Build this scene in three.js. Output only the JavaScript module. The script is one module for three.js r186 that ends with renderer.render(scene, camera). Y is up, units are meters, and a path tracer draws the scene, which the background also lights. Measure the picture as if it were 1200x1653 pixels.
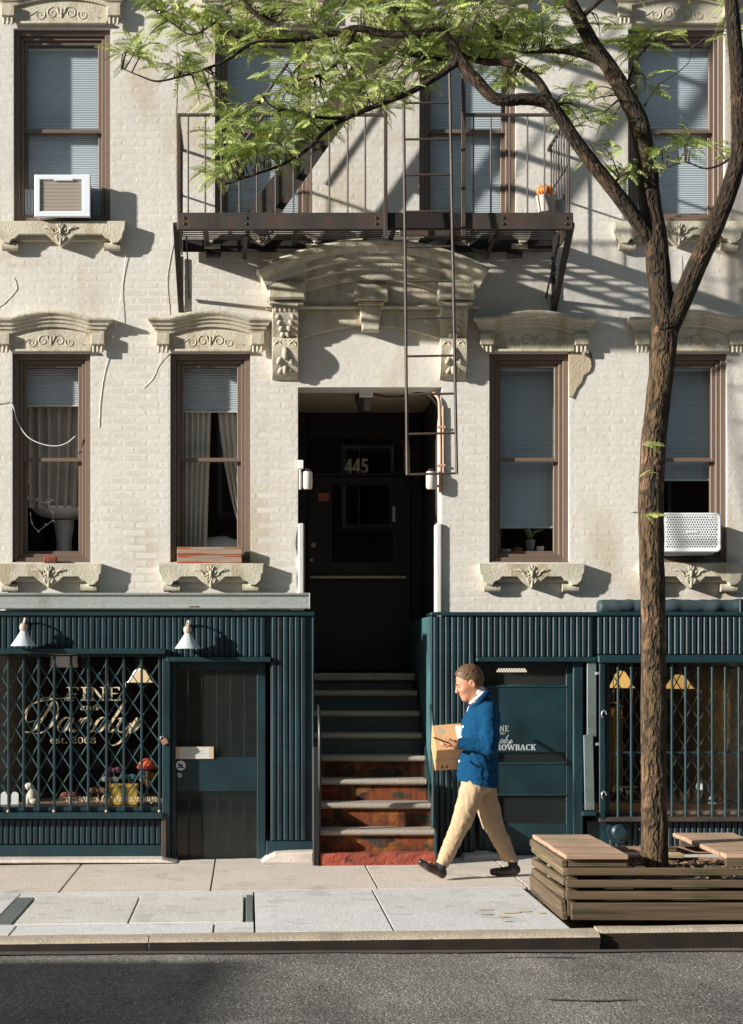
import * as THREE from 'three';
import { mergeGeometries, mergeVertices, toCreasedNormals } from 'three/addons/utils/BufferGeometryUtils.js';
import { ImprovedNoise } from 'three/addons/math/ImprovedNoise.js';
import { FontLoader } from 'three/addons/loaders/FontLoader.js';
import { TextGeometry } from 'three/addons/geometries/TextGeometry.js';

// ---------------------------------------------------------------- camera, sky, sun, exposure
const scene = new THREE.Scene();
const FOCAL = 2850, CAMZ = 15.65, EYE = 1.75;                 // focal length in photograph pixels; facade at z = 0
const camera = new THREE.PerspectiveCamera(2 * Math.atan(1061 / FOCAL) * 180 / Math.PI, 1600 / 2122, 0.1, 600);
camera.position.set(0, EYE, CAMZ);
camera.setViewOffset(1600, 2122, 400, 0, 1200, 1653);         // a lens shifted upwards and to the right
camera.updateProjectionMatrix();

const SUN = new THREE.Vector3(-2.48, 0.82, 1).normalize();    // towards the sun
{ // clear early-evening sky: pale round the sun, bluer away from it
  const w = 256, h = 128, d = new Float32Array(w * h * 4), v = new THREE.Vector3();
  for (let j = 0; j < h; j++) for (let i = 0; i < w; i++) {
    const th = (j + 0.5) / h * Math.PI - Math.PI / 2, ph = ((i + 0.5) / w - 0.5) * Math.PI * 2;
    v.set(Math.cos(th) * Math.cos(ph), Math.sin(th), Math.cos(th) * Math.sin(ph));
    const up = Math.max(0, v.y), g = Math.max(0, v.dot(SUN)), k = (j * w + i) * 4;
    const hz = Math.pow(1 - up, 4), halo = 0.5 * Math.pow(g, 8) + 0.22 * Math.pow(g, 2);
    d[k] = 0.055 + 0.13 * hz + 0.5 * halo; d[k + 1] = 0.095 + 0.135 * hz + 0.44 * halo; d[k + 2] = 0.135 + 0.12 * hz + 0.33 * halo; d[k + 3] = 1;
  }
  const t = new THREE.DataTexture(d, w, h, THREE.RGBAFormat, THREE.FloatType);
  t.mapping = THREE.EquirectangularReflectionMapping; t.magFilter = THREE.LinearFilter; t.minFilter = THREE.LinearFilter; t.needsUpdate = true;
  scene.background = t; scene.environment = t;
}
const sun = new THREE.DirectionalLight(new THREE.Color(1, 0.955, 0.87), 4.8);
sun.position.copy(SUN).multiplyScalar(40).add(new THREE.Vector3(0, 3, 0)); sun.target.position.set(0, 3, 0);
sun.castShadow = true; sun.shadow.radius = 2.2; sun.shadow.mapSize.set(4096, 4096); sun.shadow.bias = -0.0005;
Object.assign(sun.shadow.camera, { left: -14, right: 14, top: 12, bottom: -12, near: 1, far: 120 });
scene.add(sun, sun.target);

const renderer = new THREE.WebGLRenderer({ antialias: true });
renderer.setSize(743, 1024);
renderer.shadowMap.enabled = true;
renderer.toneMapping = THREE.LinearToneMapping;
renderer.toneMappingExposure = 1.95;

// ---------------------------------------------------------------- helpers
function rng(seed) { let a = seed >>> 0; return () => { a = (a + 0x6D2B79F5) >>> 0; let t = a; t = Math.imul(t ^ (t >>> 15), t | 1); t ^= t + Math.imul(t ^ (t >>> 7), t | 61); return ((t ^ (t >>> 14)) >>> 0) / 4294967296; }; }
const V = (x, y, z) => new THREE.Vector3(x, y, z);
const X = (px, z = 0) => (px - 400) * (CAMZ - z) / FOCAL;            // photograph pixel -> metres on the plane at depth z
const Y = (py, z = 0) => EYE + (1061 - py) * (CAMZ - z) / FOCAL;
const P = (px, py, z) => V(X(px, z), Y(py, z), z);
const ground = x => 0.012 * x;                                       // the street climbs gently
const clamp = (v, a, b) => Math.min(b, Math.max(a, v)), lerp = (a, b, t) => a + (b - a) * t;
const smooth = (a, b, v) => { const t = clamp((v - a) / (b - a), 0, 1); return t * t * (3 - 2 * t); };
const noise3 = new ImprovedNoise(), N3 = (x, y, z) => noise3.noise(x + 100.3, y + 57.7, z + 31.9);

const taken = new Map();
function numbered(n) { const k = taken.get(n) || 0; taken.set(n, k + 1); return k ? `${n}_${String(k).padStart(3, '0')}` : n; }
function shade(o) { o.castShadow = true; o.receiveShadow = true; return o; }
function thing(name, label, category, group) { const o = new THREE.Group(); o.name = numbered(name); o.userData = { label, category }; if (group) o.userData.group = group; scene.add(o); return o; }
function part(parent, name, geo, material, extra) { const m = shade(new THREE.Mesh(geo, material)); m.name = name; parent.add(m); if (extra) Object.assign(m.userData, extra); return m; }
function single(name, label, category, geo, material, group) { const m = shade(new THREE.Mesh(geo, material)); m.name = numbered(name); m.userData = { label, category }; if (group) m.userData.group = group; scene.add(m); return m; }
function structure(name, geo, material, parent) { const m = shade(new THREE.Mesh(geo, material)); m.name = parent ? name : numbered(name); if (!parent) m.userData.kind = 'structure'; (parent || scene).add(m); return m; }

function boxUV(g) { // uv in metres by the way each face points
  if (g.index) g = g.toNonIndexed();
  const p = g.attributes.position, n = p.count, uv = new Float32Array(n * 2), a = V(), b = V(), c = V(), q = V();
  for (let i = 0; i < n; i += 3) {
    a.fromBufferAttribute(p, i); b.fromBufferAttribute(p, i + 1); c.fromBufferAttribute(p, i + 2);
    q.crossVectors(b.clone().sub(a), c.clone().sub(a)); const ax = Math.abs(q.x), ay = Math.abs(q.y), az = Math.abs(q.z);
    [a, b, c].forEach((v, k) => { const [s, t] = az >= ax && az >= ay ? [v.x, v.y] : ax >= ay ? [v.z, v.y] : [v.x, v.z]; uv[(i + k) * 2] = s; uv[(i + k) * 2 + 1] = t; });
  }
  g.setAttribute('uv', new THREE.BufferAttribute(uv, 2)); return g;
}
function fromQuads(list, crease) { // list of [a,b,c,d] points
  const pos = []; for (const [a, b, c, d] of list) { pos.push(a, b, c); if (d) pos.push(a, c, d); }
  const g = new THREE.BufferGeometry(), arr = new Float32Array(pos.length * 3); pos.forEach((v, i) => { arr[i * 3] = v.x; arr[i * 3 + 1] = v.y; arr[i * 3 + 2] = v.z; });
  g.setAttribute('position', new THREE.BufferAttribute(arr, 3)); g.computeVertexNormals(); const u = boxUV(g);
  return crease ? toCreasedNormals(u, crease) : u;
}
const cbCache = new Map();
function cbox(w, h, d, c = 0.004) { // chamfered box centred on the origin, 44 triangles
  const key = [w, h, d, c].map(v => v.toFixed(4)).join(); if (cbCache.has(key)) return cbCache.get(key);
  c = Math.min(c, w * 0.45, h * 0.45, d * 0.45);
  const H = [w / 2, h / 2, d / 2], quads = [], pt = (s, ax) => { const v = [0, 1, 2].map(k => s[k] * (k === ax ? H[k] : H[k] - c)); return V(...v); };
  const push = (q, out) => { const n = V().crossVectors(q[1].clone().sub(q[0]), q[2].clone().sub(q[0])); quads.push(n.dot(out) < 0 ? [...q].reverse() : q); };
  for (let ax = 0; ax < 3; ax++) for (const s of [-1, 1]) { const u = (ax + 1) % 3, v = (ax + 2) % 3, f = (a, b) => { const k = [0, 0, 0]; k[ax] = s; k[u] = a; k[v] = b; return pt(k, ax); }; const o = [0, 0, 0]; o[ax] = s; push([f(-1, -1), f(1, -1), f(1, 1), f(-1, 1)], V(...o)); }
  for (let ax = 0; ax < 3; ax++) { const u = (ax + 1) % 3, v = (ax + 2) % 3; for (const a of [-1, 1]) for (const b of [-1, 1]) { const k0 = [0, 0, 0], k1 = [0, 0, 0]; k0[ax] = -1; k1[ax] = 1; for (const k of [k0, k1]) { k[u] = a; k[v] = b; } const o = [0, 0, 0]; o[u] = a; o[v] = b; push([pt(k0, u), pt(k1, u), pt(k1, v), pt(k0, v)], V(...o)); } }
  for (const a of [-1, 1]) for (const b of [-1, 1]) for (const e of [-1, 1]) { const s = [a, b, e]; push([pt(s, 0), pt(s, 1), pt(s, 2)], V(a, b, e)); }
  const g = fromQuads(quads); cbCache.set(key, g); return g;
}
function slab(x0, x1, y0, y1, z0, z1, c = 0.004) { const g = cbox(Math.abs(x1 - x0), Math.abs(y1 - y0), Math.abs(z1 - z0), c).clone(); g.translate((x0 + x1) / 2, (y0 + y1) / 2, (z0 + z1) / 2); return boxUV(g); }
function boxAt(parent, name, x0, x1, y0, y1, z0, z1, material, c = 0.004, extra) { // shares the chamfered box between alike pieces
  const m = part(parent, name, cbox(Math.abs(x1 - x0), Math.abs(y1 - y0), Math.abs(z1 - z0), c), material, extra); m.position.set((x0 + x1) / 2, (y0 + y1) / 2, (z0 + z1) / 2); return m;
}
function bar(a, b, w, d, c = 0.002) { // rectangular bar from a to b
  const dir = b.clone().sub(a), L = dir.length(), g = cbox(w, L, d, c).clone(); dir.normalize();
  const q = new THREE.Quaternion(); const ref = Math.abs(dir.z) > 0.95 ? V(0, 1, 0) : V(0, 0, 1), xx = V().crossVectors(dir, ref).normalize(), zz = V().crossVectors(xx, dir);
  q.setFromRotationMatrix(new THREE.Matrix4().makeBasis(xx, dir, zz)); g.applyQuaternion(q); const mid = a.clone().add(b).multiplyScalar(0.5); g.translate(mid.x, mid.y, mid.z); return g;
}
function tube(points, radii, sides = 8, rough = 0, seed = 0, freq = 6) { // swept tube with its own radius at each point, optional rough skin
  const n = points.length, rings = [], t = V(), nrm = V(0, 0, 1), bi = V(); let prev = null; const r = i => Array.isArray(radii) ? radii[i] : radii;
  for (let i = 0; i < n; i++) {
    t.subVectors(points[Math.min(n - 1, i + 1)], points[Math.max(0, i - 1)]).normalize();
    if (!prev) { prev = Math.abs(t.y) < 0.9 ? V(0, 1, 0) : V(0, 0, 1); }
    nrm.copy(prev).addScaledVector(t, -prev.dot(t)).normalize(); prev = nrm.clone(); bi.crossVectors(t, nrm);
    const ring = []; for (let k = 0; k < sides; k++) { const a = k / sides * Math.PI * 2, o = nrm.clone().multiplyScalar(Math.cos(a)).addScaledVector(bi, Math.sin(a)); let rr = r(i);
      if (rough) { const p = points[i].clone().addScaledVector(o, rr); rr *= 1 + rough * (N3(o.x * 4 + seed, p.y * freq, o.z * 4) + 0.7 * N3(p.x * 26 + seed, p.y * freq * 1.6, p.z * 26) + 0.6 * N3(p.x * 50, p.y * freq * 4 + seed, p.z * 50)); }
      ring.push(points[i].clone().addScaledVector(o, rr)); }
    rings.push(ring);
  }
  const pos = [], uv = [], idx = []; let len = 0;
  for (let i = 0; i < n; i++) { if (i) len += points[i].distanceTo(points[i - 1]); for (let k = 0; k <= sides; k++) { const v = rings[i][k % sides]; pos.push(v.x, v.y, v.z); uv.push(k / sides * Math.max(0.06, Math.round(r(0) * 2 * Math.PI / 0.12) * 0.12), len); } }
  for (let i = 0; i < n - 1; i++) for (let k = 0; k < sides; k++) { const a = i * (sides + 1) + k, b = a + sides + 1; idx.push(a, a + 1, b, b, a + 1, b + 1); }
  for (const [i, s] of [[0, 1], [n - 1, -1]]) { const c = pos.length / 3; pos.push(points[i].x, points[i].y, points[i].z); uv.push(0, 0); for (let k = 0; k < sides; k++) { const a = i * (sides + 1) + k; s > 0 ? idx.push(c, a + 1, a) : idx.push(c, a, a + 1); } }
  const g = new THREE.BufferGeometry(); g.setAttribute('position', new THREE.Float32BufferAttribute(pos, 3)); g.setAttribute('uv', new THREE.Float32BufferAttribute(uv, 2)); g.setIndex(idx); g.computeVertexNormals(); return g;
}
function curve(pts, n) { return new THREE.CatmullRomCurve3(pts, false, 'centripetal').getSpacedPoints(n); }
function merge(list) { return mergeGeometries(list.map(g => { g = g.index ? g.toNonIndexed() : g; for (const k of Object.keys(g.attributes)) if (!['position', 'normal', 'uv', 'color'].includes(k)) g.deleteAttribute(k); if (!g.attributes.uv) g = boxUV(g); return g; }), false); }
function lathe(profile, seg = 24) { const g = new THREE.LatheGeometry(profile.map(([r, y]) => new THREE.Vector2(r, y)), seg); return toCreasedNormals(g, 0.6); }
function extrude(shape, depth, bevel = 0, curveSegments = 16) { const g = new THREE.ExtrudeGeometry(shape, { depth: depth - 2 * bevel, bevelEnabled: bevel > 0, bevelSize: bevel, bevelThickness: bevel, bevelSegments: 1, curveSegments }); if (bevel) g.translate(0, 0, bevel); return boxUV(g); }
function poly(pts) { const s = new THREE.Shape(); pts.forEach(([x, y], i) => i ? s.lineTo(x, y) : s.moveTo(x, y)); s.closePath(); return s; }

// moulding: a profile of [height, projection] points swept along a path of [x, y] points in the plane of the wall, mitred and returned at both ends
function moulding(path, profile, z0 = 0) {
  const cols = path.map(([x, y], i) => profile.map(([dy, pz]) => V(x + (i === 0 ? -pz : i === path.length - 1 ? pz : 0), y + dy, z0 + pz)));
  const ends = [cols[0], cols[cols.length - 1]].map(c => c.map(v => V(v.x, v.y, z0)));
  const all = [ends[0], ...cols, ends[1]], q = [];
  for (let i = 0; i < all.length - 1; i++) for (let k = 0; k < profile.length - 1; k++) q.push([all[i][k], all[i + 1][k], all[i + 1][k + 1], all[i][k + 1]]);
  return fromQuads(q);
}
function arcPath(x0, x1, y, rise, n = 20, shoulder = 0) { // flat shoulders, then a segmental arch
  const a = []; if (shoulder) a.push([x0, y]); const s0 = x0 + shoulder, s1 = x1 - shoulder, m = (s0 + s1) / 2, hw = (s1 - s0) / 2;
  for (let i = 0; i <= n; i++) { const u = -1 + 2 * i / n; a.push([m + u * hw, y + rise * (1 - u * u)]); } if (shoulder) a.push([x1, y]); return a;
}

// naive surface nets over a distance field
function meshField(f, lo, hi, cell) {
  const nx = Math.ceil((hi.x - lo.x) / cell) + 1, ny = Math.ceil((hi.y - lo.y) / cell) + 1, nz = Math.ceil((hi.z - lo.z) / cell) + 1;
  const F = new Float32Array(nx * ny * nz), id = (i, j, k) => i + nx * (j + ny * k);
  for (let k = 0; k < nz; k++) for (let j = 0; j < ny; j++) for (let i = 0; i < nx; i++) F[id(i, j, k)] = f(lo.x + i * cell, lo.y + j * cell, lo.z + k * cell);
  const vid = new Int32Array(nx * ny * nz).fill(-1), pos = [], idx = [];
  const E = [[0, 1], [2, 3], [4, 5], [6, 7], [0, 2], [1, 3], [4, 6], [5, 7], [0, 4], [1, 5], [2, 6], [3, 7]];
  for (let k = 0; k < nz - 1; k++) for (let j = 0; j < ny - 1; j++) for (let i = 0; i < nx - 1; i++) {
    const v = []; let m = 0; for (let c = 0; c < 8; c++) { const q = F[id(i + (c & 1), j + (c >> 1 & 1), k + (c >> 2))]; v.push(q); if (q < 0) m |= 1 << c; }
    if (m === 0 || m === 255) continue;
    let x = 0, y = 0, z = 0, n = 0;
    for (const [a, b] of E) if ((v[a] < 0) !== (v[b] < 0)) { const t = v[a] / (v[a] - v[b]); x += (a & 1) + t * ((b & 1) - (a & 1)); y += (a >> 1 & 1) + t * ((b >> 1 & 1) - (a >> 1 & 1)); z += (a >> 2) + t * ((b >> 2) - (a >> 2)); n++; }
    vid[id(i, j, k)] = pos.length / 3; pos.push(lo.x + (i + x / n) * cell, lo.y + (j + y / n) * cell, lo.z + (k + z / n) * cell);
  }
  const quad = (a, b, c, d, flip) => { if (a < 0 || b < 0 || c < 0 || d < 0) return; flip ? idx.push(a, c, b, a, d, c) : idx.push(a, b, c, a, c, d); };
  for (let k = 1; k < nz - 1; k++) for (let j = 1; j < ny - 1; j++) for (let i = 1; i < nx - 1; i++) {
    const s = F[id(i, j, k)] < 0;
    if (s !== F[id(i + 1, j, k)] < 0) quad(vid[id(i, j - 1, k - 1)], vid[id(i, j, k - 1)], vid[id(i, j, k)], vid[id(i, j - 1, k)], !s);
    if (s !== F[id(i, j + 1, k)] < 0) quad(vid[id(i - 1, j, k - 1)], vid[id(i - 1, j, k)], vid[id(i, j, k)], vid[id(i, j, k - 1)], !s);
    if (s !== F[id(i, j, k + 1)] < 0) quad(vid[id(i - 1, j - 1, k)], vid[id(i, j - 1, k)], vid[id(i, j, k)], vid[id(i - 1, j, k)], !s);
  }
  const g = new THREE.BufferGeometry(); g.setAttribute('position', new THREE.Float32BufferAttribute(pos, 3)); g.setIndex(idx); g.computeVertexNormals();
  const uv = new Float32Array(pos.length / 3 * 2); for (let i = 0; i < pos.length / 3; i++) { uv[i * 2] = pos[i * 3] + pos[i * 3 + 2] * 0.7; uv[i * 2 + 1] = pos[i * 3 + 1]; }
  g.setAttribute('uv', new THREE.BufferAttribute(uv, 2)); return g;
}
const smin = (a, b, k) => { const h = clamp(0.5 + 0.5 * (b - a) / k, 0, 1); return lerp(b, a, h) - k * h * (1 - h); };
const smax = (a, b, k) => -smin(-a, -b, k);
function cone(a, b, ra, rb) { const bx = b.x - a.x, by = b.y - a.y, bz = b.z - a.z, L = bx * bx + by * by + bz * bz; return (x, y, z) => { const px = x - a.x, py = y - a.y, pz = z - a.z, t = clamp((px * bx + py * by + pz * bz) / L, 0, 1); return Math.hypot(px - bx * t, py - by * t, pz - bz * t) - lerp(ra, rb, t); }; }
function ellip(c, rx, ry, rz, tilt = 0) { const s = Math.sin(tilt), q = Math.cos(tilt), m = Math.min(rx, ry, rz); return (x, y, z) => { const dx = x - c.x, dy = y - c.y, dz = z - c.z, u = q * dx + s * dy, v = -s * dx + q * dy; const k = Math.hypot(u / rx, v / ry, dz / rz), kk = Math.hypot(u / rx / rx, v / ry / ry, dz / rz / rz); return kk < 1e-9 ? -m : k * (k - 1) / kk; }; }

// ---------------------------------------------------------------- textures (tileable layered noise)
function hash(i, j, s) { let h = Math.imul(i, 374761393) + Math.imul(j, 668265263) + Math.imul(s, 1274126177); h = Math.imul(h ^ (h >>> 13), 1274126177); return ((h ^ (h >>> 16)) >>> 0) / 4294967296; }
function vn(u, v, fx, fy, s) { const x = u * fx, y = v * fy, i = Math.floor(x), j = Math.floor(y), a = x - i, b = y - j, A = a * a * (3 - 2 * a), B = b * b * (3 - 2 * b), m = (q, n) => ((q % n) + n) % n;
  const i0 = m(i, fx), i1 = m(i + 1, fx), j0 = m(j, fy), j1 = m(j + 1, fy); return lerp(lerp(hash(i0, j0, s), hash(i1, j0, s), A), lerp(hash(i0, j1, s), hash(i1, j1, s), A), B); }
function fb(u, v, fx, fy, oct, s) { let t = 0, a = 0.5, n = 0; for (let o = 0; o < oct; o++) { t += a * vn(u, v, fx << o, fy << o, s + o * 17); n += a; a *= 0.5; } return t / n; }
function tex(n, m, fn, color, rep) { // rep: metres covered by the texture [across, up]
  const d = new Uint8Array(n * m * 4); for (let j = 0; j < m; j++) for (let i = 0; i < n; i++) { const c = fn((i + 0.5) / n, (j + 0.5) / m), k = (j * n + i) * 4; for (let q = 0; q < 3; q++) d[k + q] = clamp((Array.isArray(c) ? c[q] : c) * 255, 0, 255); d[k + 3] = 255; }
  const t = new THREE.DataTexture(d, n, m, THREE.RGBAFormat); t.wrapS = t.wrapT = THREE.RepeatWrapping; t.magFilter = THREE.LinearFilter; t.minFilter = THREE.LinearMipmapLinearFilter; t.generateMipmaps = true; if (color) t.colorSpace = THREE.SRGBColorSpace; t.repeat.set(1 / rep[0], 1 / rep[1]); t.needsUpdate = true; return t;
}
const mixc = (a, b, t) => [lerp(a[0], b[0], t), lerp(a[1], b[1], t), lerp(a[2], b[2], t)];
const T = {};
T.paint = tex(1024, 1024, (u, v) => { const f = fb(u, v, 5, 5, 5, 1), st = smooth(0.56, 0.76, fb(u, v, 9, 3, 5, 7)), ru = smooth(0.66, 0.82, fb(u, v, 6, 22, 4, 21)), g = fb(u, v, 180, 180, 2, 4); let c = [0.93, 0.92, 0.89]; c = mixc(c, [0.85, 0.80, 0.71], st * 0.7); c = mixc(c, [0.83, 0.75, 0.64], ru * 0.35); const k = 0.93 + 0.09 * f + 0.06 * (g - 0.5); return c.map(q => q * k); }, true, [4.1, 4.1]);
T.paintBump = tex(1024, 1024, (u, v) => 0.5 * fb(u, v, 60, 60, 4, 11) + 0.5 * fb(u, v, 14, 14, 3, 12), false, [1.7, 1.7]);
T.stone = tex(512, 512, (u, v) => { const f = fb(u, v, 6, 6, 5, 31), s = smooth(0.5, 0.75, fb(u, v, 10, 4, 4, 33)), g = fb(u, v, 128, 128, 2, 34); return mixc([0.89, 0.87, 0.81], [0.72, 0.65, 0.53], s * 0.55).map(q => q * (0.86 + 0.2 * f + 0.1 * (g - 0.5))); }, true, [0.9, 0.9]);
T.grain = tex(512, 512, (u, v) => fb(u, v, 40, 40, 4, 41), false, [0.5, 0.5]);
T.concrete = tex(1024, 1024, (u, v) => { const f = fb(u, v, 4, 4, 6, 51), g = fb(u, v, 256, 256, 2, 52), s = smooth(0.62, 0.75, fb(u, v, 13, 13, 4, 53)); const k = 0.88 + 0.16 * f + 0.2 * (g - 0.5) - 0.07 * s; return [k, k * 0.99, k * 0.97]; }, true, [2.3, 2.3]);
T.asphalt = tex(1024, 1024, (u, v) => { const f = fb(u, v, 5, 3, 5, 61), g = vn(u, v, 340, 340, 62), g2 = vn(u, v, 170, 170, 63), sp = g > 0.86 ? 0.5 : 0, k = 0.44 + 0.30 * (f - 0.5) + 0.26 * (g - 0.5) + 0.16 * (g2 - 0.5) + sp * g2; return [k * 1.02, k, k * 0.96]; }, true, [2.1, 2.1]);
T.asphaltBump = tex(1024, 1024, (u, v) => 0.6 * vn(u, v, 200, 200, 62) + 0.4 * vn(u, v, 340, 340, 65), false, [2.1, 2.1]);
T.wood = tex(512, 512, (u, v) => { const w = fb(u, v, 3, 44, 4, 71), f = fb(u, v, 2, 9, 4, 72), g = fb(u, v, 10, 200, 2, 73); const k = 0.95 + 0.55 * (w - 0.5) + 0.3 * (g - 0.5); return mixc([0.70 * k, 0.60 * k, 0.53 * k], [0.50 * k, 0.52 * k, 0.38 * k], smooth(0.52, 0.74, f)); }, true, [1.6, 0.5]);
T.woodBump = tex(512, 512, (u, v) => fb(u, v, 3, 44, 4, 71), false, [1.6, 0.5]);
T.green = tex(512, 512, (u, v) => { const f = fb(u, v, 5, 5, 5, 81), w = smooth(0.66, 0.78, fb(u, v, 60, 16, 3, 82)), sc = smooth(0.62, 0.72, fb(u, v, 24, 9, 4, 84)), k = 0.7 + 0.6 * f; return mixc(mixc([0.62 * k, 0.84 * k, 0.88 * k], [0.95, 0.98, 0.95], w * 0.45), [0.75, 0.72, 0.66], sc * 0.25); }, true, [1.3, 1.3]);
T.iron = tex(512, 512, (u, v) => { const f = fb(u, v, 6, 6, 5, 91), r = smooth(0.56, 0.72, fb(u, v, 14, 14, 4, 92)), k = 0.7 + 0.5 * f; return mixc([0.60 * k, 0.57 * k, 0.55 * k], [0.80, 0.50, 0.34], r * 0.4); }, true, [0.8, 0.8]);
T.rust = tex(512, 512, (u, v) => { const a = fb(u, v, 4, 3, 5, 101), b = fb(u, v, 9, 7, 4, 102), st = fb(u, v, 40, 3, 3, 103); let c = mixc([0.16, 0.10, 0.07], [0.58, 0.28, 0.10], smooth(0.36, 0.6, a)); c = mixc(c, [0.70, 0.44, 0.20], smooth(0.58, 0.72, b) * 0.8); c = mixc(c, [0.24, 0.26, 0.24], smooth(0.6, 0.7, fb(u, v, 5, 8, 4, 106)) * 0.9); return c.map(q => q * (0.7 + 0.6 * st)); }, true, [1.05, 0.6]);
const barkPlate = (u, v) => { const wu = u + 0.05 * (fb(u, v, 12, 14, 3, 117) - 0.5), wv = v + 0.06 * (fb(u, v, 12, 14, 3, 118) - 0.5); return clamp(0.55 * Math.abs(fb(wu, wv, 16, 10, 3, 112) - 0.5) * 5 + 0.6 * fb(u, v, 30, 34, 4, 119) - 0.12, 0, 1); };
T.bark = tex(512, 1024, (u, v) => { const w = fb(u, v, 14, 8, 5, 111), r = barkPlate(u, v), p = smooth(0.45, 0.62, fb(u, v, 3, 3, 4, 113)); const k = 0.55 + 0.5 * w; const c = mixc([0.58 * k, 0.50 * k, 0.38 * k], [0.78 * k, 0.65 * k, 0.53 * k], p); const fine = 0.75 + 0.5 * fb(u, v, 70, 44, 3, 116); return c.map(q => q * (0.56 + 0.48 * smooth(0.1, 0.7, r)) * fine); }, true, [0.60, 1.1]);
T.barkBump = tex(512, 1024, (u, v) => 0.5 * smooth(0.0, 0.8, barkPlate(u, v)) + 0.5 * fb(u, v, 60, 36, 3, 115), false, [0.60, 1.1]);
T.card = tex(256, 256, (u, v) => { const f = fb(u, v, 4, 4, 4, 121), g = fb(u, v, 90, 8, 2, 122), k = 0.88 + 0.14 * f + 0.08 * g; return [0.80 * k, 0.63 * k, 0.45 * k]; }, true, [0.4, 0.4]);
T.knit = tex(256, 256, (u, v) => { const a = u * 16 * Math.PI * 2, b = v * 22 * Math.PI * 2; return 0.5 + 0.28 * Math.sin(a) + 0.22 * Math.sin(b + Math.sin(a) * 1.2); }, false, [0.13, 0.13]);
T.weave = tex(256, 256, (u, v) => 0.5 + 0.25 * Math.sin(u * Math.PI * 2 * 48 + v * Math.PI * 2 * 48) + 0.4 * (fb(u, v, 6, 6, 4, 131) - 0.5), false, [0.2, 0.2]);
T.redstone = tex(256, 256, (u, v) => { const f = fb(u, v, 5, 5, 5, 141), d = smooth(0.6, 0.75, fb(u, v, 9, 9, 4, 142)), k = 0.8 + 0.4 * f; return mixc([0.62 * k, 0.30 * k, 0.22 * k], [0.30, 0.19, 0.16], d * 0.8); }, true, [0.8, 0.8]);
T.crate = tex(512, 256, (u, v) => { const w = fb(u, v, 2, 26, 4, 151), r = smooth(0.45, 0.62, fb(u, v, 2, 5, 4, 152)), k = 0.7 + 0.5 * w; return mixc([0.62 * k, 0.55 * k, 0.48 * k], [0.66 * k, 0.30 * k, 0.13 * k], r); }, true, [0.6, 0.16]);

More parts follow.
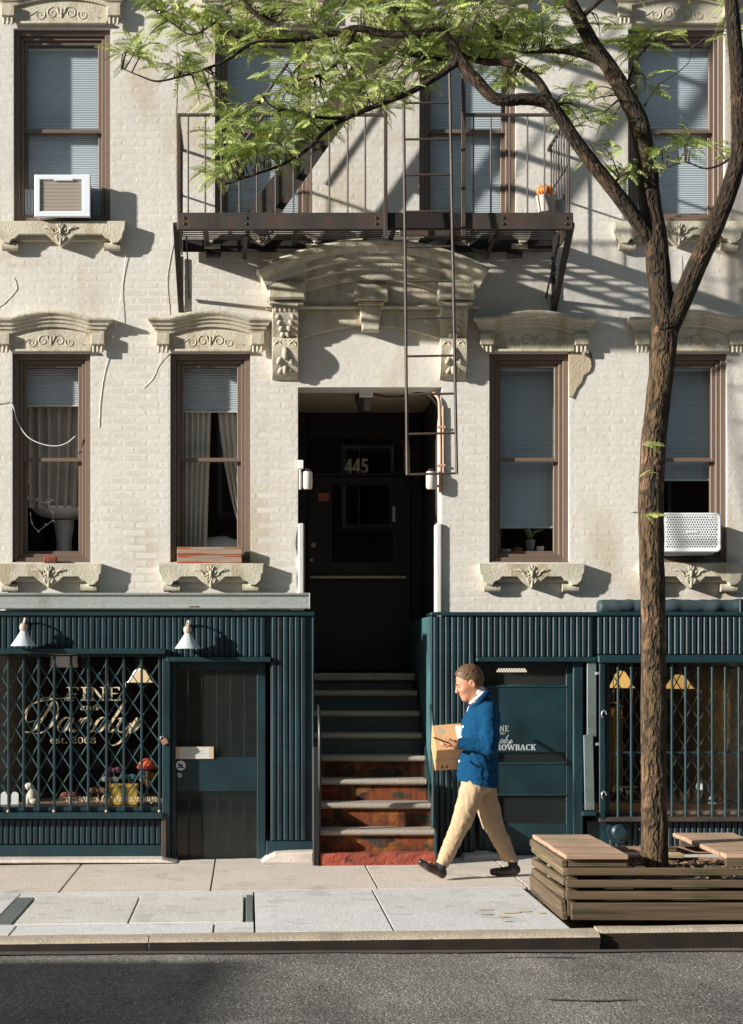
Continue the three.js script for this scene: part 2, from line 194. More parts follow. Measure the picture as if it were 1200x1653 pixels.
function M(r, g, b, rough = 0.8, o = {}) { return new THREE.MeshStandardMaterial({ color: new THREE.Color().setRGB(r, g, b), roughness: rough, ...o }); }
const mats = {
  wall: M(0.72, 0.70, 0.69, 0.72, { map: T.paint, bumpMap: T.paintBump, bumpScale: 0.003 }),
  stone: M(0.70, 0.675, 0.63, 0.8, { map: T.stone, bumpMap: T.grain, bumpScale: 0.003 }),
  brown: M(0.145, 0.10, 0.074, 0.5, { bumpMap: T.grain, bumpScale: 0.0008 }),
  glass: new THREE.MeshPhysicalMaterial({ color: 0xffffff, roughness: 0.02, transmission: 1, thickness: 0, ior: 1.5 }),
  blindWhite: M(0.46, 0.525, 0.57, 0.8, { side: THREE.DoubleSide }),
  slat: M(0.46, 0.58, 0.64, 0.6),
  room: M(0.22, 0.20, 0.17, 0.9),
  iron: M(0.15, 0.13, 0.12, 0.62, { map: T.iron, bumpMap: T.grain, bumpScale: 0.001 }),
  ironDark: M(0.035, 0.028, 0.026, 0.6, { map: T.iron }),
  green: M(0.0165, 0.0355, 0.042, 0.42, { map: T.green, bumpMap: T.grain, bumpScale: 0.0008 }),
  greenGate: M(0.030, 0.050, 0.052, 0.38, { map: T.green }),
  black: M(0.012, 0.012, 0.012, 0.45),
  door: M(0.008, 0.007, 0.0065, 0.65),
  gutter: M(0.33, 0.36, 0.36, 0.45, { map: T.concrete }),
  pave: M(0.66, 0.585, 0.535, 0.88, { map: T.concrete, bumpMap: T.grain, bumpScale: 0.002 }),
  paveLight: M(0.67, 0.68, 0.70, 0.88, { map: T.concrete, bumpMap: T.grain, bumpScale: 0.002 }),
  hatch: M(0.66, 0.65, 0.62, 0.8, { map: T.concrete, bumpMap: T.grain, bumpScale: 0.002 }),
  steel: M(0.26, 0.30, 0.30, 0.4, { metalness: 0.4, map: T.concrete }),
  kerbStone: M(0.46, 0.39, 0.31, 0.85, { map: T.concrete, bumpMap: T.grain, bumpScale: 0.003 }),
  kerbSteel: M(0.060, 0.046, 0.036, 0.55, { map: T.iron }),
  asphalt: M(0.86, 0.83, 0.81, 0.95, { map: T.asphalt, bumpMap: T.asphaltBump, bumpScale: 0.006 }),
  plank: M(1.0, 0.90, 0.82, 0.85, { map: T.wood, bumpMap: T.woodBump, bumpScale: 0.003 }),
  plankShaded: M(0.25, 0.235, 0.175, 0.9, { map: T.wood, bumpMap: T.woodBump, bumpScale: 0.003 }),  // planter front wood with its shade painted into the colour
  bark: M(0.42, 0.36, 0.295, 0.95, { map: T.bark, bumpMap: T.barkBump, bumpScale: 0.03 }),
  barkLimb: M(0.20, 0.17, 0.135, 0.95, { map: T.bark, bumpMap: T.barkBump, bumpScale: 0.03 }),
  twig: M(0.05, 0.036, 0.028, 0.9),
  rust: M(0.52, 0.51, 0.46, 0.85, { map: T.rust, bumpMap: T.grain, bumpScale: 0.002 }),
  tread: M(0.33, 0.285, 0.245, 0.8, { map: T.concrete, bumpMap: T.grain, bumpScale: 0.002 }),
  riserPaint: M(0.09, 0.10, 0.098, 0.75, { map: T.concrete }),
  redstone: M(0.72, 0.68, 0.66, 0.85, { map: T.redstone, bumpMap: T.grain, bumpScale: 0.003 }),
  card: M(0.82, 0.80, 0.78, 0.85, { map: T.card }),
  white: M(0.72, 0.72, 0.70, 0.5),
  whiteGloss: M(0.74, 0.76, 0.78, 0.35),
  gold: M(0.62, 0.50, 0.32, 0.5),
  brass: M(0.55, 0.30, 0.18, 0.35, { metalness: 0.6 }),
  copper: M(0.50, 0.30, 0.20, 0.5),
  gutterDirt: M(0.075, 0.062, 0.052, 0.95, { map: T.concrete, bumpMap: T.asphaltBump, bumpScale: 0.004 }),
  plankMossShaded: M(0.30, 0.29, 0.21, 0.9, { map: T.wood, bumpMap: T.woodBump, bumpScale: 0.004 }),  // mossy side boards; their dark tone also has shade painted in
  curtain: M(0.42, 0.40, 0.36, 0.95, { side: THREE.DoubleSide }),
};
const font = {}; for (const [k, n] of [['serif', 'serif_regular'], ['serifBold', 'serif_bold'], ['sansBold', 'sans_bold']]) font[k] = await new FontLoader().loadAsync(`fonts/droid/droid_${n}.typeface.json`);
function text(str, f, w, h, depth = 0.002, slant = 0) { // lettering w wide (between the outer edges) and h high (capital height decides nothing: box fitted)
  const g = new TextGeometry(str, { font: font[f], size: 1, depth: 0.01, curveSegments: 4, bevelEnabled: false }); g.computeBoundingBox(); const b = g.boundingBox;
  g.translate(-b.min.x, -b.min.y, 0); g.scale(w / (b.max.x - b.min.x), h / (b.max.y - b.min.y), depth / 0.01);
  if (slant) g.applyMatrix4(new THREE.Matrix4().makeShear(0, 0, slant, 0, 0, 0)); return boxUV(g);
}
// ---------------------------------------------------------------- the painted brick house
const PX = 15.65 / 2850;                                          // metres per photograph pixel on the facade
const house = thing('brick_house', 'cream painted brick house with arched window hoods, carved sills and a dark recessed entrance', 'building');
const upperWin = [100, 425, 755, 1092].map(c => [X(c - 78), X(c + 78), Y(358), Y(46)]);
const lowerWin = [[20, 146], [275, 404], [790, 919], [1048, 1174]].map(([a, b]) => [X(a), X(b), Y(908), Y(570)]);
const DOOR = [X(481), X(713), 1.0, Y(625)];                        // opening of the entrance
const WX0 = X(-36), WX1 = X(1232), WTOP = 11.2;
{
  const s = poly([[WX0, 1.9], [DOOR[0], 1.9], [DOOR[0], DOOR[3]], [DOOR[1], DOOR[3]], [DOOR[1], 1.9], [WX1, 1.9], [WX1, WTOP], [WX0, WTOP]]);
  for (const [a, b, c, d] of [...upperWin, ...lowerWin]) s.holes.push(new THREE.Path([[a, c], [b, c], [b, d], [a, d]].map(p => new THREE.Vector2(...p))));
  const g = extrude(s, 0.34); g.translate(0, 0, -0.34); part(house, 'wall', g, mats.wall);
  // shell behind the front: rooms stay dark because light enters by the windows only
  boxAt(house, 'side_wall', WX0, WX0 + 0.2, -0.5, WTOP, -6, -0.345, mats.room); boxAt(house, 'side_wall', WX1 - 0.2, WX1, -0.5, WTOP, -6, -0.345, mats.room);
  boxAt(house, 'back_wall', WX0, WX1, -0.5, WTOP, -6.2, -6.005, mats.room); boxAt(house, 'roof', WX0, WX1, WTOP + 0.005, WTOP + 0.2, -6.2, 0, mats.room);
  boxAt(house, 'floor_slab', WX0 + 0.205, DOOR[0] - 0.13, 2.05, 2.2, -5.99, -0.345, mats.room); boxAt(house, 'floor_slab', DOOR[1] + 0.13, WX1 - 0.205, 2.05, 2.2, -5.99, -0.345, mats.room);
  boxAt(house, 'floor_slab', WX0 + 0.205, WX1 - 0.205, 4.75, 4.95, -5.99, -0.345, mats.room);
  for (const x of [X(212), X(597), X(985)]) boxAt(house, 'partition_wall', x - 0.05, x + 0.05, x > 0.9 && x < 1.4 ? 4.955 : 2.205, x > 0.9 && x < 1.4 ? WTOP - 0.01 : 4.745, -5.99, -0.345, mats.room);
}
{ // bricks under thick paint: running bond, joints recessed, cut round the openings
  const r = rng(11), CH = 0.0665, BW = 0.205, J = 0.011, cuts = [];
  for (const [a, b, c, d] of [...upperWin, ...lowerWin]) cuts.push([a - 0.004, b + 0.004, c - 0.05, d + 0.01]);
  cuts.push([DOOR[0] - 0.004, DOOR[1] + 0.004, 0, Y(510)], [X(434), X(764), Y(500), Y(400)]);
  const variants = []; for (let k = 0; k < 3; k++) { const t = mats.wall.map.clone(); t.offset.set(k * 0.37, k * 0.21); t.needsUpdate = true; const m = mats.wall.clone(); m.map = t; m.color.multiplyScalar(1 - 0.012 * k); variants.push(m); }
  const shapeCache = new Map();
  const brickGeo = (w, k) => { const key = w.toFixed(3) + '_' + k; if (shapeCache.has(key)) return shapeCache.get(key);
    const rr = rng(97 + k), h = CH - J, d = 0.0003 + 0.001 * rr(), c = 0.012, j = () => (rr() - 0.5) * 0.007; const o = [V(-w / 2, -h / 2, -0.0004), V(w / 2, -h / 2, -0.0004), V(w / 2, h / 2, -0.0004), V(-w / 2, h / 2, -0.0004)], i = [V(-w / 2 + c + j(), -h / 2 + c + j(), d), V(w / 2 - c + j(), -h / 2 + c + j(), d + j() * 0.2), V(w / 2 - c + j(), h / 2 - c + j(), d), V(-w / 2 + c + j(), h / 2 - c + j(), d + j() * 0.2)];
    const q = [i]; for (let n = 0; n < 4; n++) q.push([o[n], o[(n + 1) % 4], i[(n + 1) % 4], i[n]]); q.push([o[3], o[2], o[1], o[0]]); const g = fromQuads(q); shapeCache.set(key, g); return g; };
  const all = [];
  for (let row = 0, y = 2.02; y < 7.85; row++, y += CH) {
    let spans = [[WX0, WX1]];
    for (const [a, b, c, d] of cuts) if (y + CH > c && y < d) spans = spans.flatMap(([s, e]) => b <= s || a >= e ? [[s, e]] : [[s, a], [b, e]].filter(([p, q]) => q - p > 0.03));
    const off = (row % 2) * (BW + J) / 2 + (r() - 0.5) * 0.02;
    for (const [s, e] of spans) for (let n = Math.floor((s - WX0 - off) / (BW + J)) - 1; ; n++) { const x0 = WX0 + off + n * (BW + J); if (x0 > e) break; const a = Math.max(s, x0), b = Math.min(e, x0 + BW); if (b - a < 0.03) continue; all.push([(a + b) / 2, y + CH / 2, Math.abs(b - a - BW) < 1e-6 ? BW : b - a]); }
  }
  const near = all.filter(b => b[2] === BW).sort((a, b) => Math.hypot(a[0] - 0.6, a[1] - 3.6) - Math.hypot(b[0] - 0.6, b[1] - 3.6)).slice(0, 300), set = new Set(near), rest = [];
  for (const b of all) {
    const k = Math.floor(r() * 6), tilt = (r() - 0.5) * 0.008;
    if (set.has(b)) { const m = part(house, 'brick', brickGeo(BW, k), variants[k % 3]); m.position.set(b[0], b[1], 0); m.rotation.z = tilt; }
    else { const g = brickGeo(b[2], k).clone(); g.rotateZ(tilt); g.translate(b[0], b[1], 0); rest.push(boxUV(g)); }
  }
  part(house, 'bricks', merge(rest), mats.wall, { kind: 'stuff' });
}
const ball = new THREE.SphereGeometry(1, 8, 6);
function lobe(x, y, z, a, b, c, rot) { const g = ball.clone(); g.scale(a, b, c); g.rotateZ(rot); g.translate(x, y, z); return g; }
function spiral(cx, cy, z, r0, r1, a0, turns, rad) { const p = []; for (let i = 0; i <= 26; i++) { const t = i / 26, a = a0 + turns * t * Math.PI * 2, r = lerp(r0, r1, t); p.push(V(cx + r * Math.cos(a), cy + r * Math.sin(a), z)); } return tube(p, p.map((_, i) => rad * lerp(1, 0.6, i / 26)), 5); }
function rosette(cx, cy, z, s) { // carved leaf ornament: scrolls either side of a hanging leaf
  const g = []; for (const m of [-1, 1]) {
    g.push(spiral(cx + m * 0.045 * s, cy + 0.012 * s, z, 0.026 * s, 0.006 * s, m > 0 ? Math.PI : 0, m * 1.2, 0.008 * s), spiral(cx + m * 0.02 * s, cy - 0.03 * s, z, 0.018 * s, 0.005 * s, m > 0 ? -1.5 : -1.6, -m * 1.1, 0.007 * s));
    g.push(lobe(cx + m * 0.085 * s, cy + 0.028 * s, z, 0.036 * s, 0.010 * s, 0.012 * s, m * 0.45), lobe(cx + m * 0.115 * s, cy + 0.032 * s, z, 0.026 * s, 0.007 * s, 0.009 * s, m * 0.2), lobe(cx + m * 0.028 * s, cy - 0.055 * s, z, 0.026 * s, 0.010 * s, 0.012 * s, m * 1.0), lobe(cx + m * 0.016 * s, cy + 0.045 * s, z, 0.022 * s, 0.009 * s, 0.012 * s, m * 1.1));
  }
  g.push(lobe(cx, cy - 0.075 * s, z, 0.012 * s, 0.036 * s, 0.014 * s, 0), lobe(cx, cy + 0.005 * s, z + 0.004, 0.014 * s, 0.03 * s, 0.018 * s, 0), lobe(cx, cy + 0.05 * s, z, 0.010 * s, 0.02 * s, 0.012 * s, 0));
  return merge(g);
}
function scrollwork(cx, cy, z, w) { // flat running scrolls of a hood's panel
  const g = []; for (const m of [-1, 1]) { g.push(spiral(cx + m * 0.10 * w, cy, z, 0.075 * w, 0.015 * w, m > 0 ? Math.PI : 0, -m * 1.4, 0.007), spiral(cx + m * 0.24 * w, cy - 0.02 * w, z, 0.06 * w, 0.012 * w, m > 0 ? 2.6 : 0.5, m * 1.2, 0.006)); g.push(tube(curve([V(cx + m * 0.27 * w, cy + 0.02 * w, z), V(cx + m * 0.36 * w, cy - 0.03 * w, z), V(cx + m * 0.42 * w, cy - 0.05 * w, z)], 8), 0.006, 5), lobe(cx + m * 0.04 * w, cy + 0.03 * w, z, 0.05 * w, 0.014 * w, 0.01, m * 1.2)); }
  g.push(lobe(cx, cy, z, 0.02 * w, 0.06 * w, 0.012, 0)); return merge(g);
}
const hoodProfile = [[0, 0.0], [0, 0.052], [0.018, 0.058], [0.03, 0.058], [0.036, 0.075], [0.062, 0.08], [0.068, 0.098], [0.085, 0.102], [0.105, 0.128], [0.118, 0.132], [0.134, 0.126], [0.137, 0]];
function hood(cx, half, base, fallen) { // cx, half width and base line in photograph pixels
  const x0 = X(cx - half) + 0.12, x1 = X(cx + half) - 0.12, y = Y(base), sh = 0.075;
  const h = part(house, 'window_hood', moulding(arcPath(x0, x1, y, 0.06, 20, sh), hoodProfile), mats.stone);
  const t = new THREE.Shape(); const a = x0 + 0.06, b = x1 - 0.06, yb = Y(base + 24); t.moveTo(a, yb); t.lineTo(b, yb); const ap = arcPath(x0, x1, y + 0.01, 0.06, 20, sh).filter(p => p[0] > a && p[0] < b).reverse(); t.lineTo(b, y + 0.012); for (const p of ap) t.lineTo(...p); t.lineTo(a, y + 0.012); t.closePath();
  part(h, 'panel', extrude(t, 0.028), mats.stone); part(h, 'scrollwork', scrollwork(X(cx), Y(base + 11), 0.028, (b - a) * 0.98), mats.stone);
  boxAt(h, 'lintel_edge', a + 0.002, b - 0.002, Y(base + 29), yb - 0.002, -0.02, 0.045, mats.stone, 0.006);
  for (const m of [-1, 1]) { const bx = (m < 0 ? x0 : x1) + m * 0.0, w = 0.062; const br = boxAt(h, 'bracket', bx - w, bx + w, Y(base + 19), y - 0.002, 0, 0.085, mats.stone, 0.008);
    for (const k of [-1, 0, 1]) { const d = part(br, 'flute', new THREE.CapsuleGeometry(0.014, 0.04, 3, 8), mats.stone); d.position.set(k * 0.036, -0.085, 0.015); } }
  return h;
}
const hoods = []; for (const c of [100, 425, 755, 1092]) hoods.push(hood(c, 107, 12)); for (const c of [83, 340, 861, 1111]) hoods.push(hood(c, 98, 540));
function sill(cx, half, top) {
  const W = half * 2, x0 = X(cx - half), y = Y(top); const p = [[0, 0], [W, 0], [W - 1, 14], [W - 4, 18], [W - 5, 26], [W - 12, 33], [W - 20, 34], [W - 24, 28], [W - 30, 26], [W - 36, 20], [W / 2 + 23, 20], [W / 2 + 14, 28], [W / 2, 38], [W / 2 - 14, 28], [W / 2 - 23, 20], [36, 20], [30, 26], [24, 28], [20, 34], [12, 33], [5, 26], [4, 18], [1, 14]].map(([a, b]) => [x0 + a * PX, y - b * PX]);
  const s = part(house, 'window_sill', extrude(poly(p), 0.105, 0.004), mats.stone);
  boxAt(s, 'under_moulding', x0 + 30 * PX, x0 + (W - 30) * PX, y - 29 * PX, y - 20.5 * PX, 0, 0.05, mats.stone, 0.006);
  for (const k of [21, W - 21]) { const c = part(s, 'corbel', new THREE.CylinderGeometry(0.036, 0.036, 26 * PX, 14), mats.stone); c.rotation.z = Math.PI / 2; c.position.set(x0 + k * PX, y - 38.5 * PX, 0.045); }
  part(s, 'carved_leaf', rosette(X(cx), y - 17 * PX, 0.107, 1.12), mats.stone); return s;
}
for (const c of [100, 425, 755, 1092]) sill(c, 103, 362); for (const c of [81, 341, 856, 1111]) sill(c, 84, 911);

function windowUnit([x0, x1, y0, y1], split) { // double-hung window: casing > sashes, panes
  const c = 0.078, zf = -0.045; const ring = (a, b, d, e, w, z0, z1, wb = w) => merge([slab(a, a + w, d, e, z0, z1), slab(b - w, b, d, e, z0, z1), slab(a + w, b - w, e - w, e, z0, z1), slab(a + w, b - w, d, d + wb, z0, z1)]);
  const g = merge([ring(x0, x1, y0, y1, c * 0.62, -0.2, zf), ring(x0 + c * 0.62 + 0.001, x1 - c * 0.62 - 0.001, y0 + c * 0.62, y1 - c * 0.62, c * 0.4, -0.2, zf - 0.028), slab(x0 - 0.002, x1 + 0.002, y0 - 0.022, y0 + 0.012, -0.2, -0.012)]);
  const f = part(house, 'window', g, mats.brown), a = x0 + c + 0.002, b = x1 - c - 0.002, lo = y0 + c * 0.75, hi = y1 - c, m = lerp(y0, y1, split);
  const up = part(f, 'sash', ring(a, b, m - 0.02, hi, 0.036, -0.135, -0.098), mats.brown), dn = part(f, 'sash', ring(a, b, lo, m + 0.02, 0.036, -0.176, -0.139, 0.05), mats.brown);
  for (const [s, d, e, z] of [[up, m, hi - 0.03, -0.117], [dn, lo + 0.045, m, -0.158]]) { const pg = new THREE.PlaneGeometry(b - a - 0.06, e - d); const p = part(f, 'pane', pg, mats.glass); p.position.set((a + b) / 2, (d + e) / 2, z); }
  return f;
}
for (const w of upperWin) windowUnit(w, 0.487); for (const w of lowerWin) windowUnit(w, 0.497);

// ---- entrance surround
{
  const ax = X(599), ay = Y(779), R0 = 321 * PX, RP = [[0, 0], [0, 0.15], [0.02, 0.155], [0.075, 0.17], [0.085, 0.205], [0.15, 0.22], [0.165, 0.255], [0.22, 0.27], [0.265, 0.32], [0.305, 0.335], [0.33, 0.315], [0.345, 0]];
  const pd = part(house, 'door_pediment', (() => { const q = [], n = 36, col = (t, flat) => RP.map(([dr, pz]) => V(ax + (R0 + dr) * Math.sin(t), ay + (R0 + dr) * Math.cos(t), flat ? 0 : pz)), all = [col(-0.505, true)]; for (let k = 0; k <= n; k++) all.push(col(lerp(-0.505, 0.505, k / n))); all.push(col(0.505, true)); for (let a = 0; a < all.length - 1; a++) for (let k = 0; k < RP.length - 1; k++) q.push([all[a][k], all[a + 1][k], all[a + 1][k + 1], all[a][k + 1]]); return fromQuads(q); })(), mats.stone);
  const fr = new THREE.Shape(), a = X(448), b = X(752), arcY = x => ay + Math.sqrt(Math.max(0, (R0 + 0.03) ** 2 - (x - ax) ** 2)); fr.moveTo(a, Y(499)); fr.lineTo(b, Y(499)); for (let k = 0; k <= 24; k++) { const x = lerp(b, a, k / 24); fr.lineTo(x, Math.max(Y(492), arcY(x))); } fr.closePath();
  part(pd, 'frieze', extrude(fr, 0.10), mats.stone); part(pd, 'string_course', moulding([[X(452), Y(502)], [X(748), Y(502)]], [[0, 0], [0, 0.11], [0.012, 0.13], [0.024, 0.125], [0.026, 0]]), mats.stone);
  const ar = new THREE.Shape(); ar.moveTo(X(480), Y(503)); ar.lineTo(X(714), Y(503)); ar.lineTo(X(714), Y(553)); for (const p of arcPath(X(480), X(714), Y(550), 0.125, 24).reverse()) ar.lineTo(...p); ar.closePath(); part(pd, 'architrave', extrude(ar, 0.055, 0.004, 24), mats.stone);
  const ks = part(pd, 'keystone', extrude(poly([[X(585), Y(536)], [X(609), Y(536)], [X(613), Y(500)], [X(581), Y(500)]]), 0.15, 0.01), mats.stone); boxAt(ks, 'cap', X(570), X(624), Y(493), Y(467), 0.1, 0.24, mats.stone, 0.012); boxAt(ks, 'cap_fillet', X(576), X(618), Y(499), Y(493.5), 0.1, 0.2, mats.stone, 0.006);
  for (const [l, m] of [[435, 1], [705, -1]]) {
    const cp = boxAt(pd, 'capital', X(l - 3), X(l + 57), Y(491), Y(463), 0, 0.25, mats.stone, 0.015); part(cp, 'fillet', slab(-0.15, 0.15, -0.118, -0.088, -0.12, 0.07, 0.005), mats.stone);
    const x0 = X(l + 4), w = 42 * PX, s = new THREE.Shape(); // side outline of the console, swept across its width
    s.moveTo(0, Y(498)); s.lineTo(0.2, Y(498)); s.bezierCurveTo(0.215, Y(515), 0.12, Y(535), 0.09, Y(548)); s.bezierCurveTo(0.16, Y(556), 0.165, Y(575), 0.11, Y(592)); s.bezierCurveTo(0.08, Y(604), 0.05, Y(611), 0, Y(613)); s.closePath();
    const g = extrude(s, w, 0.004, 10); g.rotateY(-Math.PI / 2); g.translate(x0 + w, 0, 0); const co = part(pd, 'console', boxUV(g), mats.stone);
    const o = []; const cx = x0 + w / 2; for (let i = 0; i < 5; i++) o.push(lobe(cx + (i - 2) * 0.042, Y(506), 0.195, 0.022, 0.028, 0.02, 0)); for (let i = 0; i < 4; i++) for (const k of [-1, 1]) o.push(lobe(cx + k * (0.062 - i * 0.014), Y(516 + i * 9), 0.175 - i * 0.022, 0.024, 0.034, 0.024, k * 0.5));
    for (const k of [-1, 1]) { o.push(spiral(cx + k * 0.06, Y(562), 0.14, 0.035, 0.01, k > 0 ? 0 : Math.PI, k * 1.1, 0.011), lobe(cx + k * 0.05, Y(585), 0.125, 0.026, 0.045, 0.025, k * 0.4), lobe(cx + k * 0.04, Y(600), 0.085, 0.022, 0.04, 0.025, k * 0.5)); } o.push(lobe(cx, Y(575), 0.15, 0.03, 0.06, 0.025, 0), lobe(cx, Y(598), 0.095, 0.024, 0.055, 0.03, 0)); for (let i = -2; i < 3; i++) o.push(lobe(cx + i * 0.036, Y(554), 0.115, 0.01, 0.01, 0.02, 0));
    part(co, 'carved_leaf', merge(o), mats.stone);
  }
  for (const [a, b] of [[481, 491], [703, 713]]) boxAt(house, 'jamb_guard', X(a), X(b), Y(990), Y(845), -0.12, 0.035, mats.wall, 0.012);
  // vestibule, landing, door
  const dkShade = M(0.05, 0.042, 0.036, 0.7), zb = -1.66;  // vestibule walls: the shadow of the entrance is put into this dark colour
  boxAt(house, 'vestibule_wall', DOOR[0] - 0.12, DOOR[0] - 0.001, 1.0, DOOR[3] + 0.1, zb - 0.2, -0.346, dkShade); boxAt(house, 'vestibule_wall', DOOR[1] + 0.001, DOOR[1] + 0.12, 1.0, DOOR[3] + 0.1, zb - 0.2, -0.346, dkShade);
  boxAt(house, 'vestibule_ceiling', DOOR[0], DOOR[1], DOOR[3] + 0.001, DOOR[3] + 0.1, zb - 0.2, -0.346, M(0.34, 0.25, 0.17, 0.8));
  const dx = X(585, zb), dy = Y(845, zb), dsh = poly([[X(497, zb), 1.62], [X(662, zb), 1.62], [X(662, zb), Y(770, zb)], [X(497, zb), Y(770, zb)]]); dsh.holes.push(new THREE.Path([[dx - 0.3, dy - 0.38], [dx + 0.3, dy - 0.38], [dx + 0.3, dy + 0.38], [dx - 0.3, dy + 0.38]].map(p => new THREE.Vector2(...p))));
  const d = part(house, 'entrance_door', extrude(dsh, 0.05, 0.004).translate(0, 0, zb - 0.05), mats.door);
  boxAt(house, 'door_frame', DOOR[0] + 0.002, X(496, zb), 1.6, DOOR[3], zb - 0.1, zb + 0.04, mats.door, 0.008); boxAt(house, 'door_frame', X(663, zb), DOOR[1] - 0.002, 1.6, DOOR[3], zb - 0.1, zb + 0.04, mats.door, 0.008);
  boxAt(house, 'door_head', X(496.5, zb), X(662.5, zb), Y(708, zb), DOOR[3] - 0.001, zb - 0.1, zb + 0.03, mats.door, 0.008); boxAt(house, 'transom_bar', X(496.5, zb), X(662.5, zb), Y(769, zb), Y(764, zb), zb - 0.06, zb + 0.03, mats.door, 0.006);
  const tr = part(house, 'transom_light', new THREE.PlaneGeometry(X(662, zb) - X(497, zb), Y(709, zb) - Y(764, zb)), mats.glass); tr.position.set((X(497, zb) + X(662, zb)) / 2, (Y(709, zb) + Y(764, zb)) / 2, zb - 0.02);
  const n445 = text('445', 'sansBold', 38 / 174 * 1.05, 24 / 174 * 1.05, 0.003); n445.translate(X(557, zb), Y(764, zb), zb - 0.016); part(tr, 'house_number', n445.translate(-tr.position.x, -tr.position.y, -tr.position.z), M(0.46, 0.43, 0.30, 0.5));
  boxAt(d, 'push_bar', X(500, zb), X(655, zb), Y(934.5, zb), Y(930, zb), zb + 0.03, zb + 0.06, M(0.42, 0.36, 0.28, 0.4), 0.006);
  const lite = part(d, 'door_pane', new THREE.PlaneGeometry(0.62, 0.78), mats.glass); lite.position.set(dx, dy, zb - 0.025);
  for (const [px, py, r] of [[506, 880, 0.024], [503, 904, 0.017]]) { const l = part(d, 'lock', new THREE.CylinderGeometry(r, r, 0.02, 16), mats.brass); l.rotation.x = Math.PI / 2; l.position.set(X(px, zb), Y(py, zb), zb + 0.01); }
  boxAt(d, 'sticker', X(514, zb), X(531, zb), Y(809, zb), Y(796, zb), zb + 0.001, zb + 0.004, M(0.42, 0.11, 0.05, 0.6), 0.001); boxAt(d, 'handle', X(633, zb), X(638, zb), Y(843, zb), Y(818, zb), zb + 0.02, zb + 0.045, M(0.4, 0.4, 0.38, 0.3), 0.005);
}
// entrance steps
{
  const st = thing('entrance_steps', 'steep flight of stone treads with rusted iron risers and a red stone bottom step', 'steps'), xa = X(507, 0.4) + 0.02, xb = X(696, 0.4) - 0.02;
  const ys = [0.3, 0.503, 0.69, 0.879, 1.068, 1.258, 1.44], zs = ys.map((_, i) => 0.78 - 0.25 * i); let prevY = 0.1;
  ys.forEach((y, i) => {
    const w0 = i < 3 ? xa + 0.005 : xa, w1 = i < 3 ? xb + 0.01 - i * 0.01 : xb;
    const rr = part(st, 'riser', slab(-(w1 - w0) / 2, (w1 - w0) / 2, prevY - y, -0.05, -0.05, -0.02, 0.002), i < 4 ? mats.rust : mats.riserPaint); rr.position.set((w0 + w1) / 2 + 0.003 * i, y, zs[i]); if (i < 4) { const t = T.rust.clone(); t.offset.set(0.29 * i, 0.37 * i); t.needsUpdate = true; rr.material = mats.rust.clone(); rr.material.map = t; if (i === 3) rr.material.color.setRGB(0.42, 0.44, 0.42); }
    const s = new THREE.Shape(); s.moveTo(-0.3, 0); s.lineTo(0.012, 0); s.absarc(0.012, -0.025, 0.025, Math.PI / 2, -Math.PI / 2, true); s.lineTo(-0.3, -0.05); s.closePath(); const g = extrude(s, w1 - w0, 0, 6); g.rotateY(-Math.PI / 2); g.translate(w1, 0, 0);
    const td = part(st, 'tread', boxUV(g), mats.tread); td.position.set(0, y, zs[i]); prevY = y;
  });
  boxAt(st, 'landing', DOOR[0] + 0.003, DOOR[1] - 0.003, 1.53, 1.598, -1.85, -0.96, mats.tread, 0.01); boxAt(st, 'riser', xa, xb, 1.44, 1.528, -1.03, -1.0, mats.riserPaint);
  const bs = part(st, 'bottom_step', new THREE.BoxGeometry(X(712, 0.85) - X(516, 0.85), 0.115, 0.3, 24, 3, 4), mats.redstone); { const p = bs.geometry.attributes.position; for (let i = 0; i < p.count; i++) { const x = p.getX(i), y = p.getY(i), z = p.getZ(i); p.setXYZ(i, x + 0.012 * N3(x * 9, y * 20, z * 9), y + (y > 0 ? 0.01 * N3(x * 7, 3, z * 9) : 0), z + 0.014 * N3(x * 8, y * 25, 5)); } bs.geometry.computeVertexNormals(); bs.geometry = boxUV(bs.geometry); bs.geometry.computeVertexNormals(); } bs.position.set((X(712, 0.85) + X(516, 0.85)) / 2, 0.055, 0.76);
  for (const [x, s] of [[xa - 0.004, 1], [xb + 0.008, -1]]) part(st, 'stringer', (() => { const g = extrude(poly([[0.92, 0.0], [0.92, 0.28], [-0.95, 1.68], [-0.95, 1.2], [0.5, 0]]), 0.012); g.rotateY(-Math.PI / 2); g.translate(x + 0.006, 0, 0); return boxUV(g); })(), s > 0 ? mats.black : mats.greenGate);
  const hr = x => tube(curve([V(x, 0.32, 0.86), V(x, 1.12, 0.88), V(x, 1.25, 0.82), V(x, 1.34, 0.70)], 12), 0.014, 8);
  boxAt(st, 'newel_post', X(505, 0.86), X(517, 0.86), 0.0, Y(1205, 0.86), 0.83, 0.89, mats.black, 0.008); part(st, 'handrail', hr(xa + 0.008), mats.black); part(st, 'handrail', hr(xb - 0.012), mats.greenGate);
}
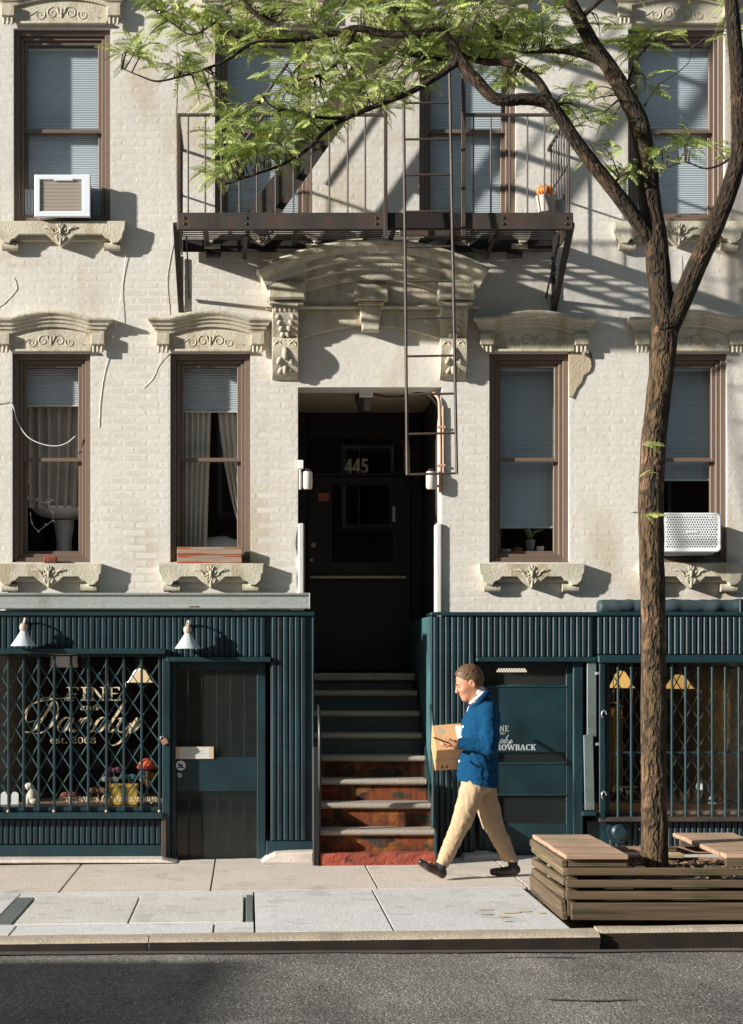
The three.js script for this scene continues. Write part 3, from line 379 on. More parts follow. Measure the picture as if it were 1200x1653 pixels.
// ---------------------------------------------------------------- shop fronts
const SZ = 0.4, a4 = px => X(px, SZ), b4 = py => Y(py, SZ);
const boardMats = [0, 1, 2, 3].map(k => { const m = mats.green.clone(); m.color.multiplyScalar([1, 0.8, 1.16, 0.92][k]); const t = T.green.clone(); t.offset.set(k * 0.31, k * 0.17); t.needsUpdate = true; m.map = t; return m; });
function ribbon(pts, z, thin, thick, heavy = V(-0.5, -0.87, 0)) { // pen stroke: broad on the down strokes, hair-thin elsewhere; laid flat
  const c = curve(pts.map(([x, y]) => V(x, y, z)), pts.length * 8), L = [], R = []; c.forEach((p, i) => { const d = c[Math.min(c.length - 1, i + 1)].clone().sub(c[Math.max(0, i - 1)]).normalize(); const k = Math.pow(Math.abs(d.dot(heavy)), 5), e = Math.min(1, Math.min(i, c.length - 1 - i) / 4 + 0.25), w = (thin + (thick - thin) * k) * e / 2; L.push(V(p.x - d.y * w, p.y + d.x * w, z)); R.push(V(p.x + d.y * w, p.y - d.x * w, z)); });
  const q = []; for (let i = 0; i < L.length - 1; i++) { q.push([R[i], R[i + 1], L[i + 1], L[i]]); } return fromQuads(q);
}
const dandyStrokes = [ // script word in its own units: x 0..190, y down
  [[122, -55], [84, -52], [52, -44], [42, -28], [44, -16], [58, -18]].map(([x, y]) => [x, y]),
  [[86, -49], [76, -32], [64, -14], [54, -2], [40, 1]], [[40, 1], [66, 2], [84, -12], [94, -32], [91, -48], [78, -55], [60, -50]],
  [[116, -19], [108, -23], [97, -14], [94, -3], [100, 1], [109, -6], [117, -20]], [[119, -22], [112, -5], [114, 1], [122, -4], [127, -10]],
  [[133, -22], [126, -10], [120, 1]], [[124, -8], [135, -20], [145, -23], [148, -18], [142, -4], [145, 1], [153, -5]],
  [[174, -19], [166, -23], [155, -13], [152, -3], [158, 1], [167, -6], [175, -19]], [[204, -51], [190, -30], [176, -7], [177, 1], [186, -5]],
  [[190, -20], [197, -22], [190, -6], [194, 1], [203, -4], [212, -14]], [[222, -23], [212, -7], [202, 8], [191, 19], [180, 22], [176, 17]], [[204, 4], [216, -1], [228, -14]],
];
function dandy(x0, y0, s, z, thin, thick) { return merge(dandyStrokes.map(st => ribbon(st.map(([x, y]) => [x0 + (x - 40) * s, y0 - y * s]), z, thin, thick))); }
function meshScreen(x0, x1, y0, y1, z, pw, ph, t) { // expanded metal: zigzag strands
  const q = [], nx = Math.round((x1 - x0) / pw), ny = Math.round((y1 - y0) / ph), dx = (x1 - x0) / nx, dy = (y1 - y0) / ny;
  for (let j = 0; j < ny; j++) for (let i = 0; i < nx * 2; i++) { const xa = x0 + i * dx / 2, xb = xa + dx / 2; for (const s of [0, 1]) { const up = (i + s) % 2 === 0, ya = y0 + (j + (up ? 0 : 0.5) + (s ? 0.5 : 0) * 0) * dy, yb = y0 + (j + (up ? 0.5 : 0)) * dy + (s ? 0 : 0); const oa = s ? (up ? dy * 0.5 : dy) : 0, A = s ? y0 + (j + (up ? 0.5 : 1)) * dy : ya, B = s ? y0 + (j + (up ? 1 : 0.5)) * dy : yb;
    const w = t / 2; q.push([V(xa, A - w, z), V(xb, B - w, z), V(xb, B + w, z + t * 0.6), V(xa, A + w, z + t * 0.6)]); q.push([V(xa, A + w, z + t * 0.6), V(xb, B + w, z + t * 0.6), V(xb, B + w, z - 0.002), V(xa, A + w, z - 0.002)]); } }
  return fromQuads(q);
}
function sidingRow(front, x0, x1, y0, y1, z, seed, pitch = 0.0508) { const r = rng(seed), n = Math.floor((x1 - x0) / pitch + 0.001); for (let i = 0; i < n; i++) { const x = x0 + i * pitch; const m = boxAt(front, 'siding_board', x + 0.004, x + pitch - 0.006, y0, y1, z - 0.012, z + 0.014, boardMats[Math.floor(r() * 4)], 0.0075); m.rotation.z = (r() - 0.5) * 0.004; m.position.z += (r() - 0.5) * 0.003; } }
const shopFloor = M(0.14, 0.10, 0.075, 0.8), shopDark = M(0.16, 0.14, 0.12, 0.9);

{ // ---- shop front with the gilt lettering
  const f = thing('shop_front', 'dark green reeded shop front with gilt lettering and mesh door under the awning box', 'shop front'), G = mats.green, xl = WX0, xr = a4(507);
  boxAt(f, 'top_board', xl, xr + 0.004, b4(994), b4(986), 0.36, SZ + 0.035, G, 0.006); boxAt(f, 'top_cover', xl, xr, b4(992), b4(988.5), 0.005, 0.358, G);
  boxAt(f, 'backing_board', xl, xr - 0.002, b4(1056), b4(994.5), SZ - 0.05, SZ - 0.012, G); boxAt(f, 'backing_board', a4(437), xr - 0.002, 0.0, b4(1056.5), SZ - 0.05, SZ - 0.012, G);
  boxAt(f, 'return_wall', xr - 0.05, xr, -0.05, b4(994.5), -5.9, SZ - 0.052, mats.greenGate); boxAt(f, 'corner_board', xr - 0.016, xr + 0.001, 0.0, b4(994.5), SZ - 0.05, SZ + 0.012, G, 0.004);
  sidingRow(f, a4(268) - 0.0508 * 34, a4(268), b4(1049), b4(994.8), SZ, 21); sidingRow(f, a4(268), a4(437), b4(1061), b4(994.8), SZ, 22); sidingRow(f, a4(438), xr - 0.018, b4(1357), b4(994.8), SZ, 23);
  boxAt(f, 'base_board', a4(430), xr, b4(1381), b4(1357.5), SZ - 0.04, SZ + 0.016, G, 0.006);
  boxAt(f, 'window_header', xl, a4(268), b4(1056), b4(1047), SZ - 0.04, SZ + 0.075, G, 0.008); boxAt(f, 'door_header', a4(269), a4(437), b4(1068.5), b4(1060.5), SZ - 0.04, SZ + 0.055, G, 0.008);
  boxAt(f, 'post', a4(262.5), a4(275), 0.0, b4(1056.5), SZ - 0.12, SZ + 0.02, G, 0.006); boxAt(f, 'corner_plate', a4(261), a4(269), b4(1386), b4(1313), SZ + 0.021, SZ + 0.034, mats.iron, 0.004);
  boxAt(f, 'window_ledge', xl, a4(264), b4(1321), b4(1311), SZ - 0.2, SZ + 0.06, G, 0.006); boxAt(f, 'window_ledge', xl, a4(262), b4(1310.5), b4(1303), SZ - 0.2, SZ - 0.02, G, 0.005);
  boxAt(f, 'backing_board', xl, a4(261), -0.03, b4(1321.5), SZ - 0.16, SZ - 0.075, G); sidingRow(f, a4(261) - 0.0508 * 33, a4(261), b4(1364), b4(1323), SZ - 0.05, 24); boxAt(f, 'base_board', xl, a4(261), -0.03, b4(1364.5), SZ - 0.074, SZ - 0.015, G, 0.006); boxAt(f, 'plinth', xl, a4(266), -0.06, b4(1385), SZ - 0.07, SZ + 0.005, mats.iron, 0.004);
  const zg = 0.27, pane = part(f, 'shop_window', new THREE.PlaneGeometry(X(262, zg) - xl, Y(1056, zg) - Y(1304, zg)), mats.glass); pane.position.set((X(262, zg) + xl) / 2, (Y(1056, zg) + Y(1304, zg)) / 2, zg);
  const L = [], put = (g, px, py) => { g.translate(X(px, zg), Y(py, zg), zg + 0.002); L.push(g); }, k = (CAMZ - zg) / FOCAL;
  put(text('FINE', 'serif', 87 * k, 22 * k), 108, 1131); put(text('-and-', 'serif', 40 * k, 9 * k), 124, 1146); put(text('est. 2008', 'serif', 74 * k, 10 * k), 81, 1200); put(text('accessories for dapper guys', 'serifBold', 162 * k, 14 * k, 0.002, 0.25), 92, 1297);
  L.push(dandy(X(40, zg), Y(1181, zg), k, zg + 0.003, 0.0055, 0.023));
  part(pane, 'gilt_lettering', merge(L).translate(-pane.position.x, -pane.position.y, -pane.position.z), mats.gold);
  boxAt(f, 'display_floor', xl + 0.21, a4(262), b4(1308), b4(1304), -0.7, 0.26, shopFloor); boxAt(f, 'display_back', xl + 0.21, a4(262), 0.0, b4(1308.5), -0.72, -0.702, shopDark);
  boxAt(f, 'shop_floor', xl + 0.21, xr - 0.06, -0.08, -0.02, -6.0, 0.33, shopFloor);
  // door with two screens of expanded metal
  const dz = 0.31, d = part(f, 'door', merge([slab(a4(276), a4(284), 0.0, b4(1069), dz - 0.05, dz + 0.02), slab(a4(415), a4(429), 0.0, b4(1069), dz - 0.05, dz + 0.03), slab(a4(284.2), a4(414.8), b4(1080), b4(1069), dz - 0.05, dz + 0.01), slab(a4(284.2), a4(414.8), b4(1279), b4(1223), dz - 0.05, dz + 0.008), slab(a4(284.2), a4(414.8), 0.0, b4(1391), dz - 0.05, dz + 0.008)]), G);
  const MS = M(0.07, 0.085, 0.08, 0.4, { metalness: 0.3 });
  part(d, 'mesh_screen', meshScreen(a4(284), a4(415), b4(1224), b4(1079), dz - 0.01, 0.0225, 0.033, 0.005), MS, { kind: 'stuff' }); part(d, 'mesh_screen', meshScreen(a4(284), a4(415), b4(1391), b4(1279), dz - 0.01, 0.0225, 0.033, 0.005), MS, { kind: 'stuff' });
  for (const px of [304, 326, 350, 372, 395]) for (const [p, q] of [[1224, 1079], [1392, 1279]]) part(d, 'bar', new THREE.CylinderGeometry(0.008, 0.008, b4(q) - b4(p), 8), mats.greenGate).position.set(a4(px), (b4(p) + b4(q)) / 2, dz - 0.05);
  part(d, 'door_glass', new THREE.PlaneGeometry(a4(415) - a4(284), b4(1072) - 0.02), mats.glass).position.set((a4(284) + a4(415)) / 2, (b4(1072) + 0.02) / 2, dz - 0.11);
  const no = boxAt(d, 'paper_notice', a4(283), a4(345), b4(1226), b4(1206), dz + 0.012, dz + 0.02, M(0.50, 0.34, 0.24, 0.7), 0.002);
  { const c = document.createElement('canvas'); c.width = 256; c.height = 96; const g = c.getContext('2d'); g.fillStyle = '#b9bcb6'; g.fillRect(0, 0, 256, 96); g.fillStyle = '#8e938f'; for (let j = 0; j < 6; j++) g.fillRect(14, 12 + j * 13, 150 + (j * 53) % 80, 3); const t = new THREE.CanvasTexture(c); t.colorSpace = THREE.SRGBColorSpace; const p = part(no, 'paper', new THREE.PlaneGeometry(a4(338) - a4(290), b4(1207) - b4(1225)), new THREE.MeshStandardMaterial({ map: t, roughness: 0.8 })); p.position.z = 0.0045; }
  const st = part(d, 'camera_sticker', new THREE.CylinderGeometry(0.042, 0.042, 0.004, 20), M(0.55, 0.56, 0.58, 0.6)); st.rotation.x = Math.PI / 2; st.position.set(a4(291.5), b4(1236.5), dz + 0.024); { const g = merge([slab(-0.022, 0.018, -0.008, 0.012, 0, 0.004, 0.001).rotateZ(-0.4), slab(-0.03, 0.03, -0.022, -0.014, 0, 0.003, 0.001)]); g.rotateX(-Math.PI / 2); g.translate(0, 0.003, 0); part(st, 'printed_camera', g, mats.black); }
  const lk = part(d, 'lock', new THREE.TorusGeometry(0.016, 0.006, 8, 20), M(0.45, 0.44, 0.42, 0.3, { metalness: 0.7 })); lk.position.set(a4(289.5), b4(1252), dz + 0.024); part(lk, 'keyhole', new THREE.CylinderGeometry(0.008, 0.008, 0.008, 10).rotateX(Math.PI / 2), mats.brass);
}
{ // ---- shop front with the barred window
  const f = thing('shop_front', 'dark green reeded shop front with lettered door and barred window behind the tree', 'shop front'), G = mats.green, xl = a4(696), xr = WX1;
  boxAt(f, 'top_board', xl - 0.006, xr, b4(994), b4(988), 0.36, SZ + 0.03, G, 0.006); boxAt(f, 'top_cover', xl, xr, b4(992), b4(989), 0.005, 0.358, G);
  boxAt(f, 'backing_board', xl + 0.002, xr, b4(1056), b4(994.5), SZ - 0.05, SZ - 0.012, G); boxAt(f, 'backing_board', xl + 0.002, a4(767), 0.0, b4(1056.5), SZ - 0.05, SZ - 0.012, G);
  boxAt(f, 'return_wall', xl, xl + 0.05, -0.05, b4(994.5), -5.9, SZ - 0.052, M(0.13, 0.17, 0.17, 0.5, { map: T.green })); boxAt(f, 'corner_board', xl - 0.001, xl + 0.016, 0.02, b4(994.5), SZ - 0.05, SZ + 0.012, G, 0.004);
  sidingRow(f, xl + 0.018, a4(768), b4(1375), b4(994.8), SZ, 31); sidingRow(f, a4(768), a4(964), b4(1061), b4(994.8), SZ, 32); sidingRow(f, a4(964), xr, b4(1057), b4(994.8), SZ, 33);
  boxAt(f, 'base_board', xl, a4(770), 0.0, b4(1375.5), SZ - 0.04, SZ + 0.016, G, 0.006);
  boxAt(f, 'door_header', a4(768), a4(962), b4(1068.5), b4(1060.5), SZ - 0.04, SZ + 0.055, G, 0.008); boxAt(f, 'window_header', a4(963), xr, b4(1070), b4(1057.5), SZ - 0.04, SZ + 0.085, G, 0.008);
  boxAt(f, 'post', a4(926), a4(942), 0.02, b4(1069), SZ - 0.14, SZ - 0.01, G, 0.006); boxAt(f, 'window_post', a4(966), a4(975), b4(1322), b4(1070.5), SZ - 0.02, SZ + 0.05, G, 0.005); boxAt(f, 'window_post', a4(979), a4(986), b4(1318), b4(1070.5), SZ - 0.1, SZ - 0.025, G, 0.005);
  boxAt(f, 'window_ledge', a4(966), xr, b4(1326), b4(1318.5), SZ - 0.2, SZ + 0.045, mats.iron, 0.006); boxAt(f, 'backing_board', a4(950), xr, 0.0, b4(1326.5), SZ - 0.16, SZ - 0.075, G); sidingRow(f, a4(985), xr, b4(1372), b4(1327), SZ - 0.05, 34); boxAt(f, 'base_board', a4(950), xr, 0.0, b4(1372.5), SZ - 0.074, SZ - 0.02, G, 0.006);
  for (const px of [997, 1018.5, 1040, 1062, 1084, 1106, 1127, 1149, 1170, 1192, 1213]) { const b = part(f, 'window_bar', new THREE.CylinderGeometry(0.0115, 0.0115, b4(1071) - b4(1318), 10), mats.greenGate); b.position.set(a4(px), (b4(1071) + b4(1318)) / 2, SZ + 0.02); part(b, 'collar', new THREE.CylinderGeometry(0.0155, 0.0155, 0.02, 10), mats.greenGate).position.y = -0.12; part(b, 'ball', new THREE.SphereGeometry(0.016, 10, 8), mats.greenGate).position.y = 0.62; }
  boxAt(f, 'cross_bar', a4(986), xr, b4(1216), b4(1213), SZ + 0.004, SZ + 0.012, mats.greenGate, 0.002);
  const zg = 0.27, pane = part(f, 'shop_window', new THREE.PlaneGeometry(xr - X(986, zg), Y(1070, zg) - Y(1318, zg)), mats.glass); pane.position.set((X(986, zg) + xr) / 2, (Y(1070, zg) + Y(1318, zg)) / 2, zg);
  boxAt(f, 'display_floor', a4(930), xr - 0.21, b4(1318), b4(1312), -0.7, 0.26, shopFloor); boxAt(f, 'display_back', a4(930), xr - 0.21, 0.0, b4(1318.5), -0.72, -0.702, shopDark); boxAt(f, 'shop_floor', xl + 0.06, xr - 0.21, -0.08, -0.02, -6.0, 0.33, shopFloor);
  const cap = part(f, 'standpipe_cap', lathe([[0, 0.07], [0.05, 0.068], [0.07, 0.05], [0.075, 0.02], [0.1, 0.018], [0.105, 0]], 28), G); cap.rotation.x = Math.PI / 2; cap.position.set(a4(1000), b4(1343), SZ - 0.03);
  const galv = M(0.17, 0.22, 0.23, 0.45, { metalness: 0.3, map: T.concrete });
  const hp = boxAt(f, 'hinge_plate', a4(947), a4(962), b4(1190), b4(1068.5), SZ + 0.002, SZ + 0.03, galv, 0.004); const hp2 = boxAt(f, 'hinge_plate', a4(941.5), a4(957), b4(1307), b4(1186), SZ + 0.032, SZ + 0.055, galv, 0.004); hp2.rotation.z = 0.02;
  for (const py of [1087, 1201]) boxAt(hp, 'hinge_pin', 0.03, 0.062, b4(py) - hp.position.y - 0.012, b4(py) - hp.position.y + 0.012, 0.0, 0.03, M(0.4, 0.43, 0.44, 0.4, { metalness: 0.5 }), 0.004); boxAt(f, 'hinge_foot', a4(938), a4(960), b4(1316), b4(1309), SZ - 0.05, SZ + 0.07, G, 0.005);
  for (const py of [1153, 1283]) { const lp = part(f, 'gate_shackle', new THREE.TorusGeometry(0.02, 0.005, 8, 16, Math.PI * 1.3), M(0.45, 0.47, 0.48, 0.3, { metalness: 0.7 })); lp.scale.y = 1.6; lp.position.set(a4(973), b4(py), SZ + 0.06); }
  // panelled door
  const dz = 0.31, slabs = [[775, 783, 1400, 1069], [917, 926, 1400, 1069], [783.2, 916.8, 1079, 1069], [783.2, 916.8, 1216, 1106], [783.2, 916.8, 1286, 1231], [783.2, 916.8, 1400, 1331]];
  const d = part(f, 'door', merge(slabs.map(([p, q, r, s]) => slab(a4(p), a4(q), Math.max(0.02, b4(r)), b4(s), dz - 0.05, dz + 0.01))), G), MS = M(0.06, 0.078, 0.078, 0.4, { metalness: 0.3 });
  for (const [p, q] of [[1107, 1078], [1232, 1215], [1332, 1285]]) part(d, 'mesh_screen', meshScreen(a4(783), a4(917), b4(p), b4(q), dz - 0.012, 0.0225, 0.033, 0.005), MS, { kind: 'stuff' });
  for (const py of [1108, 1233, 1284]) boxAt(d, 'rail_bead', a4(783), a4(917), b4(py + 1.5), b4(py - 1), dz + 0.011, dz + 0.02, mats.greenGate, 0.003);
  part(d, 'door_glass', new THREE.PlaneGeometry(a4(917) - a4(783), b4(1072) - 0.04), mats.glass).position.set((a4(783) + a4(917)) / 2, (b4(1072) + 0.04) / 2, dz - 0.11);
  const k = (CAMZ - dz) / FOCAL, L = [], put = (g, px, py) => { g.translate(X(px, dz), Y(py, dz), dz + 0.0105); L.push(g); };
  put(text('FINE', 'serif', 26 * k, 9 * k), 795, 1180.5); put(text('- AND -', 'serif', 16 * k, 3.4 * k), 801, 1185.5); put(text('THROWBACK', 'serifBold', 82 * k, 9.5 * k), 783, 1211); L.push(dandy(X(777, dz), Y(1199.5, dz), k * 0.27, dz + 0.012, 0.0028, 0.0062));
  part(d, 'painted_lettering', merge(L), M(0.42, 0.46, 0.46, 0.6));
}
function lattice(g, pxs, ys, z, w, material, lo, hi, bars) { // folding scissor gate: upright channels and crossing slats
  if (bars) for (const px of pxs) boxAt(g, 'channel', X(px, z) - 0.0105, X(px, z) + 0.0105, lo, hi, z - 0.008, z + 0.014, mats.green, 0.004);
  const r = rng(5);
  for (let i = 0; i < pxs.length - 1; i++) for (let k = 0; k < ys.length - 1; k++) for (const s of [0, 1]) { const p0 = V(X(pxs[i], z), Y(ys[k + s] + 1.5, z), z - 0.012 - s * 0.006), p1 = V(X(pxs[i + 1], z), Y(ys[k + 1 - s] - 1.5, z), z - 0.012 - s * 0.006); part(g, 'lattice_slat', bar(p0, p1, w, 0.003, 0.001), material); }
}
{
  const g = thing('scissor_gate', 'dark green folding scissor gate drawn across the gilt lettered shop window', 'gate'), z = 0.395;
  const px = [-33, -10, 14, 38.5, 63, 88, 115, 143, 172.5, 200.5, 229, 258]; lattice(g, px, [1070, 1113.5, 1157, 1200.5, 1244, 1287.5], z, 0.010, M(0.075, 0.10, 0.10, 0.38, { map: T.green }), Y(1309, z), Y(1057, z), true);  // slats paler than the channels: sky light painted into their colour
  boxAt(g, 'top_track', WX0 + 0.01, X(259, z), Y(1059.5, z), Y(1057, z), z - 0.03, z - 0.012, mats.greenGate); for (const p of px.filter((_, i) => i % 3 === 2)) part(g, 'foot_pin', new THREE.SphereGeometry(0.016, 10, 8), mats.brass).position.set(X(p, z), Y(1309.5, z), z + 0.01);
  const l = thing('padlock', 'copper coloured padlock hanging tilted on the end channel of the scissor gate', 'padlock'), by = slab(-0.028, 0.028, -0.024, 0.024, -0.011, 0.011, 0.004); by.rotateZ(0.5); part(l, 'body', by, mats.brass); const sh = part(l, 'shackle', new THREE.TorusGeometry(0.018, 0.005, 8, 14, Math.PI), M(0.5, 0.5, 0.5, 0.3, { metalness: 0.8 })); sh.position.set(-0.02, 0.026, 0); sh.rotation.z = 0.5; l.position.set(X(266, 0.43), Y(1197, 0.43), 0.43);
}
{ const g = thing('scissor_gate', 'dim folding lattice gate behind the glass of the barred shop window', 'gate'), z = 0.2; lattice(g, [985, 1009, 1033, 1057, 1081, 1105, 1129, 1153, 1177, 1201], [1080, 1122, 1164, 1206, 1248, 1290], z, 0.010, M(0.05, 0.05, 0.04, 0.5), 0, 0, false); for (const y of [1078, 1293]) boxAt(g, 'track', X(984, z), X(1202, z), Y(y + 2, z), Y(y - 2, z), z - 0.02, z - 0.004, mats.black); }
// ---------------------------------------------------------------- fire escape
{
  const fe = thing('fire_escape', 'rusty black iron fire escape balcony above the entrance with stair, bracket struts and drop ladder', 'fire escape'), I = mats.iron, D = mats.ironDark;
  const zf = 1.02, xl = X(287, zf), xr = X(925, zf), yb = Y(370, zf), yt = Y(343, zf), rail = Y(185, zf), z0 = 0.06;
  function deck(dy, full) {
    const gx0 = X(648, zf), gx1 = X(738, zf), e = full ? null : [gx0, gx1];
    boxAt(fe, 'channel', xl, X(620, zf) - 0.002, yb + dy, yt + dy, zf - 0.012, zf, I, 0.003); boxAt(fe, 'channel', X(752, zf), xr, yb + dy, yt + dy, zf - 0.012, zf, I, 0.003); boxAt(fe, 'channel', X(621, zf), X(751, zf), yb + dy + 0.008, yt + dy, zf - 0.014, zf - 0.003, D, 0.003);
    boxAt(fe, 'channel_flange', xl, xr, yt + dy - 0.012, yt + dy - 0.001, zf - 0.07, zf - 0.0145, D, 0.002); boxAt(fe, 'channel_flange', xl, xr, yb + dy + 0.003, yb + dy + 0.012, zf - 0.06, zf - 0.0145, D, 0.002);
    for (const x of [xl, xr]) boxAt(fe, 'end_channel', x - 0.006, x + 0.006, yb + dy + 0.002, yt + dy - 0.002, z0, zf - 0.013, I, 0.003);
    boxAt(fe, 'wall_channel', xl + 0.007, xr - 0.007, yb + dy + 0.03, yt + dy, z0, z0 + 0.012, D, 0.003);
    for (let i = 0; i < 13; i++) { const z = z0 + 0.075 + i * 0.0655; if (!full && z > 0.42) { boxAt(fe, 'grate_bar', xl + 0.012, gx0, yt + dy - 0.0195, yt + dy - 0.014, z - 0.016, z + 0.014, D, 0.002); boxAt(fe, 'grate_bar', gx1, xr - 0.012, yt + dy - 0.0195, yt + dy - 0.014, z - 0.016, z + 0.014, D, 0.002); } else boxAt(fe, 'grate_bar', xl + 0.012, xr - 0.012, yt + dy - 0.0195, yt + dy - 0.014, z - 0.016, z + 0.014, D, 0.002); }
    for (const px of [330, 400, 480, 598, 642, 742, 815]) { const x = X(px, zf); boxAt(fe, 'cross_beam', x - 0.02, x + 0.02, yt + dy - 0.062, yt + dy - 0.021, z0 + 0.014, zf - 0.07, D, 0.003); }
    for (const px of [298, 398, 608, 813, 915]) for (const k of [0, 1]) { const b = part(fe, 'bolt', new THREE.SphereGeometry(0.013, 10, 6), D); b.scale.z = 0.6; b.position.set(X(px, zf), lerp(yb, yt, 0.32 + 0.36 * k) + dy, zf + 0.001); }
  }
  deck(0, false);
  const rod = (a, b, r = 0.0075) => tube([a, b], r, 7);
  function balustrade(dy) {
    part(fe, 'top_rail', bar(V(xl, rail + dy, zf - 0.01), V(X(624, zf), rail + dy, zf - 0.01), 0.022, 0.03), I); part(fe, 'top_rail', bar(V(X(752, zf), rail + dy, zf - 0.01), V(xr - 0.14, rail + dy, zf - 0.01), 0.022, 0.03), I);
    for (const x of [xl + 0.004, xr - 0.03]) { part(fe, 'end_rail', bar(V(x, rail + dy, zf - 0.01), V(x, rail + dy, 0.0), 0.026, 0.022), I); for (let i = 0; i < 7; i++) part(fe, 'baluster', rod(V(x, yt + dy, 0.15 + i * 0.125), V(x, rail + dy - 0.012, 0.15 + i * 0.125)), D); part(fe, 'mid_rail', bar(V(x, lerp(yt, rail, 0.5) + dy, zf - 0.03), V(x, lerp(yt, rail, 0.5) + dy, 0.0), 0.012, 0.016), D); }
    part(fe, 'post', bar(V(xl + 0.01, yt + dy, zf - 0.012), V(xl + 0.01, rail + dy + 0.01, zf - 0.012), 0.03, 0.03), I); part(fe, 'post', bar(V(xr - 0.03, yt + dy, zf - 0.012), V(xr - 0.03, rail + dy - 0.02, zf - 0.012), 0.018, 0.02), I);
    for (const px of [304, 331.6, 357.5, 386.6, 415, 445, 474, 503, 532, 561.6, 590, 764.7, 793, 823, 852, 879.5]) part(fe, 'baluster', rod(V(X(px, zf), yt + dy - 0.003, zf - 0.01), V(X(px, zf), rail + dy - 0.01, zf - 0.01)), I);
  }
  balustrade(0); deck(3.02, true); balustrade(3.02);
  for (const [px, y2] of [[622.5, rail + 0.02], [748, 8.2]]) part(fe, 'ladder_guide', bar(V(X(px, zf), yb - 0.06, zf + 0.015), V(X(px, zf), y2, zf + 0.015), px > 700 ? 0.036 : 0.03, 0.02), I);
  boxAt(fe, 'ladder_hook_bar', X(645, 1.06), X(726, 1.06), Y(382, 1.06), Y(373, 1.06), 1.045, 1.085, I, 0.004);
  // struts down to the wall
  for (const [px, s] of [[292, 1], [905, -1]]) { const xt = X(s > 0 ? 284 : 924, zf), xw = X(s > 0 ? 293 : 893); part(fe, 'strut', bar(V(xt, yb + 0.05, zf - 0.03), V(xw, Y(503), 0.02), 0.05, 0.04), D); part(fe, 'wall_strut', bar(V(xw, Y(503), 0.025), V(xw, yb, 0.025), 0.04, 0.012), D); part(fe, 'strut_brace', bar(V(xw + s * 0.07, yb + 0.01, 0.72), V(xw + s * 0.07, Y(482), 0.03), 0.012, 0.03), D); }
  for (const px of [395, 785]) part(fe, 'strut', bar(V(X(px + (px > 700 ? 22 : 2), zf), yb + 0.02, 0.72), V(X(px), Y(418), 0.03), 0.035, 0.02), D);
  for (const px of [345, 530, 830]) { const st = part(fe, 'wall_anchor', new THREE.CylinderGeometry(0.028, 0.028, 0.13, 12), I); st.rotation.z = Math.PI / 2; st.position.set(X(px), Y(414), 0.05); }
  // stair to the next storey: two stringers and treads set across
  { const st = part(fe, 'stair', (() => { const g = []; for (const z of [0.32, 0.80]) g.push(bar(V(X(408, 0.55), yt + 0.0, z), V(X(408, 0.55) + 2.16, yt + 3.0, z), 0.012, 0.012).translate(0, 0, 0)); return merge(g); })(), I); st.name = 'stair';
    const a = V(X(412, 0.55), yt, 0), b = V(a.x + 2.13, yt + 3.0, 0), dir = b.clone().sub(a).normalize(), nrm = V(-dir.y, dir.x, 0); for (const z of [0.32, 0.80]) { const q = [a.clone().addScaledVector(nrm, -0.085), b.clone().addScaledVector(nrm, -0.085), b.clone().addScaledVector(nrm, 0.085), a.clone().addScaledVector(nrm, 0.085)]; part(st, 'stringer', extrude(poly(q.map(v => [v.x, v.y])), 0.012).translate(0, 0, z), I); }
    for (let i = 1; i < 12; i++) { const p = a.clone().lerp(b, i / 12); boxAt(st, 'tread', p.x - 0.07, p.x + 0.07, p.y - 0.012, p.y + 0.012, 0.334, 0.798, D, 0.004); }
    for (const z of [0.31, 0.82]) part(st, 'handrail', tube([a.clone().setZ(z).add(V(-0.12, 0.75, 0)), b.clone().setZ(z).add(V(-0.12, 0.75, 0))], 0.014, 8), I); }
  // drop ladder
  const lt = [P(651.5, 118, 1.08), P(726, 118, 1.08)], lb = [P(657.5, 767, 1.34), P(737.5, 765, 1.34)]; const ld = part(fe, 'drop_ladder', tube([lt[0], lb[0]], 0.0125, 8), I); part(ld, 'rail', tube([lt[1], lb[1]], 0.0125, 8), I);
  for (const py of [167, 226.5, 284.5, 344, 401, 457, 516, 577, 638, 701, 765]) { const t = (py - 118) / 648; part(ld, 'rung', rod(lt[0].clone().lerp(lb[0], t), lt[1].clone().lerp(lb[1], t), 0.0095), I); }
}
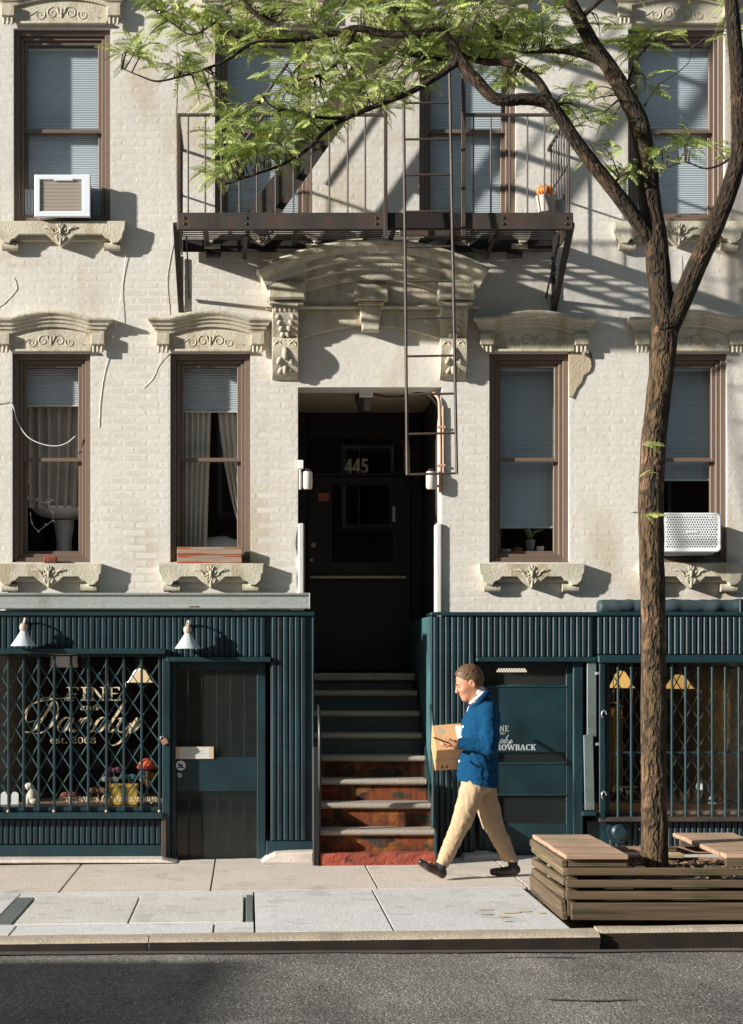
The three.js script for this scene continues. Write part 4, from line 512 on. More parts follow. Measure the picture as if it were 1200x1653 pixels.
// ---------------------------------------------------------------- street: road, kerb, pavement
const tilt = g => { const p = g.attributes.position; for (let i = 0; i < p.count; i++) p.setY(i, p.getY(i) + ground(p.getX(i))); return g; };
{
  // road: fine-grained sheet, reaching far both ways
  const g = new THREE.PlaneGeometry(160, 9.6, 320, 24); g.rotateX(-Math.PI / 2); g.translate(0, 0, 4.5 + 4.8); const p = g.attributes.position;
  for (let i = 0; i < p.count; i++) { const x = p.getX(i), z = p.getZ(i); p.setY(i, -0.088 + 0.004 * clamp(x, -8, 8) + 0.05 * Math.sin(clamp((z - 4.5) / 9.6, 0, 1) * Math.PI) + 0.006 * N3(x * 0.8, 1, z * 0.8)); }
  g.computeVertexNormals(); structure('road', boxUV(g), mats.asphalt); const rg = scene.children[scene.children.length - 1].geometry; rg.computeVertexNormals();
  const base = new THREE.PlaneGeometry(400, 400); base.rotateX(-Math.PI / 2); base.translate(0, -0.6, 0); structure('ground', boxUV(base), mats.pave);
  // tar-filled crack and a worn patch of newer asphalt
  const pv = structure('pavement', slabAt(WX0 - 12, WX1 + 12, 0.2, 4.41, -0.35, -0.09), mats.kerbStone);
  function slabAt(x0, x1, z0, z1, y0, y1) { return tilt(slab(x0, x1, y0, y1, z0, z1, 0.004)); }
  const r = rng(3), flag = (x0, x1, z0, z1, m, name = 'paving_slab') => { const q = part(pv, name, tilt(slab(x0 + 0.007, x1 - 0.007, -0.085, (r() - 0.5) * 0.003, z0 + 0.007, z1 - 0.007, 0.0012)), m); return q; };
  const zs = 2.39; // joint between the warm back row and the pale front row
  const backX = [-14, -5.5, -3.1, -1.42, -0.28, 0.98, 2.1, 3.6, 5.2, 14]; for (let i = 0; i < backX.length - 1; i++) flag(backX[i], backX[i + 1], 0.24, zs, mats.pave);
  flag(-14, -4.4, zs, 4.41, mats.paveLight); flag(-4.4, -1.70, zs, 3.97, mats.paveLight); flag(-1.70, 0.045, zs, 2.65, mats.paveLight); flag(0.045, 0.93, zs, 4.41, mats.paveLight); const wl = mats.paveLight.clone(); wl.color.multiplyScalar(0.93); flag(0.93, 2.06, zs, 4.41, wl); flag(3.75, 5.5, zs, 4.41, wl); flag(5.5, 14, zs, 4.41, mats.paveLight);
  for (const [a, b] of [[-4.4, -2.95], [-2.95, -1.52], [-1.52, -0.22], [-0.22, 0.045]]) flag(a, b, 3.975, 4.41, mats.paveLight);
  { // rusty stains soaked into the slab beside the planter
    const m = M(0.68, 0.57, 0.42, 0.9, { map: T.concrete }); for (const [x, z, s] of [[1.62, 3.55, 0.05], [1.78, 3.7, 0.07], [1.88, 3.67, 0.045], [1.70, 3.9, 0.04], [1.98, 3.75, 0.03], [1.60, 3.77, 0.04], [1.69, 4.1, 0.035]]) { const sh = new THREE.Shape(); for (let i = 0; i <= 14; i++) { const a = i / 14 * Math.PI * 2, rr = s * (0.6 + 0.7 * Math.abs(N3(x * 9 + Math.cos(a) * 1.3, Math.sin(a) * 1.3, z))); i ? sh.lineTo(rr * 1.5 * Math.cos(a), rr * Math.sin(a)) : sh.moveTo(rr * 1.5, 0); } const gg = new THREE.ShapeGeometry(sh); gg.rotateX(-Math.PI / 2); gg.translate(x, 0.0045 + ground(x), z); part(pv, 'rust_stain', boxUV(gg), m); } }
  // rough cement skirting round the steps and door
  const apron = (pts, h, x0, x1) => { const s = new THREE.Shape(); pts.forEach(([x, y], i) => i ? s.lineTo(x, y) : s.moveTo(x, y)); s.closePath(); const gg = new THREE.ExtrudeGeometry(s, { depth: 0.34, bevelEnabled: true, bevelSize: 0.012, bevelThickness: 0.03, bevelSegments: 2, curveSegments: 4 }); gg.translate(0, 0, 0.24); return boxUV(gg); };
  part(pv, 'cement_apron', apron([[X(424, 0.6), 0.0], [X(432, 0.6), 0.03], [X(445, 0.6), 0.065], [X(470, 0.6), 0.075], [X(504, 0.6), 0.08], [X(504, 0.6), 0]], 0.08), mats.pave); part(pv, 'cement_apron', apron([[X(745, 0.6), 0], [X(752, 0.6), 0.05], [X(790, 0.6), 0.06], [X(812, 0.6), 0.035], [X(826, 0.6), 0]], 0.08), mats.pave);
  part(pv, 'cement_apron', apron([[WX0, 0], [WX0, 0.012], [X(262, 0.6), 0.018], [X(282, 0.6), 0]], 0.08), mats.pave);
  const kerbGeo = (a, b, y1, z0, z1) => { const g = new THREE.BoxGeometry(b - a, 0.06, z1 - z0, Math.max(8, Math.min(90, Math.round((b - a) / 0.04))), 2, 5); g.translate((a + b) / 2, y1 - 0.03, (z0 + z1) / 2); const p = g.attributes.position; for (let i = 0; i < p.count; i++) { const x = p.getX(i), y = p.getY(i), z = p.getZ(i), e = z > z1 - 0.005 && y > y1 - 0.005 ? 1 : 0; p.setXYZ(i, x, y + 0.004 * N3(x * 5, 2, z * 12) - e * (0.012 + 0.012 * Math.max(0, N3(x * 7, 4, 1))), z - e * (0.012 + 0.014 * Math.max(0, N3(x * 9, 8, 2))) + 0.003 * N3(x * 8, y * 30, 6)); } g.computeVertexNormals(); return g; };
  { // tar smears and a filled crack on the asphalt
    const roadY = (x, z) => -0.088 + 0.004 * clamp(x, -8, 8) + 0.05 * Math.sin(clamp((z - 4.5) / 9.6, 0, 1) * Math.PI) + 0.006 * N3(x * 0.8, 1, z * 0.8), road = scene.children.find(o => o.name === 'road'), tar = M(0.055, 0.053, 0.05, 0.8, { map: T.concrete, bumpMap: T.asphaltBump, bumpScale: 0.003 });
    const strip = (name, pts, w) => { const c = curve(pts.map(([x, z]) => V(x, 0, z)), 50), q = []; let a, b; c.forEach((p, i) => { const d = c[Math.min(50, i + 1)].clone().sub(c[Math.max(0, i - 1)]).normalize(), h = w * Math.sin(Math.PI * clamp(i / 50, 0.02, 0.98)) * (0.35 + 1.1 * Math.abs(N3(p.x * 6, 3, p.z * 6))), l = V(p.x - d.z * h, 0, p.z + d.x * h), r = V(p.x + d.z * h, 0, p.z - d.x * h); l.y = roadY(l.x, l.z) + 0.006; r.y = roadY(r.x, r.z) + 0.006; if (i) q.push([a, l, r, b]); a = l; b = r; }); part(road, name, fromQuads(q), tar); };
    strip('tar_smear', [[1.45, 4.95], [1.75, 4.93], [2.1, 4.97]], 0.02); strip('tar_smear', [[1.5, 6.35], [1.8, 6.42], [2.1, 6.38]], 0.03); strip('tar_crack', [[-0.56, 4.8], [-0.58, 4.98], [-0.55, 5.16], [-0.6, 5.3]], 0.006); }
  // kerb
  const kb = structure('kerb', tilt(slab(WX0 - 12, WX1 + 12, -0.4, -0.04, 4.425, 4.60, 0.004)), mats.kerbSteel);
  for (const [a, b, dz, dy] of [[-14, -6, 0, 0], [-6, -2.6, 0, 0], [-2.6, -0.62, 0, 0], [-0.62, 2.2, 0, 0], [2.2, 4.6, -0.08, 0.012], [4.6, 14, -0.08, 0.012]]) { const g2 = boxUV(kerbGeo(a + 0.003, b - 0.003, dy, 4.418, 4.65 + dz)); part(kb, 'kerb_stone', tilt(g2), mats.kerbStone); part(kb, 'kerb_facing', tilt(slab(a + 0.002, b - 0.002, -0.3, dy - 0.022, 4.61 + dz, 4.652 + dz, 0.005)), mats.kerbSteel); }
  { // tarry dirt along the foot of the kerb
    const s = new THREE.Shape(); s.moveTo(-9, 4.655); s.lineTo(9, 4.655); for (let i = 0; i <= 180; i++) { const x = 9 - i * 0.1; s.lineTo(x, 4.71 + 0.035 * N3(x * 1.3, 2, 1) + 0.02 * N3(x * 6, 5, 2) + 0.03 * smooth(-1, -2, x) + 0.05); } s.closePath(); const gg = new THREE.ShapeGeometry(s, 1); gg.rotateX(Math.PI / 2); gg.scale(1, 1, 1); const q = gg.attributes.position; for (let i = 0; i < q.count; i++) { const x = q.getX(i), z = q.getZ(i); q.setY(i, -0.088 + 0.004 * clamp(x, -8, 8) + 0.05 * Math.sin(clamp((z - 4.5) / 9.6, 0, 1) * Math.PI) + 0.0085); } gg.computeVertexNormals(); structure('gutter', boxUV(gg), mats.gutterDirt); }
  const far = structure('far_pavement', slab(-80, 80, -0.35, 0.02, 14.1, 18.4, 0.01), mats.paveLight);
}
{ // cellar hatch let into the pavement
  const h = thing('cellar_hatch', 'double cellar hatch with cement faced leaves and steel edge strips, flush with the pavement', 'hatch');
  const leaf = (x0, x1) => part(h, 'leaf', tilt(slab(x0, x1, -0.07, 0.002, 2.662, 3.965, 0.004)), mats.hatch); leaf(-1.55, -0.797); leaf(-0.785, -0.03);
  part(h, 'edge_strip', tilt(slab(-1.69, -1.565, -0.07, 0.004, 2.67, 3.96, 0.004)), mats.steel); part(h, 'edge_strip', tilt(slab(-0.012, 0.036, -0.07, 0.004, 2.67, 3.96, 0.004)), mats.steel); part(h, 'frame', tilt(merge([slab(-1.69, 0.036, -0.08, -0.05, 2.65, 3.972, 0.002)])), mats.black);
}
{ // timber planter with two benches round the tree
  const pl = thing('tree_planter', 'weathered slatted timber planter with two bench tops around the street tree', 'planter'), r = rng(8), g0 = ground(2.9);
  const tone = [0, 1, 2].map(k => { const m = mats.plank.clone(); m.color.multiplyScalar([1.08, 0.82, 1.22][k]); const t = T.wood.clone(); t.offset.set(k * 0.4, k * 0.3); t.needsUpdate = true; m.map = t; const b = T.woodBump.clone(); b.offset.copy(t.offset); b.needsUpdate = true; m.bumpMap = b; return m; });
  const mossShaded = [0, 1, 2].map(k => { const m = mats.plankMossShaded.clone(); m.color.multiplyScalar([1, 0.75, 1.25][k]); const t = T.wood.clone(); t.offset.set(k * 0.23, k * 0.41); t.needsUpdate = true; m.map = t; return m; });
  const dark = [0, 1].map(k => { const m = mats.plankShaded.clone(); const t = T.wood.clone(); t.offset.set(k * 0.5, k * 0.33); t.needsUpdate = true; m.map = t; m.color.multiplyScalar(k ? 0.85 : 1.1); return m; });  // front boards, edges and posts in the plank tone that carries shade
  const x0 = 2.10, x1 = 3.95, zb = 2.66, zf = 4.01;
  for (const [bx0, bx1, bz0, bz1] of [[2.09, 2.515, 2.68, 4.025], [3.15, 3.60, 2.55, 3.99]]) for (let i = 0; i < 10; i++) { const n = 10, w = (bz1 - bz0) / n; const m = boxAt(pl, 'bench_board', bx0 + r() * 0.008, bx1 - r() * 0.008, 0.382 + g0, 0.414 + g0, bz0 + i * w + 0.0035, bz0 + (i + 1) * w - 0.0035, tone[Math.floor(r() * 3)], 0.005); m.rotation.z = (r() - 0.5) * 0.008; }
  for (const [bx0, bx1] of [[2.11, 2.51], [3.16, 3.59]]) { boxAt(pl, 'bench_edge', bx0, bx1, 0.33 + g0, 0.379 + g0, 3.95, 3.985, dark[0]); boxAt(pl, 'bench_edge', bx0, bx1, 0.33 + g0, 0.379 + g0, 2.71, 2.75, dark[0]); }
  for (const [y0, y1] of [[0.275, 0.325], [0.195, 0.245], [0.115, 0.170], [-0.02, 0.095]]) {
    boxAt(pl, 'slat', x0 + (y1 < 0.1 ? 0.035 : 0.0), x1, y0 + g0, y1 + g0, zf - 0.035, zf, dark[y0 < 0 ? 1 : 0], 0.006); boxAt(pl, 'slat', x0, x1, y0 + g0, y1 + g0, zb, zb + 0.035, tone[1], 0.006);
    const sd = boxAt(pl, 'slat', x0 - 0.03, x0 + 0.008, y0 + g0, y1 + g0 + (y0 < 0 ? 0.02 : 0), zb + 0.01, zf - 0.04, mossShaded[Math.floor(r() * 3)], 0.006); sd.rotation.x = (r() - 0.5) * 0.03; sd.position.x += y0 < 0 ? 0.005 : 0.015; if (y0 < 0) sd.rotation.z = 0.12; boxAt(pl, 'slat', x1 + 0.004, x1 + 0.04, y0 + g0, y1 + g0, zb, zf - 0.04, tone[0], 0.006);
  }
  boxAt(pl, 'slat', x0 - 0.028, x0 + 0.01, 0.328 + g0, 0.38 + g0, zb + 0.02, zf - 0.02, mossShaded[1], 0.006); boxAt(pl, 'slat', 2.52, 3.14, 0.27 + g0, 0.3 + g0, zb + 0.16, zb + 0.30, tone[2], 0.005);
  for (const x of [2.15, 2.6, 3.1, 3.6, 3.9]) for (const z of [zb + 0.07, zf - 0.075]) boxAt(pl, 'post', x - 0.035, x + 0.035, g0, 0.33 + g0, z - 0.035, z + 0.035, dark[1], 0.005);
  boxAt(pl, 'soil', 2.2, 3.86, 0.0 + g0, 0.235 + g0, zb + 0.12, zf - 0.12, M(0.035, 0.025, 0.018, 0.95), 0.01);
  const ch = [], cm = []; for (let i = 0; i < 900; i++) { const g = cbox(0.02 + r() * 0.03, 0.004, 0.01 + r() * 0.012, 0.001).clone(); g.rotateX((r() - 0.5) * 0.9); g.rotateZ((r() - 0.5) * 0.9); g.rotateY(r() * 6.3); const x = 2.25 + r() * 1.55, z = zb + 0.16 + r() * 1.02; g.translate(x, 0.24 + g0 + r() * 0.02, z); const t = 0.08 + r() * 0.25, n = g.attributes.position.count, c = new Float32Array(n * 3); for (let k = 0; k < n; k++) { c[k * 3] = t; c[k * 3 + 1] = t * 0.62; c[k * 3 + 2] = t * 0.38; } g.setAttribute('color', new THREE.BufferAttribute(c, 3)); ch.push(g); }
  part(pl, 'bark_chips', merge(ch), new THREE.MeshStandardMaterial({ vertexColors: true, roughness: 0.95 }), { kind: 'stuff' });
}
// ---------------------------------------------------------------- street tree (honey locust)
{
  const tr = thing('street_tree', 'slender street tree with crooked limbs and feathery light green leaves growing from the planter', 'tree'), r = rng(42), Z = 3.1, DZ = 0.25;
  const branch = (name, list, parent = tr, sides = 12, seg = 14, rough = 0.07) => { // [px, py, z, radius]
    const pts = list.map(([x, y, z]) => P(x, y, z + DZ)), n = list.length * seg, c = new THREE.CatmullRomCurve3(pts, false, 'centripetal'), q = [], rad = []; for (let i = 0; i <= n; i++) { const t = i / n; q.push(c.getPoint(t)); const f = t * (list.length - 1), k = Math.min(list.length - 2, Math.floor(f)); rad.push(lerp(list[k][3], list[k + 1][3], f - k)); }
    if (name === 'trunk') q[0].y -= 0.1; nodes.push(...q.map((p, i) => [p, rad[i]])); return part(parent, name, tube(q, rad, sides, rough, list[0][0] * 0.1, 3), name === 'trunk' ? mats.bark : mats.barkLimb); };
  const nodes = [];
  const trunk = branch('trunk', [[1057, 1400, 3.1, 0.098], [1056, 1300, 3.1, 0.088], [1055, 1150, 3.1, 0.086], [1055, 1000, 3.1, 0.084], [1052, 880, 3.11, 0.086], [1051, 800, 3.12, 0.088], [1055, 720, 3.11, 0.084], [1064, 640, 3.1, 0.084], [1071, 570, 3.1, 0.088], [1074, 520, 3.1, 0.089]], tr, 40, 30, 0.07);
  branch('limb', [[1074, 535, 3.1, 0.09], [1066, 470, 3.1, 0.085], [1060, 400, 3.08, 0.082], [1050, 330, 3.05, 0.078], [1044, 270, 3.03, 0.072], [1030, 195, 3.0, 0.068], [1008, 150, 3.0, 0.06], [985, 110, 2.98, 0.055], [960, 75, 2.96, 0.05], [935, 30, 2.95, 0.048], [905, -30, 2.95, 0.044], [880, -110, 2.95, 0.036], [862, -200, 2.95, 0.025]], tr, 20);
  branch('limb', [[1076, 535, 3.1, 0.08], [1098, 490, 3.14, 0.072], [1125, 430, 3.18, 0.068], [1152, 370, 3.22, 0.064], [1176, 310, 3.25, 0.06], [1192, 250, 3.27, 0.058], [1193, 190, 3.28, 0.054], [1190, 110, 3.3, 0.05], [1184, 40, 3.3, 0.048], [1178, -40, 3.3, 0.044], [1172, -150, 3.3, 0.034], [1160, -240, 3.3, 0.02]], tr, 20);
  branch('limb', [[1056, 395, 3.07, 0.062], [1030, 358, 3.12, 0.055], [995, 312, 3.16, 0.052], [960, 268, 3.2, 0.049], [930, 228, 3.24, 0.046], [905, 190, 3.26, 0.044], [885, 166, 3.28, 0.046], [850, 160, 3.3, 0.042], [822, 162, 3.32, 0.04], [798, 158, 3.33, 0.04], [770, 130, 3.34, 0.04], [748, 105, 3.34, 0.038], [730, 75, 3.33, 0.036], [712, 52, 3.32, 0.032], [668, 56, 3.3, 0.028], [620, 54, 3.27, 0.026], [575, 46, 3.25, 0.025], [540, 54, 3.22, 0.022], [480, 54, 3.2, 0.02], [440, 40, 3.17, 0.018], [405, 15, 3.15, 0.015], [385, -20, 3.15, 0.012]], tr, 14);
  branch('branch', [[888, 168, 3.28, 0.034], [872, 135, 3.25, 0.03], [845, 112, 3.22, 0.03], [815, 100, 3.2, 0.028], [785, 100, 3.16, 0.024], [750, 92, 3.12, 0.02], [700, 95, 3.1, 0.016], [660, 88, 3.08, 0.012]], tr, 9);
  branch('branch', [[985, 108, 2.98, 0.032], [950, 92, 2.92, 0.026], [918, 84, 2.88, 0.022], [885, 82, 2.85, 0.018], [850, 84, 2.82, 0.012], [820, 80, 2.8, 0.008]], tr, 8);
  branch('branch', [[740, 100, 3.34, 0.026], [700, 128, 3.36, 0.022], [660, 150, 3.38, 0.02], [610, 170, 3.4, 0.018], [570, 186, 3.42, 0.017], [530, 208, 3.44, 0.015], [490, 246, 3.46, 0.012], [450, 268, 3.48, 0.010], [410, 282, 3.5, 0.008], [365, 298, 3.52, 0.005]], tr, 9);
  branch('branch', [[545, 52, 3.22, 0.018], [500, 62, 3.24, 0.016], [455, 66, 3.26, 0.014], [410, 68, 3.27, 0.013], [370, 95, 3.28, 0.011], [330, 112, 3.29, 0.009], [290, 124, 3.3, 0.008], [252, 131, 3.3, 0.007], [225, 122, 3.3, 0.005], [196, 110, 3.3, 0.003]], tr, 8);
  branch('branch', [[470, 56, 3.2, 0.014], [430, 28, 3.1, 0.012], [380, 10, 3.05, 0.010], [345, 38, 3.02, 0.008], [310, 56, 3.0, 0.006], [275, 35, 2.98, 0.005], [238, 8, 2.96, 0.003]], tr, 8);
  branch('branch', [[560, 190, 3.42, 0.014], [520, 190, 3.5, 0.011], [480, 182, 3.55, 0.009], [440, 172, 3.58, 0.006], [420, 150, 3.6, 0.004]], tr, 7);
  branch('branch', [[575, 46, 3.25, 0.016], [550, 95, 3.3, 0.012], [520, 120, 3.32, 0.010], [480, 130, 3.34, 0.006]], tr, 7);
  branch('branch', [[668, 56, 3.3, 0.02], [640, 20, 3.25, 0.016], [600, -10, 3.2, 0.013], [560, -50, 3.2, 0.01]], tr, 7);
  branch('branch', [[1192, 240, 3.27, 0.012], [1170, 262, 3.22, 0.009], [1140, 272, 3.18, 0.007], [1105, 262, 3.15, 0.005], [1060, 278, 3.1, 0.004]], tr, 7);
  branch('branch', [[1010, 152, 3.0, 0.012], [1020, 115, 2.92, 0.008], [1045, 75, 2.88, 0.006], [1075, 62, 2.85, 0.003]], tr, 7);
  branch('branch', [[1040, 172, 3.0, 0.007], [1060, 140, 3.1, 0.005], [1090, 120, 3.15, 0.004], [1112, 100, 3.18, 0.003], [1116, 78, 3.2, 0.002]], tr, 6);
  branch('branch', [[985, 300, 3.16, 0.01], [1010, 280, 3.2, 0.007], [1032, 275, 3.22, 0.004]], tr, 6);
  branch('branch', [[935, 30, 2.95, 0.02], [985, -10, 3.0, 0.014], [1040, -30, 3.05, 0.010], [1100, -25, 3.1, 0.006]], tr, 7);
  // feathery compound leaves on twigs, gathered where the crown has foliage
  const twigs = [], fronds = [];
  function frondGeo(seed) { const rr = rng(seed), q = [], L = 0.18, n = 14, bend = 0.5 + rr() * 0.7; const at = t => V(L * Math.sin(t * bend) / bend, L * (Math.cos(t * bend) - 1) / bend * 0.9, 0);
    for (let i = 0; i <= n; i++) { const t = 0.16 + 0.84 * i / n, p = at(t), d = at(t + 0.02).sub(at(t - 0.02)).normalize(), size = 0.031 * (0.55 + 0.45 * Math.sin(Math.PI * clamp(t * 1.05, 0, 1))); for (const s of [-1, 1]) { const out = V(0, 0, s).multiplyScalar(0.86).addScaledVector(d, 0.42 + rr() * 0.2).add(V(0, -0.18 + (rr() - 0.5) * 0.5, 0)).normalize(), side = V().crossVectors(out, V(0, 1, 0)).normalize(), w = size * 0.15; const a = p, m = p.clone().addScaledVector(out, size * 0.5), e = p.clone().addScaledVector(out, size); q.push([a, m.clone().addScaledVector(side, w), e, m.clone().addScaledVector(side, -w)]); } }
    for (let i = 0; i < 6; i++) { const p = at(i / 6), e = at((i + 1) / 6), w = V(0, 0.0012, 0.0012); q.push([p.clone().sub(w), e.clone().sub(w), e.clone().add(w), p.clone().add(w)]); } return fromQuads(q); }
  const clusters = [ // px, py, z, rx, ry, rz (m), how many twigs
    [262, 20, 3.0, 42, 22, 0.2, 11], [228, 82, 3.25, 30, 16, 0.16, 7], [280, 100, 3.3, 30, 22, 0.16, 6], [330, 45, 3.05, 50, 32, 0.25, 13], [400, 75, 3.2, 60, 45, 0.3, 20], [345, 160, 3.4, 30, 22, 0.2, 6], [372, 215, 3.5, 34, 30, 0.22, 13], [395, 250, 3.5, 40, 30, 0.22, 15], [350, 282, 3.5, 22, 16, 0.18, 7], [440, 225, 3.45, 42, 28, 0.25, 13], [485, 205, 3.5, 45, 25, 0.25, 14], [470, 125, 3.35, 50, 40, 0.3, 14], [540, 100, 3.3, 60, 50, 0.35, 22], [540, 175, 3.42, 45, 26, 0.25, 14], [600, 150, 3.4, 50, 40, 0.3, 18], [600, 60, 3.25, 70, 45, 0.4, 24], [520, 20, 3.15, 70, 28, 0.4, 18], [430, 10, 3.1, 60, 22, 0.35, 13], [650, 20, 3.2, 70, 30, 0.4, 20], [680, 100, 3.2, 60, 40, 0.35, 20], [740, 60, 3.2, 65, 45, 0.4, 24], [800, 75, 3.1, 60, 40, 0.35, 18], [800, 20, 3.1, 70, 28, 0.4, 20], [860, 45, 2.95, 55, 36, 0.35, 16], [900, 80, 2.9, 40, 18, 0.2, 8], [935, 175, 3.25, 30, 24, 0.18, 9], [960, 210, 3.2, 30, 22, 0.18, 8], [955, 65, 2.9, 36, 26, 0.2, 6], [1020, 75, 2.9, 40, 16, 0.15, 6], [1055, 60, 2.85, 20, 12, 0.1, 3], [1040, 135, 3.0, 20, 16, 0.1, 3], [1085, 235, 3.15, 42, 18, 0.15, 8], [1030, 268, 3.15, 26, 16, 0.12, 5], [1175, 255, 3.2, 26, 10, 0.1, 3], [1192, 30, 3.25, 20, 34, 0.15, 4], [820, 140, 3.3, 30, 14, 0.12, 4], [1005, 290, 3.18, 18, 16, 0.1, 3],
    [450, -60, 3.1, 190, 42, 0.6, 26], [700, -60, 3.1, 190, 45, 0.7, 30], [930, -70, 3.0, 170, 50, 0.6, 22], [1150, -80, 3.2, 120, 60, 0.6, 16]];
  const fine = nodes.filter(([p, rad]) => rad < 0.042), tmp = V();
  const addFrond = (p, dir, s) => { const e = new THREE.Euler((r() - 0.5) * 2.4, Math.atan2(-dir.z, dir.x) + (r() - 0.5) * 1.3, (r() - 0.3) * 1.2, 'YXZ'); fronds.push(new THREE.Matrix4().compose(p, new THREE.Quaternion().setFromEuler(e), V(s, s, s))); };
  for (const [px, py, z, rx, ry, rz, n] of clusters) { const c = P(px, py, z + DZ - 0.14), k = (CAMZ - z - DZ) / FOCAL;
    for (let i = 0; i < n * 0.85; i++) { let u, v, w; do { u = r() * 2 - 1; v = r() * 2 - 1; w = r() * 2 - 1; } while (u * u + v * v + w * w > 1); const end = c.clone().add(V(u * rx * k, v * ry * k, w * rz)); let best = null, bd = 9; for (const nd of fine) { const d = nd[0].distanceTo(end); if (d < bd) { bd = d; best = nd; } }
      const a = best[0], mid = a.clone().lerp(end, 0.5).add(V((r() - 0.5) * 0.1, 0.05 * r() + 0.02, (r() - 0.5) * 0.1)), q = curve([a, mid, end], 8); twigs.push(tube(q, q.map((_, j) => lerp(0.0062, 0.0018, j / 8)), 5)); const nf = 4 + Math.floor(r() * 3);
      for (let f = 0; f < nf; f++) { const t = Math.max(0.25, 1 - f * 0.13 * Math.min(1, 0.3 / Math.max(0.1, bd))), p = q[Math.round(t * 8)].clone(); const d = V(r() - 0.5, (r() - 0.5) * 0.4, r() - 0.5).normalize(); addFrond(p, d, 0.8 + r() * 0.65); } } }
  for (const [px, py, n] of [[1042, 832, 6], [1038, 715, 3], [1030, 772, 2]]) for (let i = 0; i < n; i++) { const q = P(px, py, 3.24 + DZ); addFrond(q, V(1 - 0.4 * i, 0.4, 0.4), 0.8); }
  part(tr, 'twigs', merge(twigs), mats.twig, { kind: 'stuff' });
  const leafMat = new THREE.MeshPhysicalMaterial({ color: 0xffffff, roughness: 0.75, transmission: 0.42, thickness: 0, side: THREE.DoubleSide });
  for (let v = 0; v < 3; v++) { const mine = fronds.filter((_, i) => i % 3 === v), im = new THREE.InstancedMesh(frondGeo(70 + v), leafMat, mine.length), c = new THREE.Color(); mine.forEach((m, i) => { im.setMatrixAt(i, m); const t = r(); c.setRGB(lerp(0.25, 0.50, t), lerp(0.345, 0.56, t), lerp(0.07, 0.145, t)); im.setColorAt(i, c); }); im.name = 'crown'; im.userData.kind = 'stuff'; shade(im); tr.add(im); }
  console.log('fronds', fronds.length, 'twigs', twigs.length);
}
